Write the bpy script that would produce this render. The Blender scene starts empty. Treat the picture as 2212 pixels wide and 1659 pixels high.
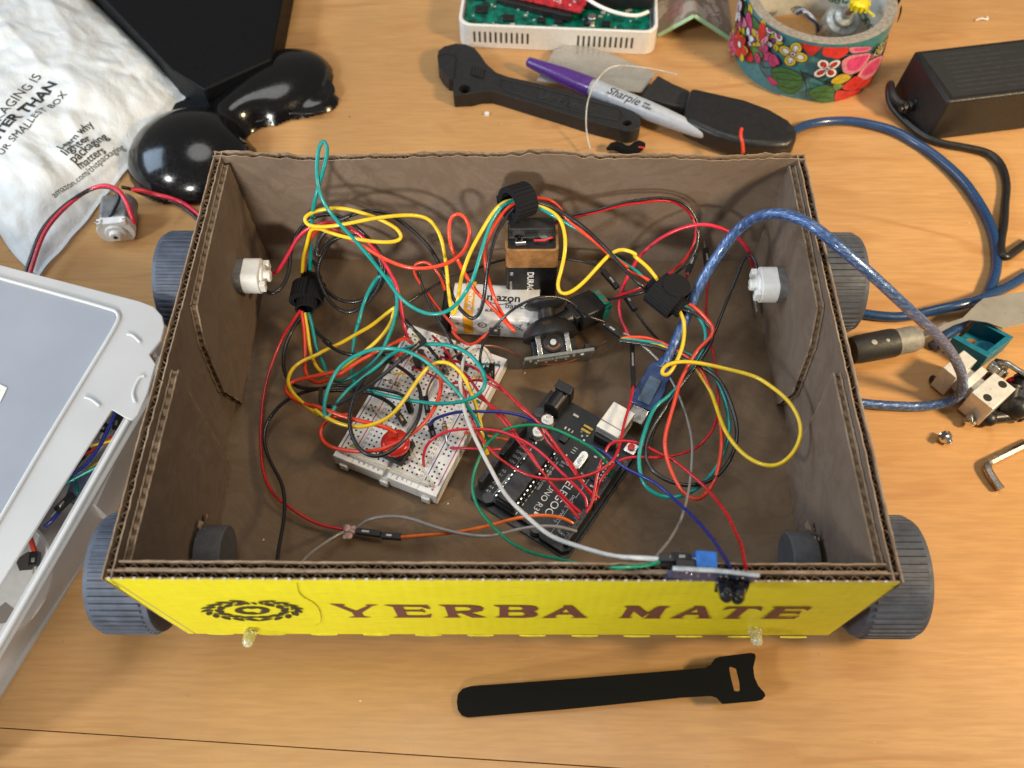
import bpy, bmesh, math, random
from mathutils import Vector, Matrix, noise
from mathutils.geometry import tessellate_polygon
random.seed(7)
R_=math.radians
SC=0.01            # everything below is written in centimetres, the scene is in metres
scene=bpy.context.scene
COL=scene.collection
# ---------------------------------------------------------------- camera
CAM=Vector((0.5639,-21.6294,41.5055)); FPX=1935.02
CR=(Matrix.Rotation(0.0152,3,'Z')@Matrix.Rotation(0.5471,3,'X')@Matrix.Rotation(-0.0092,3,'Z'))
cd=bpy.data.cameras.new('camera'); cam=bpy.data.objects.new('camera',cd); COL.objects.link(cam)
cam.matrix_world=Matrix.Translation(CAM*SC)@CR.to_4x4()
cd.sensor_width=36; cd.lens=FPX/2212*36; cd.clip_start=0.01; cd.clip_end=20
cd.dof.use_dof=True; cd.dof.focus_distance=0.43; cd.dof.aperture_fstop=10
scene.camera=cam
# ---------------------------------------------------------------- light
w=bpy.data.worlds.new('World'); scene.world=w; w.use_nodes=True
bg=w.node_tree.nodes['Background']; bg.inputs[0].default_value=(1.0,.95,.84,1); bg.inputs[1].default_value=.21
def lamp(name,loc,target,size,power,col,shape='DISK',spread=180):
    l=bpy.data.lights.new(name,'AREA'); l.shape=shape; l.size=size*SC; l.energy=power; l.color=col; l.spread=R_(spread)
    o=bpy.data.objects.new(name,l); COL.objects.link(o); o.location=Vector(loc)*SC
    d=(Vector(target)-Vector(loc)); o.rotation_euler=d.to_track_quat('-Z','Y').to_euler(); return o
sr=bpy.data.lights.new('right_spot','SPOT'); sr.energy=43; sr.color=(1,.75,.44); sr.shadow_soft_size=.07; sr.spot_size=R_(64); sr.spot_blend=1.0
sq=bpy.data.objects.new('right_spot',sr); COL.objects.link(sq); sq.location=Vector((74,-18,58))*SC; sq.rotation_euler=(Vector((33,10,0))-Vector((74,-18,58))).to_track_quat('-Z','Y').to_euler()
lamp('overhead_fill',(5,35,170),(0,8,0),90,7.6,(1,.99,.97))  # added fill light, unseen overhead, softens the shade inside the box
lamp('ceiling_bulb_left',(-92,-56,76),(-4,4,0),20,6.8,(.98,1,.97))
sl=bpy.data.lights.new('front_spot','SPOT'); sl.energy=68; sl.color=(1,.98,.90); sl.shadow_soft_size=.09; sl.spot_size=R_(25); sl.spot_blend=.85
so=bpy.data.objects.new('front_spot',sl); COL.objects.link(so); so.location=Vector((-26,-130,60))*SC; so.rotation_euler=(Vector((-13,20,8))-Vector((-26,-130,60))).to_track_quat('-Z','Y').to_euler()
lamp('window_light',(-105,20,62),(-12,2,4),55,7.0,(.60,.78,1.0),'SQUARE')
scene.view_settings.view_transform='Standard'; scene.view_settings.look='None'
scene.view_settings.exposure=0; scene.view_settings.gamma=1
scene.render.resolution_x=1024; scene.render.resolution_y=768
# ---------------------------------------------------------------- photo pixel -> point in space
FR={'P':(0,0,1.735985),'A':(1280,960,.57866),'RB':(2560,960,.57866),'LB':(0,960,.57866),'TL':(0,0,.57866),'TM':(1280,0,.57866),'TR':(2560,0,.57866),
    'BL':(0,1920,.57866),'BM':(1280,1920,.57866),'BR':(2560,1920,.57866),'ARD':(1720,1400,.42194),'BB':(1180,1180,.45819),'BAT':(1640,640,.45819),
    'RT':(2240,640,.5425),'LT':(1000,500,.48222),'W':(1600,0,.5425),'HE':(3200,1050,.48229),'SE':(2400,2000,.2893),'F4':(680,2180,.5425),'F5':(1840,2180,.5877),
    'TP':(2780,0,.31646),'BI':(0,1000,.48209),'BJ':(0,1750,.57283)}
def ray(px,py,fr='P'):
    ox,oy,s=FR[fr]; x=(ox+px*s)/1.735985; y=(oy+py*s)/1.735985
    return (CR@Vector(((x-1106)/FPX,-(y-829.5)/FPX,-1)))
def at(px,py,z,fr='P'):
    d=ray(px,py,fr); return CAM+d*((z-CAM.z)/d.z)
def atY(px,py,Y,fr='P'):
    d=ray(px,py,fr); return CAM+d*((Y-CAM.y)/d.y)
def atX(px,py,X,fr='P'):
    d=ray(px,py,fr); return CAM+d*((X-CAM.x)/d.x)
def atPl(px,py,p0,n,fr='P'):
    d=ray(px,py,fr); return CAM+d*((p0-CAM).dot(n)/d.dot(n))
# ---------------------------------------------------------------- materials
MT={}
def newmat(name):
    m=bpy.data.materials.new(name); m.use_nodes=True; nt=m.node_tree; b=nt.nodes['Principled BSDF']; MT[name]=m; return m,nt,b
def coords(nt,scale=(100,100,100),rot=0,loc=(0,0,0)):
    tc=nt.nodes.new('ShaderNodeTexCoord'); mp=nt.nodes.new('ShaderNodeMapping')
    mp.inputs['Scale'].default_value=scale; mp.inputs['Rotation'].default_value=(0,0,rot); mp.inputs['Location'].default_value=loc
    nt.links.new(tc.outputs['Object'],mp.inputs['Vector']); return mp.outputs['Vector']
def tnoise(nt,vec,scale,detail=3,rough=.55,dist=0):
    n=nt.nodes.new('ShaderNodeTexNoise'); n.inputs['Scale'].default_value=scale; n.inputs['Detail'].default_value=detail
    n.inputs['Roughness'].default_value=rough; n.inputs['Distortion'].default_value=dist
    nt.links.new(vec,n.inputs['Vector']); return n.outputs['Fac']
def ramp(nt,f,stops):
    r=nt.nodes.new('ShaderNodeValToRGB'); cr=r.color_ramp
    while len(cr.elements)<len(stops): cr.elements.new(.5)
    for e,(p,c) in zip(cr.elements,stops):
        e.position=p; e.color=(c,c,c,1) if not hasattr(c,'__len__') else (*c,1)
    nt.links.new(f,r.inputs['Fac']); return r.outputs['Color']
def mixc(nt,f,a,b,mode='MIX'):
    m=nt.nodes.new('ShaderNodeMix'); m.data_type='RGBA'; m.blend_type=mode
    for s,v in ((m.inputs[0],f),(m.inputs[6],a),(m.inputs[7],b)):
        if isinstance(v,(int,float)): s.default_value=v
        elif isinstance(v,(tuple,list)): s.default_value=(*v,1)
        else: nt.links.new(v,s)
    return m.outputs[2]
def bump(nt,b,h,strength,dist=.0005):
    n=nt.nodes.new('ShaderNodeBump'); n.inputs['Strength'].default_value=strength; n.inputs['Distance'].default_value=dist
    nt.links.new(h,n.inputs['Height']); nt.links.new(n.outputs['Normal'],b.inputs['Normal'])
def math_(nt,op,a,b=None):
    m=nt.nodes.new('ShaderNodeMath'); m.operation=op
    for i,v in enumerate((a,b)):
        if v is None: continue
        if isinstance(v,(int,float)): m.inputs[i].default_value=v
        else: nt.links.new(v,m.inputs[i])
    return m.outputs[0]
def pl(name,col,rough=.4,metal=0,var=.12,sc=3,bmp=.05,bsc=25,coat=0,spec=.5):
    if name in MT: return MT[name]
    m,nt,b=newmat(name); v=coords(nt)
    f=tnoise(nt,v,sc,4); dark=tuple(c*(1-var*2) for c in col); lt=tuple(min(1,c*(1+var)) for c in col)
    c=mixc(nt,ramp(nt,f,[(.35,0),(.65,1)]),dark,lt); nt.links.new(c,b.inputs['Base Color'])
    b.inputs['Roughness'].default_value=rough; b.inputs['Metallic'].default_value=metal
    b.inputs['Specular IOR Level'].default_value=spec; b.inputs['Coat Weight'].default_value=coat; b.inputs['Coat Roughness'].default_value=.1
    r=ramp(nt,tnoise(nt,v,sc*2.3,3),[(.3,max(0,rough-.08)),(.7,min(1,rough+.1))]); nt.links.new(r,b.inputs['Roughness'])
    if bmp: bump(nt,b,tnoise(nt,v,bsc,3),bmp,.0004)
    return m
# wood: maple veneer, fine grain along the table edge
def wood():
    m,nt,b=newmat('maple_wood')
    v0=coords(nt,(100,100,100),R_(3.1)); 
    vs=coords(nt,(8,70,100),R_(3.1)); vf=coords(nt,(45,520,100),R_(3.1)); vb=coords(nt,(3.0,10,10),R_(3.1),(3.3,1.7,0))
    big=tnoise(nt,v0,.055,3,.5)
    c=mixc(nt,ramp(nt,big,[(.3,0),(.7,1)]),(.53,.290,.113),(.61,.348,.144))
    band=tnoise(nt,vs,.9,5,.6,.6); c=mixc(nt,ramp(nt,band,[(.38,0),(.62,.75)]),c,(.51,.285,.112))
    fl=tnoise(nt,vb,.9,2,.45,1.2); s=math_(nt,'SINE',math_(nt,'MULTIPLY',fl,46)); ln=ramp(nt,s,[(.80,0),(1,1)])
    fade=ramp(nt,tnoise(nt,v0,.12,2),[(.46,0),(.64,.60)]); lf=math_(nt,'MULTIPLY',ln,fade)
    c=mixc(nt,lf,c,(.43,.195,.068))
    fine=tnoise(nt,vf,1.0,3,.6); c=mixc(nt,ramp(nt,fine,[(.4,0),(.62,.38)]),c,(.40,.21,.085))
    blot=ramp(nt,tnoise(nt,v0,.33,4,.6,.5),[(.62,0),(.76,.22)]); c=mixc(nt,blot,c,(.46,.20,.07))
    scuff=ramp(nt,tnoise(nt,coords(nt,(25,110,100),R_(-4)),1.1,4,.7),[(.66,0),(.76,.35)]); scm=ramp(nt,tnoise(nt,v0,.10,2),[(.5,0),(.6,1)])
    c=mixc(nt,math_(nt,'MULTIPLY',scuff,scm),c,(.75,.56,.42))
    vo=nt.nodes.new('ShaderNodeTexVoronoi'); vo.inputs['Scale'].default_value=.36; nt.links.new(v0,vo.inputs['Vector'])
    sp=ramp(nt,vo.outputs['Distance'],[(.018,1),(.03,0)]); c=mixc(nt,math_(nt,'MULTIPLY',sp,.75),c,(.13,.055,.025))
    vo2=nt.nodes.new('ShaderNodeTexVoronoi'); vo2.inputs['Scale'].default_value=.62; vo2.inputs['Randomness'].default_value=1; nt.links.new(coords(nt,(100,160,100),.4,(7,3,0)),vo2.inputs['Vector'])
    sp2=ramp(nt,vo2.outputs['Distance'],[(.022,1),(.035,0)]); sel=ramp(nt,vo2.outputs['Color'],[(.6,0),(.62,1)])
    c=mixc(nt,math_(nt,'MULTIPLY',math_(nt,'MULTIPLY',sp2,sel),.8),c,(.85,.75,.62))
    nt.links.new(c,b.inputs['Base Color'])
    rr=ramp(nt,tnoise(nt,v0,.25,5,.7),[(.3,.26),(.7,.42)]); nt.links.new(rr,b.inputs['Roughness'])
    b.inputs['Specular IOR Level'].default_value=.45
    bump(nt,b,fine,.12,.0003)
wood()
def cardboard(name,base,dark,light,stain=.5,lines=0):
    m,nt,b=newmat(name); v=coords(nt)
    f=tnoise(nt,v,.35,5,.65,.8); c=mixc(nt,ramp(nt,f,[(.35,0),(.7,1)]),base,light)
    st=tnoise(nt,coords(nt,(100,100,100),0,(11,4,2)),.22,3,.5,2.2)
    sm=ramp(nt,st,[(.36,0),(.40,1),(.46,1),(.48,0),(.56,0),(.585,1),(.66,.2)]); c=mixc(nt,math_(nt,'MULTIPLY',sm,stain),c,dark)
    fib=tnoise(nt,coords(nt,(100,350,350)),5,4,.7); c=mixc(nt,ramp(nt,fib,[(.35,.35),(.65,0)]),c,dark)
    vo=nt.nodes.new('ShaderNodeTexVoronoi'); vo.inputs['Scale'].default_value=1.1; nt.links.new(v,vo.inputs['Vector'])
    sp=ramp(nt,vo.outputs['Distance'],[(.03,1),(.05,0)]); c=mixc(nt,math_(nt,'MULTIPLY',sp,.6),c,tuple(x*.35 for x in dark))
    nt.links.new(c,b.inputs['Base Color']); b.inputs['Roughness'].default_value=.82; b.inputs['Specular IOR Level'].default_value=.25
    h=tnoise(nt,v,14,4,.7)
    if lines:
        vz=nt.nodes.new('ShaderNodeTexWave'); vz.inputs['Scale'].default_value=lines; vz.inputs['Distortion'].default_value=1.2; vz.bands_direction='Z'; nt.links.new(v,vz.inputs['Vector'])
        h=math_(nt,'ADD',h,math_(nt,'MULTIPLY',vz.outputs['Fac'],.35))
    bump(nt,b,h,.28,.0006)
cardboard('kraft_inside',(.180,.121,.074),(.122,.080,.048),(.212,.148,.095),.28)
cardboard('kraft_wall',(.185,.133,.098),(.125,.086,.060),(.225,.168,.128),.28,.16)
cardboard('kraft_edge',(.30,.205,.135),(.12,.075,.045),(.46,.35,.25),.3)
cardboard('kraft_gap_shade',(.045,.027,.017),(.03,.018,.012),(.08,.05,.03),.3)  # dark tone painted in as shade between the liners
def yellow():
    m,nt,b=newmat('yellow_print'); v=coords(nt)
    f=tnoise(nt,v,.5,5,.6); c=mixc(nt,ramp(nt,f,[(.3,0),(.7,1)]),(.78,.71,.014),(.84,.78,.022))
    fib=tnoise(nt,coords(nt,(60,100,700)),2.2,4,.7); c=mixc(nt,ramp(nt,fib,[(.38,.4),(.6,0)]),c,(.62,.52,.01))
    scr=ramp(nt,tnoise(nt,coords(nt,(100,100,300)),.7,5,.75,1),[(.60,0),(.67,.6)]); c=mixc(nt,scr,c,(.55,.47,.02))
    nt.links.new(c,b.inputs['Base Color']); b.inputs['Roughness'].default_value=.42; wv=nt.nodes.new('ShaderNodeTexWave'); wv.inputs['Scale'].default_value=.67; wv.inputs['Distortion'].default_value=.8; wv.bands_direction='X'; nt.links.new(v,wv.inputs['Vector']); bump(nt,b,math_(nt,'ADD',math_(nt,'ADD',fib,math_(nt,'MULTIPLY',wv.outputs['Fac'],.5)),math_(nt,'MULTIPLY',f,1.5)),.3,.0006)
yellow()
def braided(name,c1,c2,c3):
    m,nt,b=newmat(name); a=nt.nodes.new('ShaderNodeAttribute'); a.attribute_name='pc'
    sx=nt.nodes.new('ShaderNodeSeparateXYZ'); nt.links.new(a.outputs['Vector'],sx.inputs[0])
    u=math_(nt,'MULTIPLY',sx.outputs[0],9); vv=math_(nt,'MULTIPLY',sx.outputs[1],3)
    s1=math_(nt,'SINE',math_(nt,'ADD',u,vv)); s2=math_(nt,'SINE',math_(nt,'SUBTRACT',u,vv)); p=math_(nt,'MULTIPLY',s1,s2)
    nz=tnoise(nt,coords(nt),7,3); p=math_(nt,'ADD',p,math_(nt,'MULTIPLY',math_(nt,'SUBTRACT',nz,.5),4.5))
    cb=nt.nodes.new('ShaderNodeCombineXYZ'); tw=math_(nt,'ADD',sx.outputs[1],math_(nt,'MULTIPLY',sx.outputs[0],1.3)); nt.links.new(math_(nt,'MULTIPLY',sx.outputs[0],2.2),cb.inputs[0]); nt.links.new(math_(nt,'MULTIPLY',math_(nt,'SINE',tw),1.6),cb.inputs[1]); nt.links.new(math_(nt,'MULTIPLY',math_(nt,'COSINE',tw),1.6),cb.inputs[2])
    st=tnoise(nt,cb.outputs[0],1.3,4,.7); p=math_(nt,'ADD',math_(nt,'MULTIPLY',p,.10),math_(nt,'MULTIPLY',math_(nt,'SUBTRACT',st,.42),3.6))
    c=ramp(nt,p,[(.05,c1),(.45,c2),(.95,c3)]); nt.links.new(c,b.inputs['Base Color'])
    mm=ramp(nt,p,[(.3,.2),(.8,.75)]); nt.links.new(mm,b.inputs['Metallic']); b.inputs['Roughness'].default_value=.3; b.inputs['Coat Weight'].default_value=.7; b.inputs['Coat Roughness'].default_value=.08
    bump(nt,b,p,.3,.0004)
braided('braided_blue',(.035,.07,.19),(.07,.15,.36),(.38,.50,.72))
def paper():
    m,nt,b=newmat('mailer_paper'); v=coords(nt)
    c=mixc(nt,ramp(nt,tnoise(nt,v,.4,4),[(.3,0),(.7,1)]),(.66,.66,.64),(.75,.75,.73)); nt.links.new(c,b.inputs['Base Color'])
    b.inputs['Roughness'].default_value=.48
    n1=tnoise(nt,v,.45,6,.55,.6); n2=tnoise(nt,coords(nt,(100,60,100),.7),2.5,4,.6,.8); h=math_(nt,'ADD',n1,math_(nt,'MULTIPLY',n2,.25)); bump(nt,b,h,.35,.004)
paper()
def frosted(name,col,alpha,rough=.25):
    m,nt,b=newmat(name); b.inputs['Base Color'].default_value=(*col,1); b.inputs['Roughness'].default_value=rough
    v=coords(nt); c=mixc(nt,ramp(nt,tnoise(nt,v,.25,3),[(.3,0),(.7,1)]),tuple(x*.9 for x in col),col); nt.links.new(c,b.inputs['Base Color'])
    b.inputs['Subsurface Weight'].default_value=0; b.inputs['Coat Weight'].default_value=.5; b.inputs['Coat Roughness'].default_value=.2
    tr=nt.nodes.new('ShaderNodeBsdfTranslucent'); tr.inputs[0].default_value=(*col,1)
    tp=nt.nodes.new('ShaderNodeBsdfTransparent'); tp.inputs[0].default_value=(.92,.93,.95,1)
    m1=nt.nodes.new('ShaderNodeMixShader'); m1.inputs[0].default_value=.35; nt.links.new(b.outputs[0],m1.inputs[1]); nt.links.new(tr.outputs[0],m1.inputs[2])
    m2=nt.nodes.new('ShaderNodeMixShader'); m2.inputs[0].default_value=1-alpha; nt.links.new(m1.outputs[0],m2.inputs[1]); nt.links.new(tp.outputs[0],m2.inputs[2])
    nt.links.new(m2.outputs[0],nt.nodes['Material Output'].inputs[0])
frosted('frosted_plastic',(.84,.82,.80),.60,.4); frosted('frosted_lid',(.84,.83,.82),.84,.3); frosted('lid_plastic',(.60,.63,.70),.74,.15); frosted('frosted_rib',(.9,.9,.9),.92)
def glass():
    m,nt,b=newmat('clear_epoxy'); b.inputs['Base Color'].default_value=(1,1,.96,1); b.inputs['Roughness'].default_value=.06; b.inputs['Transmission Weight'].default_value=.72; b.inputs['IOR'].default_value=1.35; b.inputs['Coat Weight'].default_value=1
glass()
def blueplug():
    m,nt,b=newmat('translucent_blue'); b.inputs['Roughness'].default_value=.25; b.inputs['Base Color'].default_value=(.02,.05,.16,1); b.inputs['Transmission Weight'].default_value=.25; b.inputs['Coat Weight'].default_value=.4
    nt.links.new(mixc(nt,ramp(nt,tnoise(nt,coords(nt),2,4),[(.3,0),(.7,1)]),(.015,.04,.14),(.05,.10,.26)),b.inputs['Base Color'])
blueplug()
def fabric(name,col,ribs=0):
    m,nt,b=newmat(name); v=coords(nt); n=tnoise(nt,v,30,3,.7); h=n
    if ribs:
        a=nt.nodes.new('ShaderNodeAttribute'); a.attribute_name='pc'; sx=nt.nodes.new('ShaderNodeSeparateXYZ'); nt.links.new(a.outputs['Vector'],sx.inputs[0])
        h=math_(nt,'ADD',math_(nt,'MULTIPLY',n,.4),math_(nt,'SINE',math_(nt,'MULTIPLY',sx.outputs[0],ribs)))
    nt.links.new(mixc(nt,n,tuple(c*.6 for c in col),tuple(c*1.7 for c in col)),b.inputs['Base Color'])
    b.inputs['Roughness'].default_value=.85; b.inputs['Specular IOR Level'].default_value=.15; bump(nt,b,h,.5,.0006)
fabric('hook_fabric',(.0055,.0058,.006)); fabric('hook_ribbed',(.012,.012,.014),52)
def floral(): pass
K=pl
blk=K('black_plastic',(.012,.012,.013),.38,bmp=.08); blkm=K('black_matte',(.018,.018,.019),.55,bmp=.15,bsc=18); pcbk=K('pcb_black',(.009,.010,.011),.45,var=.2,sc=6)
glossb=K('gloss_black',(.004,.004,.005),.17,coat=.25,bmp=.03,bsc=6,spec=.4); white=K('white_plastic',(.84,.835,.82),.38,var=.03); ivory=K('ivory_plastic',(.68,.66,.60),.42,var=.06)
metal=K('steel',(.62,.61,.58),.28,1,var=.1,sc=1.5,bmp=.05); chrome=K('chrome',(.75,.73,.70),.14,1,var=.05); alu=K('white_aluminium',(.80,.79,.76),.35,.35,var=.05)
wheelm=K('slate_plastic',(.078,.092,.128),.62,var=.12,sc=1.5,bmp=.12,bsc=12); hubm=K('dark_slate',(.10,.10,.106),.75,var=.08)
ink=K('ink_black',(.02,.02,.022),.55,bmp=0); inkw=K('ink_white',(.8,.8,.78),.5,bmp=0); inkr=K('ink_red',(.62,.02,.035),.5,bmp=0); inkb=K('ink_blue',(.01,.05,.35),.5,bmp=0); inkbr=K('ink_brown',(.17,.055,.045),.6,var=.2,sc=12); inkg=K('ink_grey',(.10,.10,.105),.5,bmp=0)
W={}
for n,c,s in (('teal',(.0,.27,.25),0),('yellow',(.78,.52,.015),0),('black',(.014,.014,.016),0),('coral',(.72,.055,.018),0),('red',(.52,.012,.02),0),('pinkred',(.62,.02,.05),0),('blue',(.01,.025,.22),0),('green',(.0,.22,.10),0),('white',(.62,.60,.56),0),('grey',(.26,.24,.23),0),('orange',(.70,.14,.02),0),('brown',(.19,.07,.035),0),('navy',(.012,.04,.12),0)):
    W[n]=K('wire_'+n,c,.30,var=.06,sc=2,bmp=.06,bsc=8,coat=.25)
# ---------------------------------------------------------------- mesh builder (cm)
RM={}
class MB:
    def __init__(s): s.v=[];s.f=[];s.m=[];s.pc={}
    def add(s,vs,fs,mat=0,M=None):
        o=len(s.v)
        for p in vs:
            p=Vector(p)
            if M is not None: p=M@p
            s.v.append(p)
        for f in fs: s.f.append([i+o for i in f]); s.m.append(mat)
        return o
    def box(s,a,b,mat=0,M=None):
        x0,y0,z0=a;x1,y1,z1=b
        s.add([(x0,y0,z0),(x1,y0,z0),(x1,y1,z0),(x0,y1,z0),(x0,y0,z1),(x1,y0,z1),(x1,y1,z1),(x0,y1,z1)],
              [(0,3,2,1),(4,5,6,7),(0,1,5,4),(1,2,6,5),(2,3,7,6),(3,0,4,7)],mat,M); return s
    def prism(s,poly,z0,z1,mat=0,M=None,top=None):
        n=len(poly); top=top or poly
        a=sum(poly[i][0]*poly[(i+1)%n][1]-poly[(i+1)%n][0]*poly[i][1] for i in range(n))
        if a<0: poly=poly[::-1]; top=top[::-1]
        f0=(lambda p:z0) if not callable(z0) else (lambda p:z0(p[0],p[1])); f1=(lambda p:z1) if not callable(z1) else (lambda p:z1(p[0],p[1]))
        vs=[(p[0],p[1],f0(p)) for p in poly]+[(p[0],p[1],f1(p)) for p in top]
        s.add(vs,[tuple(range(n-1,-1,-1)),tuple(range(n,2*n))]+[(i,(i+1)%n,n+(i+1)%n,n+i) for i in range(n)],mat,M); return s
    def tube(s,pts,r,n=10,mat=0,caps=True,M=None,pc=False,flat=1):
        pts=[Vector(p) for p in pts]; L=len(pts); rs=r if isinstance(r,(list,tuple)) else [r]*L
        T=[((pts[min(i+1,L-1)]-pts[max(i-1,0)]) or Vector((0,0,1))).normalized() for i in range(L)]
        up=Vector((0,0,1)) if abs(T[0].z)<.9 else Vector((1,0,0)); nrm=(up-T[0]*up.dot(T[0])).normalized()
        vs=[];k=n+1 if pc else n; d=0;pcs=[]
        for i in range(L):
            if i: nrm=(nrm-T[i]*nrm.dot(T[i])).normalized(); d+=(pts[i]-pts[i-1]).length
            bi=T[i].cross(nrm)
            for j in range(k):
                a=2*math.pi*j/n; vs.append(pts[i]+(nrm*math.cos(a)*flat+bi*math.sin(a))*rs[i]); pcs.append((d,a,0))
        fs=[]
        for i in range(L-1):
            for j in range(n):
                j2=j+1 if pc else (j+1)%n
                fs.append((i*k+j,i*k+j2,(i+1)*k+j2,(i+1)*k+j))
        if caps: fs+= [tuple(range(n-1,-1,-1)),tuple((L-1)*k+j for j in range(n))]
        o=s.add(vs,fs,mat,M)
        if pc:
            for i,c in enumerate(pcs): s.pc[o+i]=c
        return s
    def cyl(s,a,b,r,r2=None,n=24,mat=0,M=None):
        return s.tube([a,b],[r,r if r2 is None else r2],n,mat,True,M)
    def lathe(s,prof,n=32,mat=0,M=None):
        vs=[];L=len(prof)
        for r,z in prof:
            for j in range(n): a=2*math.pi*j/n; vs.append((r*math.cos(a),r*math.sin(a),z))
        fs=[(i*n+j,i*n+(j+1)%n,(i+1)*n+(j+1)%n,(i+1)*n+j) for i in range(L-1) for j in range(n)]
        if prof[0][0]>1e-4: fs.append(tuple(range(n-1,-1,-1)))
        if prof[-1][0]>1e-4: fs.append(tuple((L-1)*n+j for j in range(n)))
        s.add(vs,fs,mat,M); return s
    def ell(s,c,r,mat=0,M=None,n=14):
        prof=[(max(1e-5,math.sin(math.pi*i/n)),-math.cos(math.pi*i/n)) for i in range(n+1)]
        MM=Matrix.Translation(c)@Matrix.Diagonal((*r,1)); s.lathe(prof,20,mat,(M@MM) if M is not None else MM); return s
    def face(s,loops,fn,mat=0):
        """flat polygon with holes; fn maps 2D to a point"""
        pts=[p for l in loops for p in l]; tr=tessellate_polygon([[Vector((p[0],p[1],0)) for p in l] for l in loops])
        s.add([fn(*p) for p in pts],[tuple(t) for t in tr],mat); return s
    def build(s,name,mats,parent=None,world=True,bevel=None,smooth=40,M=None,seg=2):
        if not isinstance(mats,(list,tuple)): mats=[mats]
        vs=s.v
        if M is not None: vs=[M@p for p in vs]
        if parent is not None: 
            root=RM[parent.name]
            if world: inv=root.inverted(); vs=[inv@p for p in vs]
        else:
            lo=[min(p[i] for p in vs) for i in range(3)];hi=[max(p[i] for p in vs) for i in range(3)]
            c=Vector(((lo[0]+hi[0])/2,(lo[1]+hi[1])/2,lo[2])); root=Matrix.Translation(c); vs=[p-c for p in vs]
        me=bpy.data.meshes.new(name); me.from_pydata([p*SC for p in vs],[],s.f); 
        for m in mats: me.materials.append(m)
        for p,mi in zip(me.polygons,s.m): p.material_index=mi
        if s.pc:
            at_=me.attributes.new('pc','FLOAT_VECTOR','POINT')
            for i,c in s.pc.items(): at_.data[i].vector=c
        me.update(); me.validate()
        if smooth: me.shade_smooth(); me.set_sharp_from_angle(angle=R_(smooth))
        o=bpy.data.objects.new(name,me); COL.objects.link(o); RM[o.name]=root
        if parent is not None: o.parent=parent
        else: o.location=root.translation*SC
        if bevel:
            b=o.modifiers.new('bevel','BEVEL'); b.width=bevel*SC; b.segments=seg; b.limit_method='ANGLE'; b.angle_limit=R_(35); b.harden_normals=False
        return o
def tag(o,label=None,cat=None,group=None,kind=None):
    if label: o['label']=label
    if cat: o['category']=cat
    if group: o['group']=group
    if kind: o['kind']=kind
    return o
def thing(name,label,cat,loc=(0,0,0),M=None,group=None):
    o=bpy.data.objects.new(name,None); COL.objects.link(o); M=M if M is not None else Matrix.Translation(Vector(loc)); RM[o.name]=M
    t,q,_=M.decompose(); o.location=t*SC; o.rotation_mode='QUATERNION'; o.rotation_quaternion=q; o.empty_display_size=.01
    return tag(o,label,cat,group)
def frame(o,x,y,z=None):
    x=Vector(x).normalized(); y=Vector(y); z=x.cross(y).normalized(); y=z.cross(x)
    M=Matrix((x,y,z)).transposed().to_4x4(); M.translation=Vector(o); return M
def rotz(loc,deg): return Matrix.Translation(Vector(loc))@Matrix.Rotation(R_(deg),4,'Z')
def smoothpts(pts,sub=6):
    P=[Vector(p) for p in pts]; out=[]
    for i in range(len(P)-1):
        a,b,c,d=P[max(i-1,0)],P[i],P[i+1],P[min(i+2,len(P)-1)]
        # centripetal catmull-rom
        def tj(t,p,q): return t+max(1e-4,(q-p).length)**.5
        t0=0;t1=tj(t0,a,b) if i>0 else 1;t2=tj(t1,b,c);t3=tj(t2,c,d) if i<len(P)-2 else t2+1
        for k in range(sub):
            t=t1+(t2-t1)*k/sub
            A1=a*((t1-t)/(t1-t0))+b*((t-t0)/(t1-t0)); A2=b*((t2-t)/(t2-t1))+c*((t-t1)/(t2-t1)); A3=c*((t3-t)/(t3-t2))+d*((t-t2)/(t3-t2))
            B1=A1*((t2-t)/(t2-t0))+A2*((t-t0)/(t2-t0)); B2=A2*((t3-t)/(t3-t1))+A3*((t-t1)/(t3-t1))
            out.append(B1*((t2-t)/(t2-t1))+B2*((t-t1)/(t2-t1)))
    out.append(P[-1]); return out
def relax(pts,n=3):
    for _ in range(n): pts=[pts[0]]+[(pts[i-1]+pts[i]*2+pts[i+1])/4 for i in range(1,len(pts)-1)]+[pts[-1]]
    return pts
def trace(segs):
    out=[]
    for fr,ps in segs:
        for p in ps: out.append(at(p[0],p[1],p[2],fr))
    return out
def wire(name,segs,r,mat,label,cat='wire',group=None,n=10):
    pts=relax(smoothpts(trace(segs),5),3); sd=len(pts)*.37; e_=len(pts)-1
    pts=[p+noise.noise_vector(p*.45+Vector((sd,0,0)))*.07*min(1,i/4,(e_-i)/4) for i,p in enumerate(pts)]; b=MB(); b.tube(pts,r,n)
    o=b.build(name,mat); tag(o,label,cat,group); return o
def dupont(parent,p,q,wd=.27,ht=.27,name='connector',metal_tip=True):
    """black crimp housing from p to q (world cm)"""
    p=Vector(p);q=Vector(q);d=q-p;L=d.length
    up=Vector((0,0,1)) if abs(d.normalized().z)<.9 else Vector((0,1,0))
    M=frame(p,d,up.cross(d)); b=MB(); b.box((0,-wd/2,-ht/2),(L,wd/2,ht/2),0,M); b.box((L*.45,-wd*.2,ht/2-.01),(L*.75,wd*.2,ht/2+.006),1,M)
    b.build(name,[blk,K('contact_tin',(.5,.48,.42),.4,.8)],parent,bevel=.025)
    if metal_tip:
        b=MB(); b.cyl((L,0,0),(L+.35,0,0),.03,n=6,M=M); b.build('pin',chrome,parent)
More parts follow.
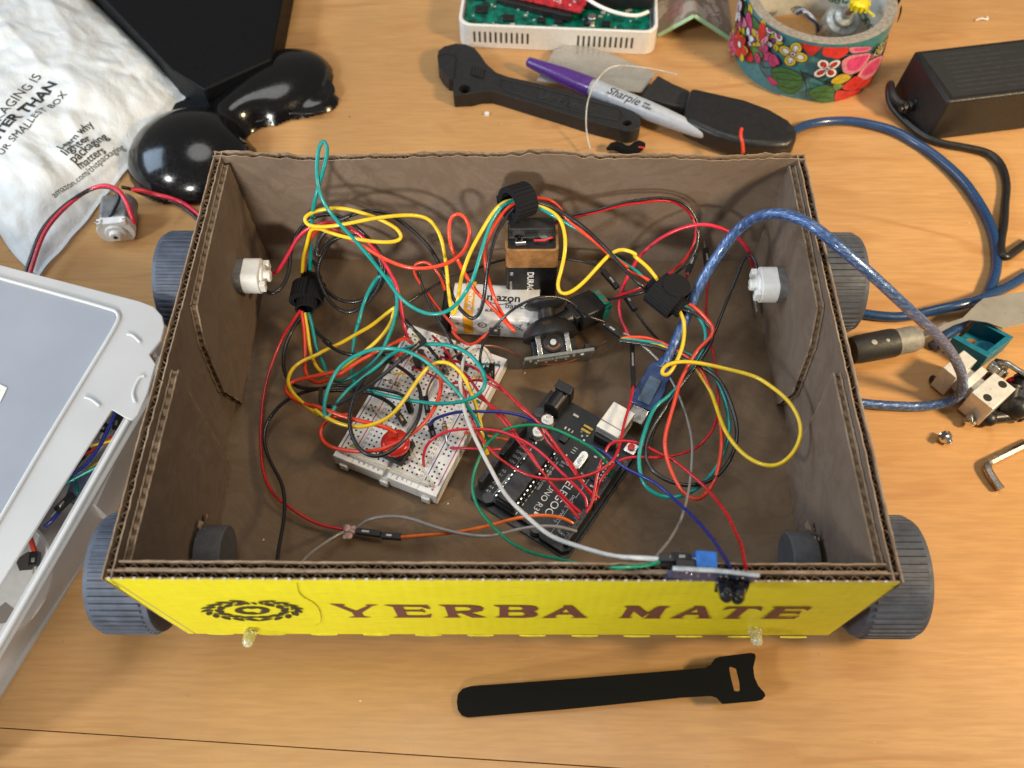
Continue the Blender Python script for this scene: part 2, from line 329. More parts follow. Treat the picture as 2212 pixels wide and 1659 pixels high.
def text2d(s,size=1,bold=0,res=3,align='LEFT',shear=0,space=1):
    c=bpy.data.curves.new('t','FONT'); c.body=s; c.size=size; c.resolution_u=res; c.align_x=align; c.offset=bold; c.shear=shear; c.space_character=space
    o=bpy.data.objects.new('t',c); COL.objects.link(o); dg=bpy.context.evaluated_depsgraph_get(); me=bpy.data.meshes.new_from_object(o.evaluated_get(dg))
    V=[(v.co.x,v.co.y) for v in me.vertices]; F=[tuple(p.vertices) for p in me.polygons]
    bpy.data.objects.remove(o); bpy.data.curves.remove(c); bpy.data.meshes.remove(me); return V,F
def put_text(b,s,size,fn,mat=0,cut=None,**k):
    V,F=text2d(s,size,**k)
    if not V: return
    if cut:
        bm=bmesh.new(); vs=[bm.verts.new((x,y,0)) for x,y in V]
        for f in F:
            try: bm.faces.new([vs[i] for i in f])
            except ValueError: pass
        for _ in range(3):
            bmesh.ops.triangulate(bm,faces=bm.faces[:]); es=[e for e in bm.edges if e.calc_length()>cut]
            if not es: break
            bmesh.ops.subdivide_edges(bm,edges=es,cuts=1)
        bmesh.ops.triangulate(bm,faces=bm.faces[:]); bm.verts.index_update(); V=[(v.co.x,v.co.y) for v in bm.verts]; F=[tuple(v.index for v in f.verts) for f in bm.faces]; bm.free()
    b.add([fn(x,y) for x,y in V],F,mat)
def circ(cx,cy,r,n=20,ry=None,a=0):
    ry=ry or r; return [(cx+r*math.cos(2*math.pi*i/n)*math.cos(a)-ry*math.sin(2*math.pi*i/n)*math.sin(a),cy+r*math.cos(2*math.pi*i/n)*math.sin(a)+ry*math.sin(2*math.pi*i/n)*math.cos(a)) for i in range(n)]
def rrect(x0,y0,x1,y1,r,n=5):
    out=[]
    for cx,cy,a0 in ((x1-r,y0+r,-90),(x1-r,y1-r,0),(x0+r,y1-r,90),(x0+r,y0+r,180)):
        for i in range(n+1): a=R_(a0+90*i/n); out.append((cx+r*math.cos(a),cy+r*math.sin(a)))
    return out
# ================================================================ TABLE
b=MB(); TR=Matrix.Rotation(R_(-3.1),4,'Z'); wd=MT['maple_wood']
def seam(x): return -14.2-(x+22.26)*.0541-.0
tb=MB(); tb.box((-95,-15.36,-2.2),(95,75,0),0,TR); o=tb.build('table',wd,bevel=.012); tag(o,kind='structure')
tb=MB(); tb.box((-95,-17.9,-2.2),(95,-15.40,-.005),0,TR); o=tb.build('table_edging',wd,bevel=.02); tag(o,kind='structure')
tb=MB(); tb.box((-95,-15.47,-2.1),(95,-15.34,-.25),0,TR); o=tb.build('table_seam',K('dark_seam',(.06,.03,.015),.8)); tag(o,kind='structure')
tb=MB(); tb.box((-300,-200,-74),(300,300,-73)); o=tb.build('floor',K('floor_dark',(.10,.07,.05),.6)); tag(o,kind='structure')
# ================================================================ ROVER
Z0,Z1=2.25,10.05
rover=thing('cardboard_rover','open brown cardboard box on four grey ribbed wheels, yellow printed front, full of tangled wires','toy car',(0,0,0))
TC={'bl':at(462,326,Z1),'br':at(1738,333,Z1),'fr':at(1954,1258,Z1),'fl':at(217,1250,Z1)}
BC={'bl':Vector((-14.15,10.55,Z0)),'br':Vector((14.2,10.5,Z0)),'fr':at(1789,1372,Z0),'fl':at(405,1369,Z0)}
def wall(b,At,Bt,Ab,Bb,inward,th=.38,lo=0,dip=None,jit=.05,mo=0,mi=1,me=2,mf=3,step=.12):
    """corrugated board: two liners with a wavy medium between them"""
    L=(Bt-At).length; n=int(L/step); inward=Vector(inward).normalized()
    def P(u,t,z=None): 
        top=At.lerp(Bt,u); bot=Ab.lerp(Bb,u)
        return top,bot
    rows=[]
    for i in range(n+1):
        u=i/n; top,bot=P(u,0); d=dip(u) if dip else 0
        jo=noise.noise(Vector((u*L*2.1,3.3+At.x,0)))*jit+noise.noise(Vector((u*L*.35,7.7+At.y,0)))*jit*1.6+noise.noise(Vector((u*L*7,1,0)))*jit*.5
        ji=noise.noise(Vector((u*L*2.3,13.3+At.x,0)))*jit*1.3+noise.noise(Vector((u*L*.35,7.7+At.y,0)))*jit*1.6
        rows.append((top+Vector((0,0,jo-d)),bot,top+Vector((0,0,ji-d))))
    for k,(o0,o1,m) in enumerate(((0,.055,mo),(th-.055,th,mi))):
        vs=[];fs=[];ms=[]
        for r in rows:
            t=r[0] if k==0 else r[2]
            vs+=[t+inward*o0,t+inward*o1,r[1]+inward*o1,r[1]+inward*o0]
        N4=len(rows)
        for i in range(N4-1):
            a=i*4;c=a+4
            b_=[(a,c,c+1,a+1,me),(a+3,c+3,c,a,m if k==0 else me),(a+1,c+1,c+2,a+2,me if k==0 else m)]
            for q in b_: fs.append(q[:4]); ms.append(q[4])
        fs+= [(0,1,2,3),((N4-1)*4+3,(N4-1)*4+2,(N4-1)*4+1,(N4-1)*4)]; ms+=[me,me]
        o=b.add(vs,fs,0); b.m[-len(ms):]=ms
    # flute
    vs=[];fs=[];nf=int(L/.06)
    for i in range(nf+1):
        u=i/nf; top,bot=P(u,0); d=dip(u) if dip else 0; s=(.5+.42*math.sin(u*L*2*math.pi/.47+2.2*noise.noise(Vector((u*L*.6,9,At.x)))))*(th-.11)+.055
        z=top+Vector((0,0,-.16-d+noise.noise(Vector((u*L*3,5,0)))*.16))
        for q in (z+inward*(s-.02),z+inward*(s+.02)): vs.append(q)
        vs.append(z+inward*s+Vector((0,0,-.9)))
    for i in range(nf):
        a=i*3;c=a+3; fs+=[(a,c,c+1,a+1),(a,a+2,c+2,c),(a+1,c+1,c+2,a+2)]
    b.add(vs,fs,4)
    # dark sheet below the flutes, painted shade of the hollow board
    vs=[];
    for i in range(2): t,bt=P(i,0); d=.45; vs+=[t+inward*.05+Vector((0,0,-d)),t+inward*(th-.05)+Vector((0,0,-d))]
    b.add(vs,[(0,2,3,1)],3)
WM=[MT['yellow_print'],MT['kraft_wall'],MT['kraft_edge'],MT['kraft_gap_shade'],MT['kraft_inside']]
WK=[MT['kraft_wall']]+WM[1:]
fl=MB(); fl.prism([tuple(BC[k].xy+Vector(d)) for k,d in (('fl',(.2,.2)),('fr',(-.2,.2)),('br',(-.2,-.2)),('bl',(.2,-.2)))],Z0,Z0+.32)
fl.build('box_floor',[MT['kraft_inside']],rover)
b=MB(); wall(b,TC['bl'],TC['br'],BC['bl'],BC['br'],(0,-1,0),dip=lambda u:.10*math.sin(u*9)+.12*math.exp(-((u-.18)/.05)**2)+.07*math.sin(u*31)*u-.03,jit=.11); tag(b.build('back_wall',WK,rover,smooth=30),'brown rear wall of the box')
b=MB(); wall(b,TC['bl']+Vector((.05,.0,0)),TC['fl'],BC['bl'],BC['fl'],(1,0,0)); b.build('side_wall',WK,rover,smooth=30)
b=MB(); wall(b,TC['br'],TC['fr'],BC['br'],BC['fr'],(-1,0,0)); b.build('side_wall',WK,rover,smooth=30)
b=MB(); wall(b,TC['fl']+Vector((.15,0,0)),TC['fr']+Vector((-.15,0,0)),BC['fl'],BC['fr'],(0,1,0),th=.36,jit=.03)
wall(b,TC['fl']+Vector((.5,.37,-.02)),TC['fr']+Vector((-.5,.37,-.02)),BC['fl']+Vector((.5,.37,0)),BC['fr']+Vector((-.5,.37,0)),(0,1,0),th=.34,mo=2,jit=.06)
fw=b.build('front_wall',WM,rover,smooth=30); tag(fw,'bright yellow front wall with brown lettering')
# rear and front flaps folded inside the side walls
def flap(side):
    sx=-1 if side=='l' else 1
    tb_,tf=(TC['bl'],TC['fl']) if side=='l' else (TC['br'],TC['fr']); bb_,bf=(BC['bl'],BC['fl']) if side=='l' else (BC['br'],BC['fr'])
    fz=Z1-.35
    def X(y,z): # inner face of the side wall at y,z
        u=(tb_.y-y)/(tb_.y-tf.y); t=tb_.lerp(tf,u);q=bb_.lerp(bf,u); return t.lerp(q,(Z1-z)/(Z1-Z0)).x-sx*.42
    def slab(outl,b):
        n=len(outl)
        vs=[(X(y,z),y,z) for y,z in outl]+[(X(y,z)-sx*.34,y,z) for y,z in outl]
        fs=[tuple(range(n)),tuple(range(2*n-1,n-1,-1))]; b.add(vs,fs,1)
        # rough edge: two ragged liners with a dark core
        for i in range(n):
            (y0,z0),(y1,z1)=outl[i],outl[(i+1)%n]; Ls=math.hypot(y1-y0,z1-z0); k=max(1,int(Ls/.09)); nv=Vector((0,z1-z0,-(y1-y0)))
            if Ls<.01: continue
            nv.normalize(); 
            if (nv.y*(( outl[0][0]+outl[len(outl)//2][0])/2-y0)+nv.z*(( outl[0][1]+outl[len(outl)//2][1])/2-z0))>0: nv=-nv
            for (e0,e1,m,amp,base) in ((0,.07,2,.06,.03),(.07,.27,4,.05,-.05),(.27,.34,2,.06,.03)):
                vs=[];fs=[]
                for j in range(k+1):
                    t=j/k; y=y0+(y1-y0)*t; z=z0+(z1-z0)*t; h=base+amp*noise.noise(Vector((y*4,z*4,e0*50+sx)))
                    if m==4: h+=.05*math.sin((y+z)*2*math.pi/.5)
                    for e in (e0,e1): 
                        p=Vector((X(y,z)-sx*e,y,z)); vs+= [p,p+nv*h]
                for j in range(k):
                    a=j*4;c=a+4; fs+=[(a+1,c+1,c+3,a+3),(a,c,c+1,a+1),(a+2,a+3,c+3,c+2)]
                b.add(vs,fs,m)
        return b
    return slab
for side in 'lr':
    s=flap(side); b=MB()
    # rear flap: level top, then the slanting cut
    s([(10.2,Z1-.30),(5.5,Z1-.42),(1.9,Z1-.62),(.9,Z1-2.2),(.2,Z0+2.6),(.9,Z0+.4),(10.1,Z0+.4)],b); b.build('inner_flap',WM,rover,smooth=30)
    b=MB(); s([(-1.6,Z1-.42),(-10.1,Z1-.40),(-9.9,Z0+.4),(-2.6,Z0+.4),(-2.0,Z1-2.0)],b); b.build('inner_flap',WM,rover,smooth=30)
# ---- print on the front
FN=(TC['fr']-TC['fl']).cross(BC['fl']-TC['fl']).normalized()
if FN.y>0: FN=-FN
def onf(fr,off=.015): return lambda x,y: atPl(x,y,TC['fl']+FN*off,FN,fr)
def rc(*xy): return [(xy[i],xy[i+1]) for i in range(0,len(xy),2)]
L4={'Y':[rc(1020,157,1135,161,1112,170,1205,207,1290,170,1262,163,1364,163,1320,172,1245,220,1262,244,1320,251,1148,251,1198,243,1180,216,1058,168)],
'E':[rc(1395,164,1700,167,1724,193,1694,190,1655,179,1530,177,1541,200,1640,200,1664,193,1692,217,1650,210,1546,210,1561,239,1680,239,1730,228,1725,252,1462,252,1497,243,1462,178,1430,172)],
'R':[rc(1768,165,2000,167,2060,174,2090,189,2083,205,2040,214,1995,219,2070,243,2114,252,2010,252,1935,222,1900,222,1912,243,1938,252,1808,252,1846,243,1820,177,1796,171),rc(1885,178,1970,179,2008,191,1985,207,1896,210)]}
L5={'B':[rc(15,154,230,155,285,162,306,178,285,191,250,195,290,202,302,216,280,228,225,234,18,232,55,225,55,166,28,160),rc(115,163,190,165,210,176,190,187,112,188),rc(112,197,200,198,224,211,200,224,112,225)],
'A':[rc(322,235,350,227,465,167,462,157,520,157,598,227,624,235,508,235,537,228,515,213,430,213,403,227,428,235),rc(482,178,503,204,446,204)],
'M':[rc(806,236,835,228,872,170,846,160,945,160,998,204,1068,162,1150,163,1118,172,1076,229,1088,238,962,238,992,230,1030,192,965,231,912,192,885,228,908,236)],
'A2':[rc(1133,238,1165,230,1290,172,1298,160,1365,162,1394,231,1418,238,1298,238,1332,231,1326,215,1245,214,1213,230,1240,238),rc(1315,180,1323,205,1262,205)],
'T':[rc(1475,186,1508,165,1736,165,1727,191,1690,176,1643,175,1575,230,1600,240,1478,240,1508,230,1578,175,1535,175)],
'E2':[rc(1790,165,2054,165,2022,189,2000,177,1882,177,1858,196,1950,196,1983,190,1967,213,1945,206,1850,206,1828,230,1925,230,1978,217,1935,240,1712,240,1745,232,1818,175)]}
b=MB()
for l in L4.values(): b.face(l,onf('F4',.02))
for l in L5.values(): b.face(l,onf('F5',.02))
tag(b.build('printed_lettering',inkbr,fw,smooth=0),'brown YERBA MATE lettering')
# leaf wreath emblem
c0=onf('F4')(490,203); ex=(onf('F4')(860,205)-onf('F4')(118,200))/2; ez=(onf('F4')(490,128)-onf('F4')(490,282))/2
b=MB(); rnd=random.Random(3)
def plane(off): return lambda x,y: c0+ex*x+ez*y+FN*off
for ring,(n,r,ln,wd_,tl) in enumerate(((20,.87,.18,.085,.5),(14,.63,.19,.095,-.4),(17,.76,.08,.035,.2))):
    for i in range(n):
        a=2*math.pi*(i+.3*ring)/n
        if abs(((math.degrees(a)-90+180)%360)-180)<(14 if ring!=1 else 20): continue
        ta=a+math.pi/2+tl*(1 if math.cos(a)>0 else -1)+rnd.uniform(-.15,.15); cx,cy=r*math.cos(a),r*math.sin(a); lp=[]
        for k in range(8):
            t=k/7*2-1; lp.append((cx+ln*t*math.cos(ta)-wd_*(1-t*t)*math.sin(ta),cy+ln*t*math.sin(ta)+wd_*(1-t*t)*math.cos(ta)))
        for k in range(6,0,-1):
            t=k/7*2-1; lp.append((cx+ln*t*math.cos(ta)+wd_*.55*(1-t*t)*math.sin(ta),cy+ln*t*math.sin(ta)-wd_*.55*(1-t*t)*math.cos(ta)))
        b.face([lp],plane(.012+.002*ring))
for i in range(4): b.face([[(-.30+.13*i,.72),(-.22+.13*i,.72),(-.16+.13*i,.55),(-.22+.13*i,.55)]],plane(.012))
el=circ(0,.02,.33,28,.36)
bird=[(-.16,-.10),(-.20,.10),(-.10,.20),(0,.16),(.10,.22),(.20,.08),(.14,-.02),(.20,-.12),(.10,-.24),(.0,-.12),(-.08,-.16)]
b.face([el,bird],plane(.012)); tag(b.build('printed_emblem',K('ink_dark_brown',(.035,.03,.018),.6,var=.2,sc=10),fw,smooth=0),'dark leaf wreath emblem')
# crease and scalloped lower edge
b=MB(); cp=[(800,10),(812,70),(850,110),(905,140),(945,180),(965,240),(960,280),(930,300)]
cc=[onf('F4',.01)(*p) for p in cp]; b.tube(smoothpts(cc,5),.035,6,flat=.5); b.build('crease',K('crease_yellow',(.56,.46,.03),.6,var=.2),fw)
b=MB(); x=BC['fl'].x+.9; k=0
while x<BC['fr'].x-1.6:
    Lb=1.15; pts=[(x+Lb*t/6, -.11*math.sin(math.pi*t/6)**.6) for t in range(7)]
    y0=BC['fl'].y; zb=Z0
    b.prism([(p[0],p[1]) for p in pts]+[(x+Lb,.05),(x,.05)],-.0,.05,0,Matrix(((1,0,0,0),(0,0,-1,y0+.03),(0,1,0,zb+.0),(0,0,0,1)))); x+=2.28; k+=1
b.build('torn_edge',K('yellow_torn',(.70,.64,.05),.6,var=.1),fw,smooth=0)
b=MB(); x=TC['fl'].x+.3; k=0
while x<TC['fr'].x-.3:
    t=(x-TC['fl'].x)/(TC['fr'].x-TC['fl'].x); p=TC['fl'].lerp(TC['fr'],t); h=.05+.05*abs(noise.noise(Vector((x*3,1,1)))); wv_=.05+.04*noise.noise(Vector((x*5,4,1)))
    b.box((x-wv_,p.y-.012,Z1-.10),(x+wv_,p.y+.05,Z1+h-.01)); x+=.47
b.build('rim_burr',K('paper_burr',(.62,.56,.40),.8,var=.1),fw,smooth=0)
# ---- wheels
def wheel(sx,y):
    R=2.72; M=Matrix.Translation((({1:15.3,-1:-15.15} if y<0 else {1:15.9,-1:-15.8})[sx],y,R))@Matrix.Rotation(R_(90*sx),4,'Y')
    b=MB(); w_=2.75; prof=[(0.0,0),(1.6,0),(2.4,.0),(2.58,.05),(2.63,.2),(2.63,w_-.2),(2.56,w_-.06),(2.4,w_),(2.1,w_-.25),(1.0,w_-.3),(0,w_-.3)]
    b.lathe(prof,96,0,M)
    for i in range(50):
        a=2*math.pi*i/50; Mr=M@Matrix.Rotation(a,4,'Z')
        b.add([(2.60,-.085,.25),(2.72,-.06,.32),(2.72,-.06,w_-.32),(2.60,-.085,w_-.25),(2.60,.085,.25),(2.72,.06,.32),(2.72,.06,w_-.32),(2.60,.085,w_-.25)],
              [(0,1,2,3),(7,6,5,4),(1,5,6,2),(0,4,5,1),(3,2,6,7)],0,Mr)
    o=b.build('wheel',wheelm,rover,smooth=35); tag(o,'slate grey ribbed wheel, '+('left' if sx<0 else 'right')+(' front' if y<0 else ' rear')+' of the box')
    b=MB(); b.cyl(M@Vector((0,0,-1.6)),M@Vector((0,0,.2)),.25); b.build('axle',hubm,o)
for sx in (-1,1):
    for y in (-8.0,8.5): wheel(sx,y)
# inner discs at the front axle with torn cardboard round them
for sx,px,py in ((-1,474,1197),(1,1717,1212)):
    c=atX(px,py,sx*12.5); b=MB(); x=sx*12.3
    zc=c.z; 
    Mx=Matrix.Translation((sx*13.25,c.y,zc))@Matrix.Rotation(R_(-90*sx),4,'Y'); b.lathe([(0,0),(1.22,0),(1.26,.05),(1.26,1.08),(1.2,1.15),(0,1.15)],48,0,Mx)
    tag(b.build('axle_cap',hubm,rover),'dark grey round cap on the front axle inside the box')
    b=MB(); rnd=random.Random(5)
    for i in range(16):
        a=R_(20+rnd.uniform(0,150)); r=1.2+rnd.uniform(0,.35); p=Vector((sx*(13.3-rnd.uniform(0,.25)),c.y+r*math.cos(a)+.2,zc+r*math.sin(a)*.8)); s=rnd.uniform(.1,.3)
        q=[Vector((rnd.uniform(-1,1)*s*.4,rnd.uniform(-1,1)*s,rnd.uniform(-1,1)*s)) for _ in range(4)]; b.add([p+v for v in q],[(0,1,2),(0,2,3),(0,3,1),(1,3,2)])
    b.build('torn_patch',MT['kraft_edge'],rover,smooth=0)
# ---- motors through the rear of the side walls
def motor_in(sx,px,py):
    c=atX(px,py,sx*12.2); M=Matrix.Translation((sx*13.2,c.y,c.z))@Matrix.Rotation(R_(-90*sx),4,'Y')@Matrix.Diagonal((.86,.86,1,1))
    b=MB(); b.prism([(max(-.78,min(.78,x)),y) for x,y in circ(0,0,1.0,40)],-.6,.05,0,M); o=b.build('motor',K('zinc_dull',(.17,.165,.16),.5,.3,var=.15),rover,bevel=.04); tag(o,'small motor with white end cap through the '+('left' if sx<0 else 'right')+' wall')
    b=MB(); b.prism([(max(-.80,min(.80,x)),y) for x,y in circ(0,0,1.02,40)],.05,.88,0,M); b.lathe([(0,.88),(.62,.88),(.60,1.02),(.34,1.05),(.34,1.32),(.28,1.36),(0,1.36)],28,0,M)
    b.box((-.3,.6,.9),(.3,.95,1.2),0,M); b.box((-.3,-.95,.9),(.3,-.6,1.2),0,M); b.build('end_cap',white,o,bevel=.05)
    b=MB(); b.cyl((0,0,1.3),(0,0,1.42),.09,M=M,n=12); b.build('shaft',chrome,o)
motor_in(-1,570,596); motor_in(1,1634,615)
b=MB(); b.box((13.0,6.2,3.0),(13.12,8.0,3.25)); b.build('glue_blob',K('hot_glue',(.32,.30,.27),.25,var=.2),rover,bevel=.05)
# ---- lamps through the front
for px,py,px2,py2,sd in ((541,1364,533,1400,'left'),(1631,1362,1637,1398,'right')):
    p=atPl(px,py,TC['fl'],FN); d=(atY(px2,py2,p.y-1.05)-p); d=d.normalized()
    M=frame(p,(1,0,0),d.cross(Vector((1,0,0)))); 
    ax=d; zx=M.to_3x3(); 
    M=Matrix.Translation(p)@d.to_track_quat('Z','Y').to_matrix().to_4x4(); b=MB()
    b.lathe([(0,-.1),(.29,-.1),(.29,.04),(.25,.06),(.25,1.02),(.22,1.14),(.13,1.23),(0,1.26)],24,0,M); o=b.build('led',MT['clear_epoxy'],rover); tag(o,'clear round LED lamp at the '+sd+' of the yellow front')
    b=MB(); b.box((-.10,-.03,-.4),(-.03,.03,.3),0,M); b.box((.03,-.03,-.4),(.09,.03,.36),0,M); b.box((-.11,-.05,.2),(-.01,.05,.36),0,M); b.build('lead_frame',chrome,o)
# ================================================================ BREADBOARD
ZF=Z0+.34
MB_=rotz((-8.265,-2.50,ZF),-22.86)
bb=thing('breadboard','white solderless breadboard crossed by many jumper wires','breadboard',M=MB_)
b=MB(); H=.93; 
for x0,x1 in ((0,.99),(1.0,2.60),(2.85,4.45),(4.46,5.45)): b.box((x0,0,.1),(x1,8.25,H))
b.box((2.55,.0,.1),(2.9,8.25,.62)); b.box((.06,.06,0),(5.39,8.19,.12))
b.build('body',white,bb,world=False,bevel=.03)
b=MB()
for x in (.35,2.5,4.7): b.box((x,-.16,.12),(x+.42,.0,.55)); 
for x in (.5,2.6,4.6): b.box((x,8.25,.12),(x+.45,8.38,.5))
b.build('clip',white,bb,world=False,bevel=.03)
b=MB(); hz=H+.004
XS=[1.328+.254*i for i in range(5)]+[3.106+.254*i for i in range(5)]
def hole(x,y): s=.046; b.add([(x-s,y-s,hz),(x+s,y-s,hz),(x+s,y+s,hz),(x-s,y+s,hz)],[(0,1,2,3)])
for r in range(30):
    for x in XS: hole(x,.44+.254*r)
for g in range(5):
    for k in range(5):
        for x in (.38,.634,4.816,5.07): hole(x,.62+.254*(6*g+k))
b.build('contact_holes',K('hole_black',(.01,.01,.01),.7,bmp=0),bb,world=False,smooth=0)
def strip(b,x0,y0,x1,y1,z,m=0): b.add([(x0,y0,z),(x1,y0,z),(x1,y1,z),(x0,y1,z)],[(0,1,2,3)],m)
b=MB(); strip(b,.15,.55,.20,7.7,hz); strip(b,4.58,.55,4.63,7.7,hz)
for x in (.28,4.72):
    for y in (.28,7.9): strip(b,x,y,x+.17,y+.04,hz)
b.build('blue_rail_line',inkb,bb,world=False,smooth=0)
b=MB(); strip(b,.83,.55,.88,7.7,hz); strip(b,5.27,.55,5.32,7.7,hz)
for x in (.62,5.05):
    for y in (.26,7.88): strip(b,x,y,x+.17,y+.04,hz); strip(b,x+.065,y-.065,x+.105,y+.105,hz+.001)
b.build('red_rail_line',inkr,bb,world=False,smooth=0)
b=MB(); fz=lambda x0,y0:(lambda x,y:(x0+x,y0+y,hz))
for i,ch in enumerate('abcdefghij'):
    x=XS[i]-.06
    for y in (.13,8.02): put_text(b,ch,.24,fz(x,y))
for r in range(30):
    y=.44+.254*r-.05
    s=str(30-r); put_text(b,s,.17,fz(1.02 if len(s)>1 else 1.08,y)); put_text(b,s,.17,fz(4.24,y))
b.build('printed_marks',ink,bb,world=False,smooth=0)
def BP(x,y,z=H): return MB_@Vector((x,y,z))
# push button
M=MB_@rotz((2.72,1.42,H),-4); pb=thing('push_button','round red push button on the front of the breadboard','button',M=M)
b=MB(); b.box((-.64,-.64,0),(.64,.64,.34)); b.build('base',blkm,pb,world=False,bevel=.05)
b=MB()
for a,c in ((-.55,-.55),(.55,-.55),(-.55,.55),(.55,.55)): b.lathe([(0,.34),(.09,.34),(.09,.40),(0,.42)],12,0,Matrix.Translation((a,c,0)))
b.build('rivet',blk,pb,world=False)
b=MB(); b.lathe([(0,.34),(.40,.34),(.40,.60),(.64,.62),(.68,.68),(.68,.92),(.62,1.0),(.45,1.05),(0,1.07)],40); b.build('cap',K('red_button',(.70,.025,.015),.22,var=.05,coat=.5,bmp=.02),pb,world=False)
# resistors and short solid jumpers on the board
def resistor(p,q,lab,body=(.55,.36,.20),bands=((.3,.02,.02),(.05,.02,.01),(.5,.2,.02))):
    p=Vector(p);q=Vector(q);m=(p+q)/2+Vector((0,0,.42)); d=(q-p).normalized(); r=thing('resistor',lab,'resistor',p,group='resistors pushed into the breadboard')
    b=MB(); M=Matrix.Translation(m)@d.to_track_quat('Z','Y').to_matrix().to_4x4()
    b.lathe([(0,-.34),(.07,-.33),(.115,-.27),(.115,-.17),(.09,-.12),(.09,.12),(.115,.17),(.115,.27),(.07,.33),(0,.34)],16,0,M); b.build('body',K('res%.2f'%body[0],body,.4),r)
    b=MB()
    for k,z in enumerate((-.22,-.06,.06,.22)): b.lathe([(.09,z-.025),(.12,z-.025),(.12,z+.025),(.09,z+.025)],16,min(k,2),M)
    b.build('colour_band',[K('band%d'%int(c[0]*100),c,.5) for c in bands],r)
    b=MB(); b.tube(smoothpts([p,p+Vector((0,0,.3)),m-d*.5+Vector((0,0,-.02)),m,m+d*.5+Vector((0,0,-.02)),q+Vector((0,0,.3)),q],5),.03,6); b.build('lead',metal,r)
resistor(BP(.634,6.2),BP(1.9,5.9),'reddish resistor at the left edge of the breadboard rows 11 to 13')
resistor(BP(.38,4.55),BP(1.7,4.5),'striped resistor over the left rail near row 18',(.5,.42,.33),((.35,.03,.03),(.6,.6,.6),(.05,.05,.05)))
resistor(BP(3.7,5.0),BP(4.85,5.6),'tan resistor beside row 13 on the right half of the breadboard')
resistor(BP(3.95,3.9),BP(4.85,2.5),'long leaning resistor beside the blue wire plug',(.52,.36,.27))
def jump(name,a,b2,m,lab,h=.25,r=.055,fr=None):
    a=Vector(a);c=Vector(b2); b=MB(); up=Vector((0,0,h)); b.tube(smoothpts([a,a+up*.8,a.lerp(c,.12)+up,a.lerp(c,.5)+up*1.1,a.lerp(c,.88)+up,c+up*.8,c],5),r,8); tag(b.build(name,m),lab,'jumper wire',None)
zb=ZF+H
jw=K('wire_cream',(.62,.60,.50),.35,var=.06)
jump('jumper_wire',at(205,1115,zb,'BB'),at(940,1405,zb,'BB'),jw,'long cream solid wire lying across the front rows of the breadboard',.2)
jump('jumper_wire',at(735,1060,zb,'BB'),at(975,1410,zb,'BB'),jw,'cream solid wire slanting right of the red push button',.35)
jump('jumper_wire',at(475,770,zb,'BB'),at(655,980,zb,'BB'),jw,'cream solid wire slanting left above the red push button',.25)
jump('jumper_wire',at(660,490,zb,'BB'),at(740,485,zb,'BB'),W['yellow'],'tiny yellow solid link beside row 10 of the breadboard',.06)
jump('jumper_wire',at(1295,510,zb,'BB'),at(1370,505,zb,'BB'),W['yellow'],'tiny yellow solid link near row 5 at the right rail',.06)
jump('jumper_wire',at(1372,412,zb,'BB'),at(1510,418,zb,'BB'),W['teal'],'short flat teal link beside row 2 at the right rail',.1)
jump('jumper_wire',at(1300,705,zb,'BB'),at(1350,722,zb,'BB'),W['green'],'tiny green link below row 12 at the right rail',.08)
jump('jumper_wire',at(820,175,zb,'BB'),at(880,200,zb,'BB'),K('wire_lime',(.45,.55,.05),.35),'tiny lime link at the rear left corner of the breadboard',.06)
jump('jumper_wire',at(300,1075,zb,'BB'),at(330,1085,zb,'BB'),K('wire_lime',(.45,.55,.05),.35),'tiny lime link near row 27 at the left rail',.06)
jump('jumper_wire',at(805,445,zb,'BB'),at(1130,600,zb,'BB'),W['red'],'red solid wire lying across the middle trench near row 10',.25,.06)
# ================================================================ MICROCONTROLLER BOARD
p1=at(1196,842,ZF+.5); p2=at(1020,1062,ZF+.5)
ang=math.degrees(0.9758)+180
u=Vector((math.cos(0.9758),math.sin(0.9758),0)); v=Vector((-u.y,u.x,0)); oc=Vector((2.7279,-7.2055,ZF))+u*6.86+v*5.34
MA=rotz(oc,ang)
ub=thing('microcontroller_board','black microcontroller board with white silkscreen and many red wires','circuit board',M=MA)
b=MB(); PZ=.45; ot=[(0,0),(6.6,0),(6.86,.25),(6.86,.9),(6.6,1.15),(6.6,3.6),(6.86,3.9),(6.86,5.1),(6.6,5.34),(0,5.34)]
b.prism(ot,PZ-.16,PZ); b.build('circuit_board',pcbk,ub,world=False,bevel=.015)
b=MB(); b.prism(rrect(-.1,-.1,6.95,5.44,.3),0,.12)
for x,y in ((1.4,.25),(1.52,5.08),(6.6,.8),(6.6,3.5)): b.cyl((x,y,.1),(x,y,PZ-.16),.28)
b.build('base_tray',blk,ub,world=False)
b=MB()
for x,y in ((1.4,.25),(1.52,5.08),(6.55,.8),(6.55,3.5)): b.lathe([(.16,PZ+.003),(.27,PZ+.003),(.27,PZ+.01),(.16,PZ+.01)],24,0,Matrix.Translation((x,y,0)))
b.build('screw_hole_ring',K('grey_ring',(.06,.06,.06),.4),ub,world=False)
for x0,x1,y in ((1.80,4.35,5.08),(4.50,6.56,5.08),(2.65,4.7,.25),(4.85,6.4,.25)):
    b=MB(); b.box((x0,y-.125,PZ),(x1,y+.125,PZ+.85)); n=int((x1-x0)/.254)
    for i in range(n): xx=x0+(x1-x0)*(i+.5)/n; strip(b,xx-.04,y-.04,xx+.04,y+.04,PZ+.853,1)
    b.build('pin_header',[blk,K('hole_black',(0,0,0))],ub,world=False,bevel=.015)
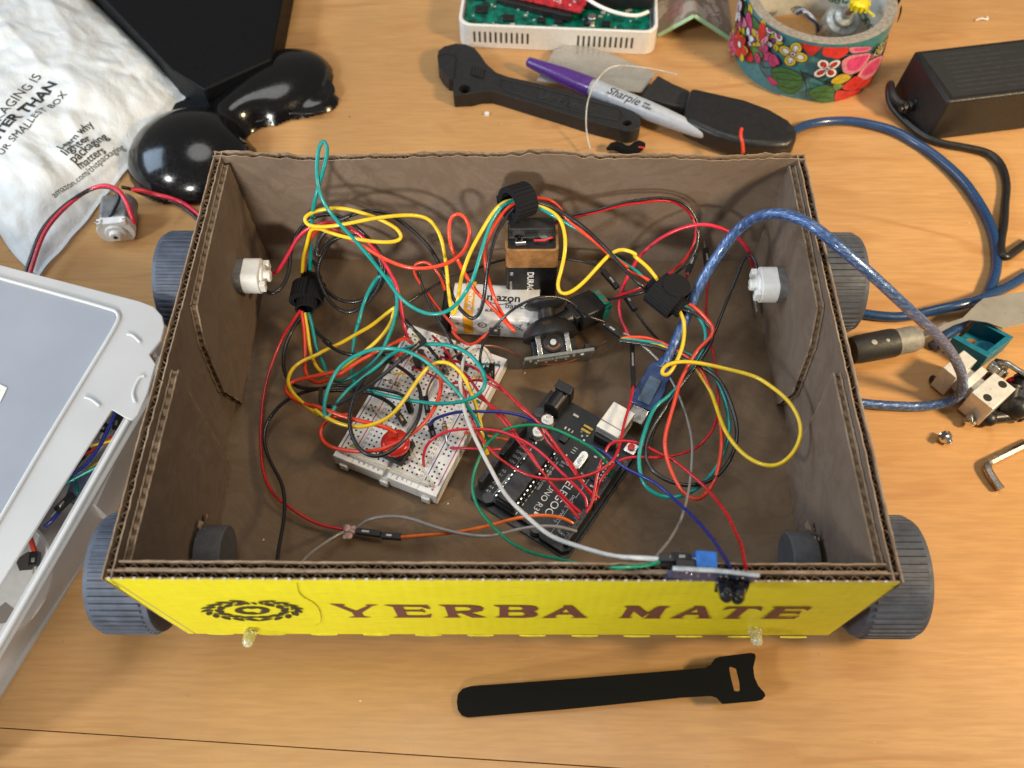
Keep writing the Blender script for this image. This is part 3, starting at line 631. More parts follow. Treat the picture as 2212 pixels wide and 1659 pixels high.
# usb socket
b=MB(); b.box((-.62,3.2,PZ),(1.0,4.4,PZ+1.08)); ss=b.build('usb_socket',K('usb_shell',(.80,.76,.68),.4,.35,var=.04),ub,world=False,bevel=.03)
b=MB(); b.box((1.0,3.25,PZ),(1.22,4.35,PZ+.6)); b.build('socket_rear',blk,ss,world=False,bevel=.03)
b=MB(); b.box((.55,3.2,PZ+1.085),(.60,4.4,PZ+1.10)); b.build('seam_line',K('steel_dark',(.3,.28,.25),.3,1),ss,world=False)
# power jack
b=MB(); b.box((-.18,.34,PZ),(.18,1.24,PZ+1.08)); b.box((.18,.38,PZ),(1.22,1.2,PZ+.60)); b.cyl((.15,.79,PZ+.55),(1.22,.79,PZ+.55),.41,n=28); b.box((-.18,.34,PZ+1.0),(.30,1.24,PZ+1.10)); pj=b.build('power_jack',blk,ub,world=False,bevel=.03)
b=MB(); b.cyl((-.19,.79,PZ+.5),(-.185,.79,PZ+.5),.3); b.build('socket_hole',K('hole_black',(0,0,0)),pj,world=False)
b=MB(); b.box((1.22,.55,PZ),(1.34,1.0,PZ+.12)); b.box((.4,.2,PZ),(.75,.38,PZ+.1)); b.build('solder_lug',chrome,pj,world=False,bevel=.03)
for x,y in ((1.78,.95),(2.55,.95)):
    b=MB(); b.box((x-.34,y-.34,PZ),(x+.34,y+.34,PZ+.08)); b.lathe([(0,PZ+.08),(.31,PZ+.08),(.31,PZ+.16),(.28,PZ+.20),(.31,PZ+.24),(.31,PZ+.52),(.28,PZ+.55),(0,PZ+.55)],28,1,Matrix.Translation((x,y,0)))
    cp=b.build('capacitor',[blk,K('cap_silver',(.70,.69,.66),.3,.5)],ub,world=False)
    b=MB(); zz=PZ+.556
    rt=lambda x0,y0:(lambda X,Y:(x0+Y*-1 if 0 else x0-Y,y0+X,zz)); put_text(b,'47',.17,rt(x-.02,y-.14)); put_text(b,'25V',.17,rt(x+.16,y-.18)); put_text(b,'CS',.12,rt(x-.18,y-.08)); b.build('value_print',ink,cp,world=False,smooth=0)
b=MB(); b.prism(rrect(2.05,3.15,3.2,3.6,.22),PZ,PZ+.32); b.build('crystal',metal,ub,world=False,bevel=.05)
b=MB(); put_text(b,'16.000',.2,lambda X,Y:(2.3+X,3.31+Y,PZ+.325)); b.build('value_print',inkg,ub,world=False,smooth=0)
b=MB(); b.box((.35,4.75,PZ),(.95,5.3,PZ+.22)); rb=b.build('reset_button',metal,ub,world=False,bevel=.02); b=MB(); b.lathe([(0,PZ+.22),(.17,PZ+.22),(.17,PZ+.34),(0,PZ+.35)],24,0,Matrix.Translation((.65,5.02,0))); b.build('cap',K('red_cap',(.55,.03,.02),.4),rb,world=False)
b=MB()
# chip in socket
b.box((3.05,1.25,PZ),(6.55,2.2,PZ+.42)); b.box((3.0,1.3,PZ+.42),(6.5,2.15,PZ+.72)); b.build('main_chip',K('chip_black',(.016,.016,.017),.42,var=.1),ub,world=False,bevel=.03)
b=MB()
for i in range(14):
    for y in (1.20,2.25): b.box((3.1+i*.254,y-.03,PZ+.2),(3.1+i*.254+.09,y+.03,PZ+.55))
b.build('chip_leg',chrome,ub,world=False)
b=MB(); b.box((2.5,3.9,PZ),(3.1,4.5,PZ+.1)); b.box((1.55,1.9,PZ),(2.2,2.25,PZ+.18)); b.build('small_chip',blk,ub,world=False,bevel=.01)
b=MB(); rnd=random.Random(9)
for (x,y,sx_,sy) in [(.5,1.7,.12,.3),(1.35,1.75,.16,.08),(1.35,1.95,.16,.08),(1.35,2.15,.16,.08),(1.3,2.65,.1,.1),(1.15,2.85,.1,.1),(1.45,2.85,.1,.1),(1.9,3.75,.1,.16),(1.75,4.1,.08,.1),(2.0,4.25,.1,.1),(2.6,2.6,.2,.08),(3.3,3.9,.08,.2),(3.5,4.1,.1,.2),(3.3,4.4,.1,.18),(5.9,3.0,.14,.22),(1.2,4.6,.15,.1),(1.6,4.65,.15,.1),(3.0,2.9,.1,.2),(6.2,2.6,.12,.2)]:
    b.box((x,y,PZ),(x+sx_,y+sy,PZ+.06))
for i in range(4):
    for j in range(2): b.lathe([(0,PZ+.01),(.075,PZ+.01),(.06,PZ+.05),(0,PZ+.06)],10,0,Matrix.Translation((2.2+i*.2,4.55+j*.2-.0,0)))
b.build('surface_part',K('tin_white',(.62,.61,.58),.35,.3),ub,world=False,bevel=.01)
b=MB(); 
for x in (.62,.86): b.box((x+.1,2.45 if x<.7 else 2.45,PZ),(x+.22,2.95,PZ+.05))
b.build('fuse',K('fuse_gold',(.55,.35,.06),.35,.7),ub,world=False)
b=MB(); zz=PZ+.003
def tx(s,x,y,sz): put_text(b,s,sz,lambda X,Y:(x+X,y+Y,zz))
def ty(s,x,y,sz,al='LEFT'): put_text(b,s,sz,lambda X,Y:(x-Y,y+X,zz),align=al)
tx('ELEGOO',3.7,3.38,.54); tx('UNO R3',4.3,2.84,.42); tx('www.elegoo.com',3.15,2.42,.25); 
for i,s in enumerate(('3.3V','5V','GND','GND','VIN')): ty(s,3.25+i*.30,.5,.20)
for i,s in enumerate(('A0','A1','A2','A3','A4','A5')): ty(s,5.08+i*.254,.5,.20)
tx('POWER',3.2,.95,.2); tx('ANALOG IN',5.0,.95,.2)
strip(b,2.9,.92,4.5,.935,zz); strip(b,5.0,.92,6.4,.935,zz); strip(b,2.3,4.18,4.3,4.2,zz); strip(b,4.5,4.18,6.5,4.2,zz)
tx('DIGITAL',4.2,4.0,.2); tx('(PWM~)',5.1,4.0,.2); tx('RX',5.95,4.35,.14)
for i,s in enumerate(('13','12','~11','~10','~9','8')): ty(s,2.35+i*.33,4.86,.16,'RIGHT')
for i,s in enumerate(('7','~6','~5','4','~3','2','TX>1','RX<0')): ty(s,4.66+i*.254,4.86,.18,'RIGHT')
ty('REST',3.1,2.6,.14); ty('ON',3.28,2.62,.14); ty('TX',2.9,3.95,.16); ty('RX',3.1,3.7,.16); tx('ICSP',6.0,1.9,.14)
for i in range(14): strip(b,3.0+i*.26,2.32,3.14+i*.26,2.36,zz)
for x,y,l in ((2.05,2.7,.2),(2.2,2.7,.2),(2.35,2.7,.2)): strip(b,x,y,x+.03,y+l,zz)
tx('SOIC',.95,2.5,.12)
b.build('silkscreen',inkw,ub,world=False,smooth=0)
def AP(x,y,z=PZ): return MA@Vector((x,y,z))
# ================================================================ BATTERIES
M=frame(at(975,722,ZF),(at(1170,735,ZF)-at(975,722,ZF)),(0,1,0)); M=Matrix.Translation(Vector((-2.95,5.05,ZF)))@Matrix.Rotation(R_(-4.0),4,'Z')
ba=thing('nine_volt_battery','white and orange nine volt battery lying on its side behind the breadboard','battery',M=M)
BL,BW,BH=4.45,2.65,1.75
b=MB(); 
def rbox(b,x0,y0,z0,x1,y1,z1,r,m=0,M=None,ax='X'):
    pr=rrect(y0,z0,y1,z1,r,6); MX=Matrix(((0,0,1,0),(1,0,0,0),(0,1,0,0),(0,0,0,1))); b.prism(pr,x0,x1,m,(M@MX) if M else MX)
rbox(b,0,0,0,BL,2.30,1.72,.25); bo=b.build('wrapper',K('battery_white',(.72,.72,.72),.3,0,var=.06,sc=1.2,bmp=.1,bsc=3),ba,world=False,smooth=50)
b=MB()
for x in (-.02,BL): rbox(b,x-.02,.05,.05,x+.06,2.25,1.67,.2)
b.build('end_rim',metal,bo,world=False,smooth=50)
def around(x,s,off=.012):
    """s runs from the rear of the top face over the front edge and down"""
    top=2.30-.25-0; r=.25
    L1=2.05; q=math.pi/2*r
    if s<L1: return (x,2.30-s,1.72+off)
    if s<L1+q: a=(s-L1)/r; return (x,.25-(r+off)*math.sin(a),1.47+(r+off)*math.cos(a))
    return (x,-off,1.47-(s-L1-q))
b=MB(); x0,x1=.62,1.12; ns=30; vs=[around(x,3.6*i/ns) for i in range(ns+1) for x in (x0,x1)]; b.add(vs,[(2*i,2*i+1,2*i+3,2*i+2) for i in range(ns)]); b.build('orange_band',K('band_orange',(.78,.36,.02),.35,var=.04),bo,world=False)
b=MB()
T=lambda x0,s0:(lambda X,Y:around(x0+X,s0-Y))
put_text(b,'amazon',.66,T(1.45,1.15),cut=.15,bold=.015); put_text(b,'basics',.48,T(2.72,1.58),cut=.15); put_text(b,'9V  6LR61',.24,T(1.32,1.86),cut=.15,bold=.006)
sm=[(1.85+1.1*i/14,1.22+.13*math.sin(math.pi*i/14)) for i in range(15)]; sm2=[(x,y+.045) for x,y in reversed(sm)]
b.face([sm+sm2],lambda x,y:around(x,y)); b.face([[(2.83,1.18),(3.03,1.17),(2.97,1.34),(2.94,1.23)]],lambda x,y:around(x,y))
b.build('printed_text',ink,bo,world=False,smooth=0); b=MB()
put_text(b,'+',.5,T(.2,2.95),cut=.2)
ring=lambda cx,cy,r1,r2:b.face([circ(cx,cy,r1,24),circ(cx,cy,r2,24)],lambda x,y:around(x,y,.014))
ring(1.62,2.78,.23,.17); put_text(b,'e',.3,T(1.53,2.86)); 
for k in range(3): ring(2.45+.13*math.cos(2.1*k+.5),2.80+.11*math.sin(2.1*k+.5),.11,.07)
def ln(x0,y0,x1,y1,w_=.018):
    d=Vector((x1-x0,y1-y0)).normalized(); n_=Vector((-d.y,d.x))*w_; b.face([[(x0+n_.x,y0+n_.y),(x1+n_.x,y1+n_.y),(x1-n_.x,y1-n_.y),(x0-n_.x,y0-n_.y)]],lambda x,y:around(x,y))
for q in ((3.15,2.6,3.65,2.6),(3.2,2.6,3.28,3.0),(3.6,2.6,3.52,3.0),(3.28,3.0,3.52,3.0),(3.1,2.5,3.7,3.08),(3.7,2.5,3.1,3.08)): ln(*q)
b.build('printed_symbols',ink,bo,world=False,smooth=0)
b=MB(); TV=lambda x0,s0:(lambda X,Y:around(x0-Y*-1 if 0 else x0+Y*-1,s0-X,.02)); put_text(b,'ALKALINE',.30,TV(1.0,1.85),cut=.2,bold=.012); b.build('band_text',inkw,bo,world=False,smooth=0)
# snap connector on its left end
sn=thing('battery_snap','black battery snap connector at the left end of the white battery','connector',at(975,660,3.4))
b=MB(); M2=M@Matrix.Translation((-.55,.15,.1)); b.box((0,0,0),(.38,2.0,1.4),0,M2); b.build('shell',blkm,sn,bevel=.12,seg=3)
b=MB(); b.cyl((.38,.5,.7),(.5,.5,.7),.28,M=M2); b.cyl((.38,1.5,.7),(.5,1.5,.7),.2,M=M2); b.build('stud',chrome,sn)
# standing battery
pf=at(1150,548,7.35); M=Matrix.Translation(Vector((-.13,6.75,ZF)))@Matrix.Rotation(R_(.5),4,'Z')
du=thing('nine_volt_battery','black nine volt battery with copper top standing upright at the rear wall','battery',M=M)
b=MB(); pr=rrect(0,0,2.6,1.72,.22,6); b.prism(pr,0,3.55); bo=b.build('lower_wrapper',K('battery_black',(.006,.006,.007),.32,0,var=.1),du,world=False,smooth=50)
b=MB(); prof=[]
cop=K('copper_wrap',(.62,.33,.13),.32,.6,var=.15,sc=1.2)
for i in range(9):
    z=3.55+i*.13; b.prism(rrect(-.012,-.012,2.612,1.732,.22,6),z,z+.10); b.prism(rrect(.01,.01,2.59,1.71,.22,6),z+.10,z+.13)
b.prism(rrect(-.012,-.012,2.612,1.732,.22,6),4.72,4.85); b.build('copper_top',cop,du,world=False,smooth=50)
b=MB(); b.prism(rrect(.12,.12,2.48,1.60,.15,6),4.85,4.90); b.build('terminal_plate',blk,du,world=False)
b=MB(); b.lathe([(0,4.9),(.3,4.9),(.3,5.15),(0,5.17)],20,0,Matrix.Translation((.65,.86,0))); b.lathe([(0,4.9),(.38,4.9),(.38,5.12),(0,5.14)],6,0,Matrix.Translation((1.95,.86,0))); b.build('terminal',chrome,du,world=False)
b=MB()
def dv(x0,z0): return lambda X,Y:(x0+Y,-.012,z0-X)
put_text(b,'DURACELL',.46,dv(1.1,3.2),bold=.012); put_text(b,'9V',.26,dv(.2,3.2)); put_text(b,'ALKALINE BATTERY',.16,dv(.2,2.45)); b.build('printed_text',inkw,bo,world=False,smooth=0)
sn=thing('battery_snap','black battery snap connector pressed on top of the standing copper top battery','connector',(1.2,7.6,ZF+5))
b=MB(); b.prism([(.2,.9),(2.4,.9),(2.5,1.3),(2.3,1.66),(.3,1.66),(.1,1.3)],5.1,5.42,0,M); b.box((.15,.62,4.92),(2.45,1.66,5.12),0,M); b.build('shell',blkm,sn,bevel=.06,seg=3)
b=MB(); b.cyl(M@Vector((.5,.3,5.02)),M@Vector((1.0,.35,5.02)),.12); b.build('solder_joint',chrome,sn); b=MB(); b.tube([M@Vector(p) for p in ((1.4,.45,5.1),(1.9,.4,5.15),(2.3,.6,5.15))],.06,8); b.build('lead',W['red'],sn)
# ================================================================ JOYSTICK
X=Vector((3.38,.55,.08)).normalized(); Zn=Vector((-.16,.915,.38)).normalized(); Zn=(Zn-X*Zn.dot(X)).normalized(); Y=Zn.cross(X)
o0=at(1133,772,ZF+2.35); M=Matrix((X,Y,Zn)).transposed().to_4x4(); M.translation=o0
js=thing('joystick_module','black thumb joystick on a small circuit board tipped on its edge','joystick',M=M)
b=MB(); b.prism([(0,0),(3.45,0),(3.45,2.55),(0,2.55)],-.16,0); b.build('circuit_board',[K('pcb_edge_grey',(.16,.17,.16),.5,var=.15,sc=8)],js,world=False,bevel=.015)
b=MB(); cx,cy=1.55,1.3; b.box((cx-.8,cy-.8,0),(cx+.8,cy+.8,1.15)); b.box((cx-1.05,cy-.5,0),(cx-.8,cy+.5,.9)); b.box((cx+.8,cy-.5,0),(cx+1.15,cy+.5,.8)); 
b.lathe([(.0,0),(.5,0),(.5,.1),(0,.1)],24,0,Matrix.Translation((cx,cy-.8,.6))@Matrix.Rotation(R_(90),4,'X')); b.build('housing',blk,js,world=False,bevel=.04)
b=MB(); 
for sx in (-1,1): b.box((cx+sx*.72-.12,cy-.9,.05),(cx+sx*.72+.12,cy-.82,1.2)); b.box((cx+sx*.78-.1,cy-.9,1.05),(cx+sx*.78+.1,cy+.8,1.22))
b.build('metal_bracket',metal,js,world=False,bevel=.02)
b=MB(); b.lathe([(0,0),(.15,0),(.15,.08),(0,.08)],20,0,Matrix.Translation((cx,cy-.9,.62))@Matrix.Rotation(R_(90),4,'X')); b.build('potentiometer_rotor',K('rotor_grey',(.42,.44,.47),.4),js,world=False)
b=MB(); zf=cy-.912; put_text(b,'B103',.2,lambda X,Y:(cx-.5+X,zf,1.0+Y)); put_text(b,'348',.2,lambda X,Y:(cx+.12+X,zf,1.02+Y)); b.build('printed_marks',inkw,js,world=False,smooth=0)
b=MB(); b.face([[(cx+.38*math.cos(R_(a)),.62+.38*math.sin(R_(a))) for a in range(200,341,10)]+[(cx+.28*math.cos(R_(a)),.62+.28*math.sin(R_(a))) for a in range(340,199,-10)]],lambda x,z:(x,zf,z)); b.build('resistive_track',W['brown'],js,world=False)
b=MB(); Mc=Matrix.Translation((cx,cy,0))
b.lathe([(1.35,1.0),(1.42,1.05),(1.30,1.45),(1.0,1.80),(.55,2.0),(.42,2.05),(.42,2.5),(.5,2.55),(.9,2.65),(1.02,2.75),(1.02,2.88),(.9,2.95),(.5,2.90),(0,2.88)],48,0,Mc); b.lathe([(1.3,1.02),(1.2,1.4),(.9,1.7),(0,1.85)],40,0,Mc)
b.build('thumb_cap',K('rubber_black',(.014,.014,.015),.42,bmp=.1,bsc=30),js,world=False,smooth=50)
b=MB()
for x,y in [(.7+.35*i,.35) for i in range(7)]+[(.6+.5*i,.9) for i in range(4)]+[(.3,.2),(2.9,.3)]: b.lathe([(0,-.28),(.05,-.26),(.09,-.16),(0,-.16)],8,0,Matrix.Translation((x,y,0)))
b.box((.75,.2,-.26),(1.35,.5,-.17)); b.box((1.5,.15,-.26),(2.2,.45,-.17)); b.build('solder_pin',chrome,js,world=False)
b=MB(); 
for i in range(5): b.box((3.05,.2+.254*i,0),(3.30,.45+.254*i,.25)); b.cyl((3.3,.32+.254*i,.12),(3.75,.32+.254*i,.12),.03,n=6)
b.build('pin_header',[blk],js,world=False)
# ================================================================ WIRES OF THE TIED HARNESS
TH=.096; TN=.069
HG='thick harness wires held by hook and loop ties'; RG='thin hook-up wires in the box'
o=wire('wire',[('LT',[(330,1110,4.2),(345,900,6),(352,700,8),(365,560,9.3),(400,420,10.1),(440,280,10.7),(465,170,11),(466,105,11.2),(440,64,11.3),(408,110,11.2),(388,230,10.9),(395,380,10.4),(430,510,9.8),(500,620,9.2),(580,720,8.8),(680,830,8.3),(850,1030,7.5),(950,1150,7),(1030,1260,6.6),(1130,1350,6.4),(1260,1405,6.3),(1380,1395,6.4),(1480,1330,6.6),(1560,1220,7)]),
 ('BAT',[(290,900,7.6),(350,720,8.1),(400,530,8.5),(450,390,8.8),(530,290,9.0),(630,245,9.0),(740,240,8.9),(840,300,8.7),(920,350,8.6),(1000,400,8.4),(1100,460,8.2),(1230,540,7.9),(1380,650,7.6),(1500,740,7.3),(1640,830,7.0)]),
 ('RT',[(330,750,6.8),(450,820,6.5),(560,910,6.3),(640,950,6.1),(710,1030,6),(745,1110,5.8),(745,1200,5.6),(700,1300,5.4),(600,1440,5.2),(500,1560,5.1)]),
 ('P',[(1415,880,5),(1386,950,5),(1380,1000,4.8),(1395,1050,4.6),(1440,1074,4.5),(1490,1065,4.5),(1540,1025,4.5),(1571,960,4.6),(1574,905,4.7),(1562,850,4.8),(1535,800,4.9),(1490,765,4.9),(1430,745,4.9),(1380,736,4.9),(1338,733,4.85)])],
 TH,W['teal'],'teal harness wire with a tall loop rising above the rear left rim','wire',HG)
wire('wire',[('LT',[(275,1110,4.2),(290,960,6),(315,850,7.2),(340,750,7.9),(395,735,8.2),(470,760,8.4),(570,795,8.4),(700,825,8.3),(850,845,8.1),(1000,840,8),(1045,805,8),(1010,740,8.2),(900,680,8.5),(760,625,8.8),(640,592,9),(500,586,9),(360,610,8.9),(297,660,8.8),(320,710,8.7),(420,725,8.7),(600,708,8.8),(800,668,8.9),(1000,637,8.9),(1150,630,8.6),(1260,665,8.2),(1340,770,7.8),(1390,930,7.2),(1410,1130,6.3),(1428,1330,5.6),(1452,1418,5.4),(1478,1350,5.6),(1510,1180,6.4)]),
 ('BAT',[(210,840,7.6),(290,620,8.3),(400,420,8.8),(500,290,9.0),(590,245,9.0),(740,250,8.9),(860,290,8.8),(960,350,8.6),(1020,420,8.4),(1052,550,8.0),(1045,680,7.6),(1010,820,7.1),(985,930,6.9),(1010,1000,6.8),(1070,1000,6.8),(1180,930,7),(1320,790,7.3),(1430,680,7.6),(1520,650,7.7),(1620,690,7.6)]),
 ('RT',[(250,590,7.5),(330,660,7.2),(400,740,7),(455,820,6.7),(540,930,6.4),(590,1020,6.2),(600,1120,6),(585,1230,5.8),(545,1330,5.6),(490,1410,5.5),(450,1405,5.5),(470,1355,5.7),(560,1325,5.9),(700,1335,6.1),(900,1370,6.3),(1080,1420,6.5)]),
 ('RB',[(540,820,6.6),(650,900,6.7),(720,985,6.7),(765,1090,6.7),(762,1180,6.6),(710,1280,6.4),(620,1350,6.2),(520,1352,6),(400,1290,5.7),(300,1170,5.4),(230,1010,5.2),(180,880,5),(110,770,4.9),(40,670,4.9)]),
 ('RT',[(560,1265,4.9),(430,1210,4.9),(300,1180,4.9),(160,1162,4.85)])],
 TH,W['yellow'],'yellow harness wire making the biggest loop at the right side of the box','wire',HG)
wire('wire',[('LT',[(320,1110,4.2),(335,1010,5),(370,1000,5.2),(410,1150,5),(470,1280,4.8),(560,1365,4.8),(650,1388,4.8),(780,1320,5),(870,1200,5.4),(905,1080,5.9),(870,950,6.4),(800,850,6.8),(700,800,7.1),(560,810,7.1),(460,870,6.9),(410,960,6.8),(395,900,7),(430,800,7.4),(520,700,7.9),(640,640,8.2),(750,605,8.4),(850,605,8.4),(980,645,8.1),(1150,770,7.6),(1270,900,7),(1350,1040,6.4),(1410,1160,6),(1460,1300,5.6),(1530,1400,5.5),(1600,1445,5.5),(1650,1400,5.7)]),
 ('BAT',[(380,1040,6.1),(400,850,7),(430,680,7.7),(480,510,8.3),(560,380,8.7),(640,300,8.9),(740,260,8.9),(840,270,8.9),(950,305,8.8),(1080,375,8.6),(1200,460,8.3),(1300,560,8),(1380,640,7.8),(1520,800,7.4),(1690,950,6.9)]),
 ('RT',[(330,800,6.7),(450,880,6.4),(560,950,6.2),(650,980,6.1),(730,1040,6),(785,1100,5.9),(790,1165,5.8),(760,1230,5.6),(680,1350,5.4),(580,1480,5.2),(470,1640,5)]),
 ('P',[(1405,930,4.9),(1394,975,4.8),(1405,1012,4.7),(1440,1037,4.7),(1490,1050,4.7),(1540,1036,4.7),(1580,985,4.8),(1592,930,4.9),(1578,870,5),(1545,812,5.1),(1480,775,5),(1410,745,4.95),(1338,736,4.9)])],
 TH,W['black'],'black harness wire coiled near the left tie and looping at the right','wire',HG)
wire('wire',[('LT',[(285,1110,4.2),(300,930,6.2),(350,800,7.2),(430,725,7.9),(520,740,8.2),(600,790,8.2),(750,880,8),(900,970,7.8),(1050,1030,7.6),(1180,1050,7.5),(1350,1030,7.5),(1480,970,7.7),(1560,870,8),(1580,760,8.4),(1545,665,8.7),(1480,630,8.8),(1430,670,8.6),(1418,780,8.2),(1440,900,7.7),(1480,980,7.2)]),
 ('BAT',[(200,800,6.9),(260,900,6.5),(330,1000,6),(450,1110,5.4),(560,1240,4.9),(632,1312,4.6),(575,1240,4.8),(490,1090,5.3),(430,930,6.1),(398,800,6.9),(390,650,7.6),(430,540,8.1),(500,400,8.6),(600,280,8.9),(740,225,8.9),(840,232,8.8),(920,252,8.7),(1000,310,8.6),(1060,390,8.4),(1160,480,8.2),(1300,600,7.8),(1420,700,7.5),(1560,790,7.2)]),
 ('RT',[(200,670,7),(380,770,6.8),(480,840,6.5),(590,905,6.3),(680,960,6.2),(750,1030,6.1),(796,1090,6),(780,1150,5.9),(700,1230,5.7),(640,1330,5.5),(580,1450,5.3),(530,1600,5.2)]),
 ('P',[(1445,905,5.1),(1434,955,5),(1446,1012,4.8),(1475,1065,4.7),(1507,1080,4.7),(1540,1045,4.7),(1560,965,4.8),(1556,900,4.9),(1535,842,5),(1512,800,5),(1480,768,5),(1430,740,4.95),(1390,728,4.9),(1338,731,4.85)])],
 TH,W['coral'],'orange red harness wire with a teardrop loop left of the copper top battery','wire',HG)
# ---- lower ends of the left harness, looping over the breadboard
wire('wire',[('LB',[(1955,360,4.3),(1970,500,4),(1980,650,3.8),(1985,760,3.8),(2050,822,4),(2150,792,4.4)]),('BB',[(220,480,4.9),(350,390,5),(500,300,4.9),(650,225,4.7),(745,188,4.4),(800,235,3.7)])],TH,W['coral'],'orange red wire arching to the rear left corner of the breadboard','wire',HG)
wire('wire',[('LB',[(2212,745,4.6),(2050,775,4.4),(1920,805,4.2),(1862,845,4.2),(1870,900,4.4),(2000,972,4.8)]),('BB',[(0,745,5),(150,800,5.2),(350,858,5.3),(500,895,5.3),(610,935,5.2),(672,985,4.9),(610,985,4.6)])],TH*1.1,W['coral'],'orange red wire crossing behind the red push button','wire',HG)
wire('wire',[('BB',[(300,820,5.2),(180,835,5.0),(90,880,4.7),(50,950,4.5),(70,1030,4.5),(150,1090,4.6),(300,1122,4.9),(420,1120,5.1),(530,1105,5.2),(650,1065,5.2),(800,980,5.2),(900,890,5.2),(980,770,5.2),(1025,660,5.2),(1040,550,5.2),(1015,470,5.2),(950,390,5.2),(850,330,5.1),(760,318,5),(690,328,4.6),(640,360,3.6)])],TH,W['coral'],'orange red wire looping right round the red push button','wire',HG)
wire('wire',[('LB',[(1975,370,4.2),(1995,500,3.9),(2015,640,3.7),(2060,740,3.7),(2130,782,3.9)]),('BB',[(60,485,4.3),(150,485,4.5),(270,410,4.6),(430,290,4.7),(550,170,4.8),(630,40,4.9)]),('LT',[(975,1420,5),(1005,1355,5.1),(940,1395,4.9),(820,1490,4.6)]),('BB',[(400,130,4.5),(200,240,4.3),(50,310,4.1)]),
 ('LB',[(2060,640,4.1),(1950,690,4.1),(1890,740,4.2),(1868,810,4.3),(1900,885,4.5),(1970,960,4.7),(2080,1040,4.9)]),('BB',[(0,780,5),(100,850,5.1),(250,912,5.2),(400,922,5.3),(520,885,5.4),(620,830,5.4),(700,745,5.5),(780,620,5.6),(860,495,5.6),(950,412,5.6),(1050,390,5.6),(1140,430,5.6),(1220,520,5.5),(1280,640,5.3),(1330,760,5.1),(1365,900,4.9),(1385,1010,4.6),(1415,1140,3.9)])],
 TH,W['yellow'],'yellow wire arching over the middle of the breadboard to the circuit board pins','wire',HG)
wire('wire',[('LB',[(2000,370,4.2),(2025,480,4.0),(2060,620,3.8),(2110,720,3.7)]),('BB',[(110,495,3.9),(200,548,4.1),(320,500,4.5),(450,420,4.8),(540,320,4.9),(600,190,5),(650,50,5.1)]),('LT',[(1000,1400,5.2),(1012,1310,5.4),(990,1190,5.6),(940,1110,5.8),(870,1110,5.7),(805,1200,5.4),(760,1300,5.1),(720,1470,4.7)]),
 ('BB',[(360,70,4.5),(318,220,4.3),(305,380,4.2),(310,500,4.3),(350,580,4.5),(450,625,4.8),(600,670,5.1),(800,705,5.3),(1000,722,5.5),(1200,712,5.6),(1330,665,5.7),(1392,590,5.8),(1390,500,5.8),(1330,400,5.8),(1230,300,5.7),(1100,250,5.6),(950,240,5.5),(800,258,5.4),(700,290,5.4),(600,342,5.3),(520,420,5.3),(400,510,5.2),(260,620,5.1),(190,710,5.1),(135,800,5.1),(90,845,5.1),(75,760,5.3),(110,600,5.5),(190,440,5.7),(300,350,5.8),(450,290,5.9),(600,276,5.9),(720,290,5.9),(850,340,5.9),(960,420,5.8),(1060,520,5.7),(1150,610,5.6),(1240,730,5.4),(1310,850,5.1),(1370,950,4.7),(1430,1050,3.9)])],
 TH,W['teal'],'teal wire winding in two wide ovals above the breadboard','wire',HG)
wire('wire',[('LT',[(310,1420,4.0),(340,1480,3.9),(400,1560,3.9),(500,1640,4)]),('BB',[(60,200,4.1),(160,280,4.3),(280,325,4.5),(400,330,4.6),(540,325,4.7),(640,330,4.9),(560,410,5.1),(450,490,5.2),(380,565,5.3),(335,660,5.4),(300,760,5.4),(288,880,5.4),(310,1000,5.4),(370,1100,5.4),(470,1155,5.4),(570,1147,5.4),(680,1085,5.4),(780,980,5.4),(850,860,5.4),(875,740,5.3),(860,620,5.1),(800,510,4.8),(720,440,4.5),(620,392,4.0),(600,385,3.5)])],
 TH,W['black'],'black wire forming the tall oval over the front left of the breadboard','wire',HG)
o=wire('wire',[('LT',[(300,1420,4.0)]),('LB',[(1935,420,4),(1880,520,3.7),(1845,650,3.6),(1855,770,3.7),(1920,840,3.9),(2050,860,4.2)]),('BB',[(60,600,4.7),(50,690,4.9),(80,740,5),(150,745,5.1),(260,700,5.3),(400,620,5.5),(560,500,5.7),(700,380,5.8),(800,290,5.8),(870,225,5.7)])],
 TH,W['black'],'black wire ending in a black plug over the rear of the breadboard','wire',HG)
dupont(o,at(700,375,5.8,'BB'),at(905,205,5.7,'BB'),.2,.2,metal_tip=False)
o=wire('wire',[('LT',[(290,1420,4)]),('P',[(592,1244,5.2),(604,1180,4.2),(615,1100,3.6)]),('LB',[(1830,1480,3.4),(1760,1350,3.2),(1712,1200,3.1),(1730,1080,3.2),(1820,960,3.4),(1960,882,3.7),(2100,855,4)]),('BB',[(60,600,4.4),(160,580,4.6),(300,590,4.7),(450,605,4.8),(600,628,4.8),(700,655,4.6),(760,690,4.3)])][1:],
 TH*.9,W['black'],'black wire curving down the left floor to the front wall','wire',RG)
dupont(o,at(745,665,4.5,'BB'),at(790,790,3.6,'BB'))
o=wire('wire',[('BB',[(100,625,4.5),(250,610,4.7),(420,632,4.8),(520,672,4.7),(610,722,4.5),(655,765,4.3)])],TH,W['black'],'short black wire ending in a plug behind the red push button','wire',RG)
dupont(o,at(650,765,4.3,'BB'),at(735,895,3.6,'BB'))
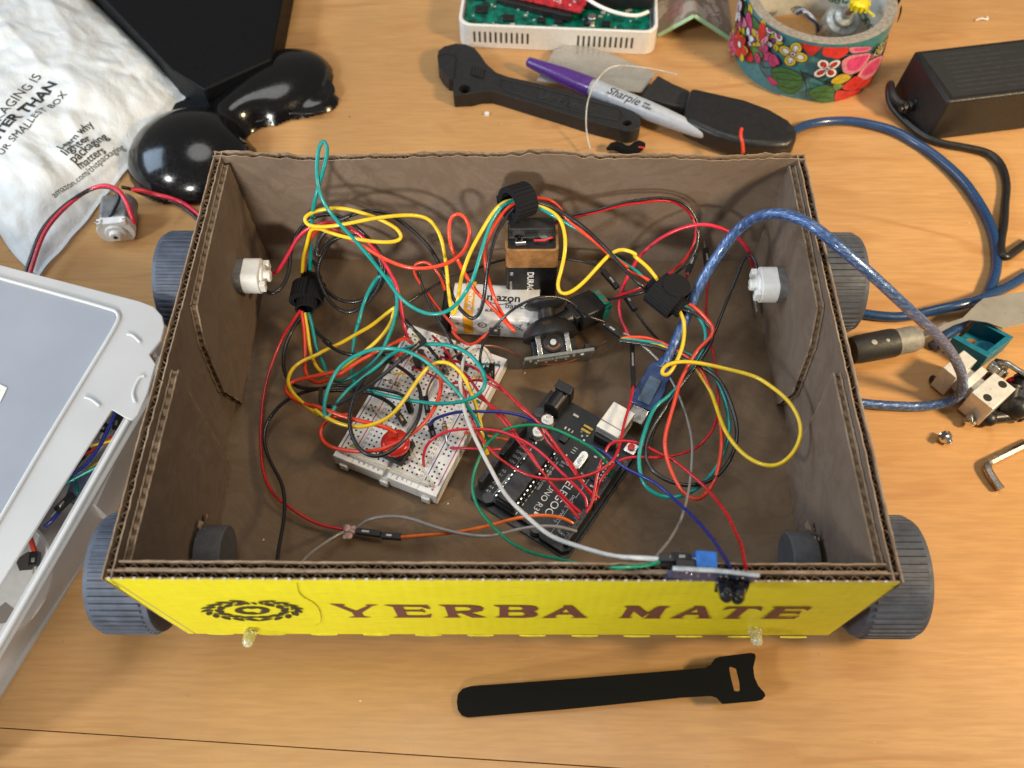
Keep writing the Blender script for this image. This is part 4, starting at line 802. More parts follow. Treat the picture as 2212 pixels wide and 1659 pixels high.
# ---- motor leads
wire('wire',[('LT',[(-15,1215,4.9),(20,1245,5.0),(60,1240,5.1),(110,1205,5.1),(160,1130,5.3),(185,1030,5.7),(190,920,6.2),(220,800,6.8),(290,700,7.2),(400,640,7.5),(490,632,7.6),(580,655,7.5),(700,735,7.2),(820,850,6.6),(905,970,6),(920,1080,5.5),(880,1200,5),(780,1285,4.7),(650,1312,4.6),(520,1272,4.6),(430,1170,4.7),(400,1050,5.2),(440,930,5.8),(520,830,6.1),(600,800,6.1),(730,860,5.9),(840,980,5.5),(880,1090,5.2),(860,1180,4.9),(800,1260,4.6)])],
 TH,W['black'],'black lead rising from the left motor into the coil','wire',RG)
wire('wire',[('LT',[(-15,1070,4.9),(25,1095,5.1),(85,1070,5.5),(150,960,6.3),(220,840,7),(300,760,7.5),(420,702,7.9),(520,697,8),(650,740,7.8),(780,835,7.3),(870,940,6.8),(940,1050,6.3),(1000,1160,5.8),(1030,1290,5.3),(1060,1430,4.8),(1090,1560,4.3),(1120,1630,3.7)])],TH,W['pinkred'],'pinkish red lead from the left motor to the rear of the breadboard','wire',RG)
wire('wire',[('RT',[(1075,660,5.2),(1060,575,6),(1000,490,6.8),(900,420,7.4),(780,380,7.6),(650,380,7.5),(520,420,7.1),(400,492,6.6),(300,585,6),(240,670,5.6),(190,760,5.2),(155,870,4.8),(160,1000,4.5),(200,1110,4.3),(232,1180,4.2)])],TH,W['pinkred'],'pinkish red lead arching from the right motor','wire',RG)
o=wire('wire',[('RT',[(1118,792,5.2),(1115,700,6),(1090,610,6.3),(1045,576,6.3),(1010,620,6.1),(960,750,5.6),(905,880,5.1),(850,1020,4.7),(800,1150,4.4),(720,1300,4.2),(600,1450,4)]),('P',[(1440,880,3.8),(1412,930,3.7),(1398,985,3.6)])],TN*1.1,W['black'],'thin black lead running diagonally from the right motor','wire',RG)
# ---- battery lead pair
wire('wire',[('BAT',[(960,430,8.2),(1030,385,8.2),(1120,355,8.2),(1300,318,8.3),(1500,265,8.4),(1746,225,8.4)]),('RT',[(250,212,8.4),(400,182,8.4),(520,192,8.2),(610,235,7.9),(675,320,7.4),(697,420,6.9),(685,530,6.5),(630,640,6.2),(560,700,6.2),(480,770,6.3),(330,835,6),(180,875,5.2),(40,892,4.3)])],TN,W['black'],'thin black battery lead running beside its red twin along the rear wall','wire',RG)
wire('wire',[('BAT',[(960,440,8.0),(1030,395,8.0),(1120,372,8.0),(1300,334,8.1),(1500,285,8.2),(1746,242,8.2)]),('RT',[(250,228,8.2),(400,202,8.2),(510,208,8),(590,248,7.7),(655,325,7.2),(680,420,6.7),(660,520,6.3),(600,620,6.2),(530,690,6.3),(450,740,6.4),(310,805,6.1),(180,850,5.3),(60,905,4.3)])],TN,W['red'],'thin red battery lead running under its black twin along the rear wall','wire',RG)
o=wire('wire',[('LT',[(1385,1215,4.4),(1372,1150,4.9),(1330,1080,5.3),(1285,1025,5.6),(1220,1000,5.7),(1155,1020,5.6),(1145,1085,5.3),(1200,1180,4.9),(1300,1310,4.5),(1400,1430,4.2),(1480,1540,4)]),('BAT',[(120,1310,4),(200,1395,4),(280,1425,4.1),(350,1390,4.2),(440,1310,4.4)])],TN*1.15,W['coral'],'thin orange red battery lead dipping in front of the white battery','wire',RG)
dupont(o,at(425,1310,4.4,'BAT'),at(515,1325,4.4,'BAT'))
wire('wire',[('LT',[(1400,1215,4.4),(1385,1150,4.7),(1320,1065,5.1),(1240,1028,5.4),(1185,1060,5.3),(1195,1150,5),(1250,1290,4.7),(1330,1440,4.4),(1400,1560,4.2)]),('BB',[(1020,50,4.2),(1060,120,4.2),(1120,240,4.1),(1180,345,3.7)])],TN*1.15,W['black'],'thin black battery lead dropping to the middle of the breadboard','wire',RG)
# ---- long thin black across the rear
o=wire('wire',[('BB',[(905,205,4.6),(830,130,4.6),(760,75,4.7),(700,10,4.8)]),('LT',[(1050,1350,5),(1150,1275,5),(1250,1215,4.9),(1400,1140,4.6),(1540,1090,4.3)]),('P',[(1050,572,4.1),(1095,560,4),(1205,557,4),(1250,562,4),(1285,572,4),(1303,585,4)])],TN,W['black'],'thin black wire crossing behind both batteries','wire',RG)
dupont(o,at(1302,585,4),at(1334,622,3.9))
o=wire('wire',[('P',[(1373,672,3.7),(1392,700,3.6),(1425,738,3.4)])],TN,W['black'],'short thin black wire right of the green terminal','wire',RG)
dupont(o,at(1372,670,3.7),at(1347,632,3.8))
o=wire('wire',[('BB',[(740,40,4.4),(800,110,4.4),(870,190,4.4),(960,300,4.2),(1020,372,3.8)])],TH*.9,W['black'],'black wire slanting into the rear middle of the breadboard','wire',RG)
dupont(o,at(1010,360,4.1,'BB'),at(1080,480,3.6,'BB'))
# ---- thin reds between breadboard and circuit board
zp=ZF+.45+.85
def rw(pts,lab,fr='ARD',r=TN,m='red'):
    return wire('wire',[(fr,pts)],r,W[m],lab,'wire',RG)
rw([(-160,-150,3.9),(-30,-110,4.6),(90,-70,4.9),(215,0,5.1),(330,80,5.2),(450,190,5.2),(560,310,5.2),(700,430,5.1),(800,560,5),(900,700,4.8),(1000,840,4.6),(1090,960,4.4),(1180,1060,4.1),(1250,1105,zp)],'rearmost of the red wires from the breadboard to the digital header')
rw([(-60,90,4.2),(100,68,4.7),(180,60,4.9),(280,92,5),(400,165,5),(530,262,5),(640,370,4.9),(720,500,4.8),(790,610,4.7),(880,700,4.6),(970,770,4.5),(1040,870,4.4),(1120,1000,4.2),(1210,1130,zp)],'red wire starting at the right rail and ending second from the header end')
rw([(-120,-110,4),(60,0,4.6),(150,120,4.8),(250,250,4.8),(370,400,4.8),(480,540,4.7),(580,660,4.6),(680,790,4.5),(790,930,4.4),(880,1050,4.2),(960,1150,4.1),(1070,1295,zp)],'red wire ending at the front end of the digital header')
rw([(-40,120,4.1),(60,160,4.5),(160,200,4.7),(300,290,4.8),(440,420,4.8),(520,550,4.7),(620,680,4.6),(720,840,4.5),(830,980,4.4),(950,1110,4.2),(1090,1245,zp)],'red wire running close beside the front header wire')
wire('wire',[('BB',[(895,1240,ZF+.9),(890,1170,4.1),(910,1080,4.5),(970,1010,4.9),(1080,955,5.1),(1200,932,5.2),(1350,930,5.2),(1500,945,5.1)]),('ARD',[(480,555,5),(600,610,4.9),(750,720,4.8),(880,850,4.6),(960,930,4.5),(1060,1030,4.3),(1125,1110,4.1),(1140,1190,zp)])],TN,W['pinkred'],'red wire arching from the front half of the breadboard over the circuit board','wire',RG)
wire('wire',[('BB',[(1115,1092,ZF+.95),(1200,1092,3.9),(1320,1096,4.1),(1420,1100,4.1),(1530,1100,zp)])],TN,W['pinkred'],'short straight red wire from the right rail to the power header','wire',RG)
wire('wire',[('BB',[(1230,965,ZF+.95),(1330,975,3.9),(1460,1000,4.1),(1580,1025,4.0)])],TN,W['orange'],'short orange wire from the right rail to the power header','wire',RG)
o=rw([(-230,-330,3.9),(-150,-240,4.6),(-60,-120,4.9),(0,20,5),(60,200,5),(130,450,4.9),(200,570,4.8),(270,660,4.8),(380,765,4.8),(500,850,4.8),(650,920,4.9),(800,942,4.9),(950,942,5),(1100,920,5),(1250,865,5),(1370,780,5),(1425,670,4.9),(1455,550,4.8),(1485,420,4.7),(1530,250,4.6),(1552,110,4.5)],'red wire sweeping in one long curve across the circuit board to the black sleeve')
dupont(o,at(1554,120,4.5,'ARD'),at(1365,742,4.2),.22,.22)
o=wire('wire',[('ARD',[(1215,1130,zp),(1220,1010,4.1),(1290,900,4.5),(1380,800,4.7),(1470,755,4.8),(1580,740,4.8),(1700,745,4.7),(1820,740,4.6)]),('RB',[(0,1278,4.5),(100,1240,4.4),(190,1140,4.4),(232,980,4.4),(230,800,4.5),(200,650,4.5),(165,450,4.5),(150,300,4.5),(168,110,4.6)])],TN,W['red'],'red wire climbing to a loose plug standing near the rear right','wire',RG)
dupont(o,at(165,90,4.6,'RB'),at(145,-55,5.4,'RB'))
o=wire('wire',[('ARD',[(1130,1240,zp),(1180,1150,4),(1210,980,4.3),(1240,850,4.5),(1290,720,4.7),(1350,625,4.8),(1430,598,4.9),(1550,605,4.9),(1650,640,4.8),(1750,690,4.7),(1896,760,4.7)]),('RB',[(60,1430,4.9),(180,1530,5.4)]),('P',[(1570,1110,6.5),(1592,1155,8),(1606,1200,9.6),(1611,1226,10.4)])],TN*1.1,W['red'],'red wire leading forward to the blue sensor board on the rim','wire',RG)
wire('wire',[('RT',[(625,710,5.2),(615,735,4.6),(610,760,4.2)])],TN,W['red'],'short red stub below the leaning plug','wire',RG)
# leaning loose plug
lp=thing('loose_connector','pair of black plugs leaning by the rear right corner','connector',at(655,640,5,'RT')); dupont(lp,at(625,705,5.0,'RT'),at(680,560,5.9,'RT'))
wire('wire',[('BB',[(945,900,4.4),(960,870,4.7),(1010,840,4.9),(1120,808,5),(1250,790,5.1),(1400,790,5.1)]),('ARD',[(300,335,5.1),(400,345,5.1),(560,378,5.1),(700,430,5),(850,500,5),(1000,560,4.9),(1150,640,4.9),(1300,710,4.8),(1400,780,4.8),(1500,850,4.8),(1600,900,4.8),(1720,960,4.9)]),('P',[(1440,1062,5.1),(1478,1095,5.8),(1515,1135,7),(1545,1175,8.6),(1570,1215,10.1),(1578,1228,10.4)])],TN*1.1,W['blue'],'dark blue wire crossing the circuit board to the sensor board','wire',RG)
bl=[o_ for o_ in COL.objects if o_.get('label','').startswith('dark blue wire crossing')][0]
dupont(bl,at(945,890,4.3,'BB'),at(975,1005,3.65,'BB'))
o=rw([(1358,912,zp),(1352,850,4.3),(1290,760,4.7),(1180,660,5),(1000,560,5.2),(850,495,5.2),(700,465,5.2),(560,470,5.1),(420,500,5),(320,560,4.9),(240,640,4.8),(170,780,4.6),(130,930,4.5),(130,1060,4.5),(170,1180,4.5),(240,1290,4.7),(330,1390,5),(480,1510,5.5),(650,1590,6.4),(850,1650,7.4),(1050,1695,8.6),(1300,1725,9.6),(1500,1725,10.2),(1700,1700,10.5),(1790,1670,10.6)],'green wire in a big arc over the circuit board to the sensor plug',m='green',r=TN*1.1)
o=wire('wire',[('A',[(975,690,4.3),(950,625,4.8),(900,588,5.1),(850,592,5.2),(800,650,5.3),(772,750,5.4),(765,850,5.5),(790,980,5.5),(840,1110,5.5),(900,1240,5.4),(960,1370,5.4),(1040,1510,5.6),(1150,1640,6.2)]),('P',[(1180,1150,7),(1250,1182,8.2),(1330,1200,9.4),(1425,1208,10.5)])],TH,W['white'],'whitish wire bowing from the right rail across to the sensor plug','wire',RG)
dupont(o,at(978,690,4.3,'A'),at(975,800,3.6,'A'))
o=wire('wire',[('P',[(1342,726,4.9)]),('RT',[(180,1122,4.9),(300,1200,4.8),(400,1290,4.7),(470,1380,4.6),(530,1480,4.6),(575,1580,4.6)]),('P',[(1487,915,4.6),(1496,975,4.7),(1491,1045,4.9),(1476,1110,5.6),(1450,1160,7),(1415,1205,8.6)])],TN*.9,W['grey'],'grey wire running from the joystick plug to the front right','wire',RG)
dupont(o,at(1343,727,5.0),at(1308,702,5.0),.28,.25)
o=wire('wire',[('P',[(866,1160,3.4),(900,1159,3.5),(950,1153,3.8),(1050,1136,4.1),(1110,1120,4.3),(1170,1111,4.3),(1220,1118,4.1),(1238,1131,zp)])],TH*.85,W['orange'],'orange wire from the taped plug to the front end of the circuit board','wire',RG)
dupont(o,at(866,1160,3.4),at(825,1157,3.3)); dupont(o,at(822,1154,3.3),at(770,1147,3.2),metal_tip=False)
o=wire('wire',[('P',[(768,1143,3.2),(790,1124,3.6),(830,1117,3.9),(880,1120,4),(950,1140,4.1),(1010,1155,4.1),(1060,1158,4.1),(1110,1146,4.1),(1160,1139,4.1),(1210,1140,4.0),(1246,1148,zp)])],TH*.85,W['grey'],'grey wire snaking beside the orange wire to the circuit board','wire',RG)
wire('wire',[('P',[(638,1246,5.2),(655,1212,4.3),(695,1175,3.6),(735,1150,3.3),(755,1145,3.2)])],TH*.8,W['grey'],'grey wire rising from the front wall to the taped plug','wire',RG)
wire('wire',[('LB',[(1945,350,4.4),(1900,430,4.1),(1850,500,3.8),(1780,660,3.4),(1720,850,3.1),(1695,1050,3),(1685,1250,3),(1718,1430,3),(1790,1560,3.1),(1900,1645,3.2)]),('P',[(660,1119,3.2),(700,1136,3.2),(748,1145,3.2)])],TN*1.1,W['red'],'dark red wire sweeping down the left floor to the taped plug','wire',RG)
tp=MB(); c=at(755,1149,3.25); rnd=random.Random(2)
for i in range(9): tp.ell(c+Vector((rnd.uniform(-.2,.2),rnd.uniform(-.25,.2),rnd.uniform(-.1,.12))),(rnd.uniform(.08,.2),rnd.uniform(.08,.2),.07))
tag(tp.build('tape_scrap',K('pink_tape',(.50,.33,.30),.6,var=.2)),'crumpled pinkish tape scrap round the wire joint','tape')
o=wire('wire',[('A',[(548,925,ZF+1.2),(570,835,4.2),(650,722,4.7),(740,648,4.8),(830,596,4.7),(930,576,4.4),(1040,592,4),(1140,640,3.7),(1230,680,3.4),(1330,699,3.3),(1430,695,3.3),(1530,662,3.4),(1620,612,3.6),(1720,552,3.9)])],TN*.8,W['brown'],'thin brown wire passing in front of the joystick board','wire',RG)
dupont(o,at(545,915,4.4,'A'),at(560,1010,3.65,'A'))
o=wire('wire',[('A',[(985,760,3.7),(925,745,4.1),(902,700,4.6),(905,640,5),(930,550,5.6),(1000,460,6.4),(1080,372,7),(1180,302,7.3),(1280,266,7.3),(1390,266,7),(1480,300,6.6),(1560,360,6),(1600,390,5.6),(1700,425,5.2)])],TN,W['black'],'thin black wire arching over the joystick cap','wire',RG)
for i,(p,q,zz0) in enumerate((((860,300),(905,380),4.6),((820,340),(860,430),4.6),((1080,300),(1100,380),4.7),((1180,330),(1240,440),4.6))):
    pc=thing('plug_housing',['black plug nearest the rear left rail of the breadboard','black plug just in front of its neighbour at the left rail','black plug at the rear middle of the breadboard','black plug under the crossing reds near the rear right of the breadboard'][i],'connector',at(p[0],p[1],zz0,'BB'),group='black plugs pushed into the breadboard')
    dupont(pc,at(p[0],p[1],zz0,'BB'),at(q[0],q[1],3.7,'BB'))
pc=thing('plug_housing','black plug beside the teal link at the right rail','connector',at(1380,430,4.2,'BB'),group='black plugs pushed into the breadboard'); dupont(pc,at(1400,440,4.3,'BB'),at(1440,520,3.7,'BB'),.25,.25)
# ---- hook and loop ties
def band(b,M,rx,rz,wd_,th,turns=1.0,ph=0,n=100):
    """strip wound round the local x axis"""
    vs=[];fs=[];pc=[]
    N_=int(n*turns)
    for i in range(N_+1):
        a=ph+2*math.pi*i/n; g=th*1.1*(i/n)
        for (rr,xx) in ((0,-wd_/2),(th,-wd_/2),(th,wd_/2),(0,wd_/2)):
            vs.append((xx,(rx+g+rr)*math.cos(a),(rz+g+rr)*math.sin(a))); pc.append((a*rx,0,0))
    for i in range(N_):
        for j in range(4): fs.append((i*4+j,i*4+(j+1)%4,(i+1)*4+(j+1)%4,(i+1)*4+j))
    fs+=[(0,1,2,3),(N_*4+3,N_*4+2,N_*4+1,N_*4)]
    o=b.add(vs,fs,0,M)
    for i,c in enumerate(pc): b.pc[o+i]=c
HR=MT['hook_ribbed']
c=at(1118,434,8.95); M=frame(c,(.80,.55,-.22),(0,.3,1))
b=MB(); band(b,M,.46,.50,1.15,.13,2.4,ph=2.2); tag(b.build('hook_and_loop_tie',HR,smooth=30),'rolled black hook and loop tie on top of the standing battery','cable tie','black hook and loop ties')
c=at(666,634,4.35); M=frame(c,(.0,1,-.1),(1,0,0))
b=MB(); band(b,M,.62,.34,1.15,.12,1.6,ph=1.0); band(b,M,.36,.26,2.3,.1,1.0); tag(b.build('hook_and_loop_tie',HR,smooth=30),'black hook and loop tie round the wires near the left motor','cable tie','black hook and loop ties')
c=at(1440,640,6.45); M=frame(c,(.72,-.66,-.12),(.6,.75,.1))
b=MB(); band(b,M,.72,.42,1.45,.12,1.4,ph=.3); band(b,M,.36,.3,2.1,.1,1.0)
b.prism(circ(0,0,.70,24),.54,.64,0,M@Matrix.Translation((.1,.35,0))@Matrix.Rotation(R_(-12),4,'X')); tag(b.build('hook_and_loop_tie',HR,smooth=30),'black hook and loop tie with a rounded flap by the right motor','cable tie','black hook and loop ties')
# ---- power adapter with green terminal
cA=at(1250,678,4.3); d=at(1312,650,4.0)-cA; M=frame(cA-Vector((0,0,.5)),d,Vector((-d.y,d.x,0)))
ad=thing('power_plug_adapter','black barrel plug adapter with a green screw terminal','connector',cA)
b=MB(); rbox(b,-.35,-.72,-.1,1.0,.72,1.15,.15,0,M); b.box((-.7,-.5,0),(-.35,.5,1),0,M); b.build('housing',blk,ad,bevel=.04)
b=MB(); b.cyl((-1.5,0,.5),(-.7,0,.5),.42,.5,M=M); b.build('barrel',blk,ad)
b=MB(); b.box((1.0,-.62,-.05),(1.55,.62,.95),0,M); b.box((1.1,-.5,.95),(1.45,.5,1.1),0,M); g=b.build('screw_terminal',K('terminal_green',(.02,.30,.20),.4,bmp=.05),ad,bevel=.03)
b=MB(); b.cyl((1.27,-.28,1.1),(1.27,-.28,1.12),.14,M=M); b.cyl((1.27,.28,1.1),(1.27,.28,1.12),.14,M=M); b.build('screw',chrome,g)
# ---- blue usb cable
us=[('P',[(1436,790,4.6),(1450,760,4.9),(1480,690,5.6),(1510,620,6.6),(1545,560,7.6),(1585,505,8.8),(1625,473,9.8),(1670,461,10.6),(1715,468,11),(1765,495,11.2),(1820,540,10.8),(1890,600,9.8),(1960,665,8.2),(2020,720,6.2),(2060,770,4.2),(2080,820,2.4),(2072,856,1.2),(2035,872,.5),(1990,878,.27),(1940,877,.27),(1880,873,.27),(1800,862,.27)])]
b=MB(); b.tube(relax(smoothpts(trace(us),7),4),.26,16,pc=True); uc=b.build('usb_cable',MT['braided_blue'],smooth=60); tag(uc,'shiny translucent blue braided cable looping over the right wall of the box','cable')
p=at(1436,785,4.5); q=at(1385,885,ZF+.95); M=frame(p,q-p,Vector((0,0,1)).cross(q-p)); L=(q-p).length
b=MB(); b.tube([M@Vector(v_) for v_ in ((-.3,0,0),(.0,0,0),(.35,0,0))],[.3,.42,.5],16)
for i in range(3): b.tube([M@Vector((-.2+i*.18,0,0)),M@Vector((-.12+i*.18,0,0))],[.36+.05*i]*2,16)
b.prism([(.2,-.45),(.5,-.62),(1.0,-.58),(1.35,-.66),(2.1,-.66),(2.5,-.55),(2.5,.55),(2.1,.66),(1.35,.66),(1.0,.58),(.5,.62),(.2,.45)],-.5,.42,0,M); o=b.build('plug_shell',MT['translucent_blue'],uc,bevel=.12,seg=3)
b=MB(); b.box((.9,-.34,.40),(2.3,.34,.50),0,M); b.build('grip_pad',K('blue_grey_pad',(.07,.11,.17),.4),o,bevel=.05)
b=MB(); b.box((2.5,-.42,-.35),(3.3,.42,.35),0,M); b.build('metal_plug',metal,uc,bevel=.05)
# ---- sensor board on the front rim
sb=thing('obstacle_sensor','small blue sensor board with a blue trimmer standing over the yellow front rim','sensor',at(1545,1238,10.4))
pL=at(1454,1228,11.2); pR=at(1638,1243,11.0); X=(pR-pL).normalized(); D=Vector((0,.10,-1)); D=(D-X*D.dot(X)).normalized(); M=frame(pL,X,D); Lb=(pR-pL).length
b=MB(); b.prism([(0,0),(Lb*.5,-.16),(Lb,0),(Lb,1.35),(0,1.35)],-.08,.08,0,M); b.build('circuit_board',[K('pcb_blue',(.05,.075,.19),.35,var=.2,sc=5)],sb,bevel=.01)
b=MB(); b.tube([M@Vector(q) for q in ((-.02,-.02,0),(Lb*.5,-.18,0),(Lb+.02,-.02,0))],.085,6); b.build('board_edge',K('pcb_edge_light',(.42,.47,.52),.4),sb)
nf=M.to_3x3()@Vector((0,0,1)); sgn=1 if nf.y>0 else -1
b=MB(); z0,z1=(.08,.75) if sgn>0 else (-.75,-.08); b.box((.85,.05,min(z0,z1)),(1.6,.7,max(z0,z1)),0,M); b.build('trimmer',K('trimmer_blue',(.01,.14,.55),.4),sb,bevel=.03)
b=MB(); b.box((.15,.05,min(z0,z1*.5)),(.8,.35,max(z0,z1*.5)),0,M); b.build('pin_header',blk,sb,bevel=.02)
b=MB()
for x in (.5,.7,.95,1.3,1.75,1.9,2.35,2.5): b.ell(M@Vector((x,.2+.12*math.sin(x*9),-sgn*.1)),(.05,.05,.07))
for x in (2.1,2.25,2.45,2.6): b.cyl(M@Vector((x,-.05,sgn*.1)),M@Vector((x,-.2,sgn*.1)),.03,n=6)
b.build('solder_joint',chrome,sb)
for px,py,px2,py2 in ((1563,1262,1570,1292),(1597,1265,1592,1296)):
    a=atY(px,py,-11.0); c_=atY(px2,py2,-11.9); b=MB(); d=(c_-a); Md=Matrix.Translation(a)@d.to_track_quat('Z','Y').to_matrix().to_4x4()
    b.box((-.30,-.26,-.1),(.30,.26,.35),0,Md); b.lathe([(.26,.2),(.26,d.length*.8),(.2,d.length*.95),(0,d.length)],18,0,Md); o=b.build('infrared_lamp',K('smoked_black',(.008,.008,.01),.12,coat=.5),sb,bevel=.03)
    b=MB(); 
    for dx in (-.09,.09): b.tube([Md@Vector((dx,0,-.1)),a.lerp(M@Vector(((a-pL).dot(X)+dx,.3,-sgn*.08)),.6)+Vector((0,0,.1)),M@Vector(((a-pL).dot(X)+dx,.25,-sgn*.05))],.025,6)
    b.build('lamp_lead',chrome,o)
dupont(sb,at(1424,1206,10.6),at(1478,1207,10.8)); dupont(sb,at(1424,1214,10.4),at(1482,1214,10.55)); dupont(sb,at(1450,1203,10.7),at(1492,1206,10.95))
# crumbs of cardboard
for i,(px,py,lab) in enumerate(((566,1168,'pale paper fleck on the box floor beside the left front cap'),(965,1090,'tiny white fibre on the box floor in front of the breadboard'),(1131,807,'tiny white fleck between breadboard and joystick'))):
    b=MB(); p=at(px,py,ZF+.02); b.prism([(p.x,p.y),(p.x+.12,p.y+.03),(p.x+.06,p.y+.12),(p.x+.03,p.y+.06)],ZF+.0,ZF+.03); tag(b.build('paper_fleck',K('fleck',(.7,.64,.55),.7)),lab,'crumb')
# ================================================================ PAPER MAILER
A_=at(412,185,.6); Bm=at(-150,-330,.6); Cm=at(75,590,.6); Dm=Bm+(Cm-A_)
ml=MB(); n=150
def mh(x,y,u,v):
    e=min(u,1-u)*1.0; f=min(v,1-v)
    pil=2.6*(1-math.exp(-u*9))*(1-math.exp(-(1-v)*9))*(1-math.exp(-v*9))*(1-math.exp(-(1-u)*5))
    p=Vector((x*.23,y*.23,0)); r=0
    for k,(s,a) in enumerate(((1,.42),(2.1,.14),(4.3,.05))):
        w_=noise.noise(p*s+Vector((3.1*k,7,1.7)))
        q=p*s+Vector((w_,-w_,0))*.6; r+=a*(1-abs(noise.noise(q))*2.4)
    cell=noise.voronoi(Vector((x*.21,y*.30,.5)))[0]; r+=.85*(cell[1]-cell[0]); cell=noise.voronoi(Vector((x*.55+3,y*.4,.5)))[0]; r+=.42*(cell[1]-cell[0])
    edge=min(1,min(u,v,1-u,1-v)*14+.15)
    return .12+pil+r*edge*.55
# patch: u from the near edge (A-C) outward to (B-D), v from A to C
vs=[];GR={}
for i in range(n+1):
    for j in range(n+1):
        u=i/n;v=j/n; p=(A_.lerp(Bm,u)).lerp(Cm.lerp(Dm,u),v)
        wob=noise.noise(Vector((u*7,v*9,2)))*.35*(1 if (u<.02 or v<.02 or v>.98) else .2)
        bow=(math.sin(math.pi*u)*-.6*(1-v))
        x,y=p.x+wob+bow,p.y+wob-bow*.5; vs.append((x,y,mh(x,y,u,v)))
fs=[(i*(n+1)+j,i*(n+1)+j+1,(i+1)*(n+1)+j+1,(i+1)*(n+1)+j) for i in range(n) for j in range(n)]
m0=len(vs)
under=[(x,y,.02) for x,y,z in vs if 0]
ml.add(vs,fs)
# skirt down to the table
rimi=[j for j in range(n+1)]+[i*(n+1)+n for i in range(1,n+1)]+[n*(n+1)+j for j in range(n-1,-1,-1)]+[i*(n+1) for i in range(n-1,0,-1)]
base=len(ml.v); ml.v+= [Vector((ml.v[k].x,ml.v[k].y,.01)) for k in rimi]; K_=len(rimi)
for k in range(K_): ml.f.append([rimi[k],rimi[(k+1)%K_],base+(k+1)%K_,base+k]); ml.m.append(0)
mail=ml.build('paper_mailer',MT['mailer_paper'],smooth=180); tag(mail,'crumpled white paper mailer with black printed text at the upper left','mailer')
from mathutils.bvhtree import BVHTree
bv=BVHTree.FromPolygons([tuple(v) for v in ml.v],[tuple(f) for f in ml.f])
def onmail(p):
    h=bv.ray_cast(Vector((p.x,p.y,20)),Vector((0,0,-1))); return Vector((p.x,p.y,(h[0].z if h[0] else 1)+.03))
def hitm(px,py):
    d=ray(px,py); h=bv.ray_cast(CAM,d.normalized()); return h[0] if h[0] else at(px,py,2)
b=MB()
def mtext(s,p0,p1,hpx,bold=0,align='LEFT',fit=None):
    a=hitm(*p0); c=hitm(*p1); a.z=c.z=0; d=(c-a); L=d.length; d.normalize(); nn=Vector((-d.y,d.x,0))
    V,F=text2d(s,1,bold=bold); xs=[v[0] for v in V]; w_=max(xs)-min(xs); sc=(L/w_)
    ax=sc; ay=sc*(fit or 1)
    put_text(b,s,1,lambda X,Y:onmail(a+d*((X-min(xs))*ax)+nn*(Y*ay)),cut=.12,bold=bold)
T3=lambda x,y:(x/3,y/3)
mtext('THIS PACKAGING IS',T3(-185,1150),T3(272,498),0,0,fit=1.0)
mtext('LIGHTER THAN',T3(-125,1100),T3(372,545),0,.035,fit=1.0)
mtext('OUR SMALLEST BOX',T3(-30,1055),T3(437,610),0,0,fit=1.0)
b.build('printed_headline',ink,mail,smooth=0); b=MB()
mtext('Learn why',T3(398,968),T3(612,812),0,.015); mtext('lighter',T3(435,1012),T3(600,905),0,.015); mtext('packaging',T3(487,1060),T3(708,895),0,.015); mtext('matters',T3(525,1098),T3(693,990),0,.015)
mtext('amazon.com/thispackaging',T3(360,1285),T3(815,968),0,0)
b.build('printed_text',ink,mail,smooth=0)
# ================================================================ BLACK BOX, GLOSSY MASK
M=frame(at(585,112,5.0)-Vector((0,0,5)),(-1,-.30,0),(0,-1,0)); 
bx=MB(); bx.prism([(-15.9,27.4),(-16.35,52),(-60,52),(-38.9,46.1),(-30.3,35.7),(-22.3,26.3),(-19.8,24.4)],0,2.2); bx_=bx.build('black_case',K('case_black',(.003,.003,.004),.5,var=.1,bmp=.03,spec=.2),bevel=.12,seg=3); tag(bx_,'large flat black case behind the paper mailer','case')
def blob(name,domes,rim,lab,cat,mat,x0,x1,y0,y1,n=110):
    b=MB(); 
    def h(x,y):
        s=0
        tot=0
        for (cx,cy,rx,ry,a,hh,pw) in domes:
            dx,dy=x-cx,y-cy; c,s_=math.cos(a),math.sin(a); u=(dx*c+dy*s_)/rx; v=(-dx*s_+dy*c)/ry; q=u*u+v*v
            if q<1: tot+= (hh*(1-q)**pw)**3
        return tot**(1/3)
    idx={};vs=[];fs=[]
    for i in range(n+1):
        for j in range(n+1):
            x=x0+(x1-x0)*i/n;y=y0+(y1-y0)*j/n; z=h(x,y)
            if z>.0: idx[(i,j)]=len(vs); vs.append((x,y,z+.02))
    for i in range(n):
        for j in range(n):
            q=[(i,j),(i+1,j),(i+1,j+1),(i,j+1)]
            if all(k in idx for k in q): fs.append([idx[k] for k in q])
    b.add(vs,fs); o=b.build(name,mat,smooth=180); tag(o,lab,cat); return o
mask=thing('moulded_black_cover','glossy black moulded cover with two domed lobes between mailer and wrench','cover',(-17.5,24,0))
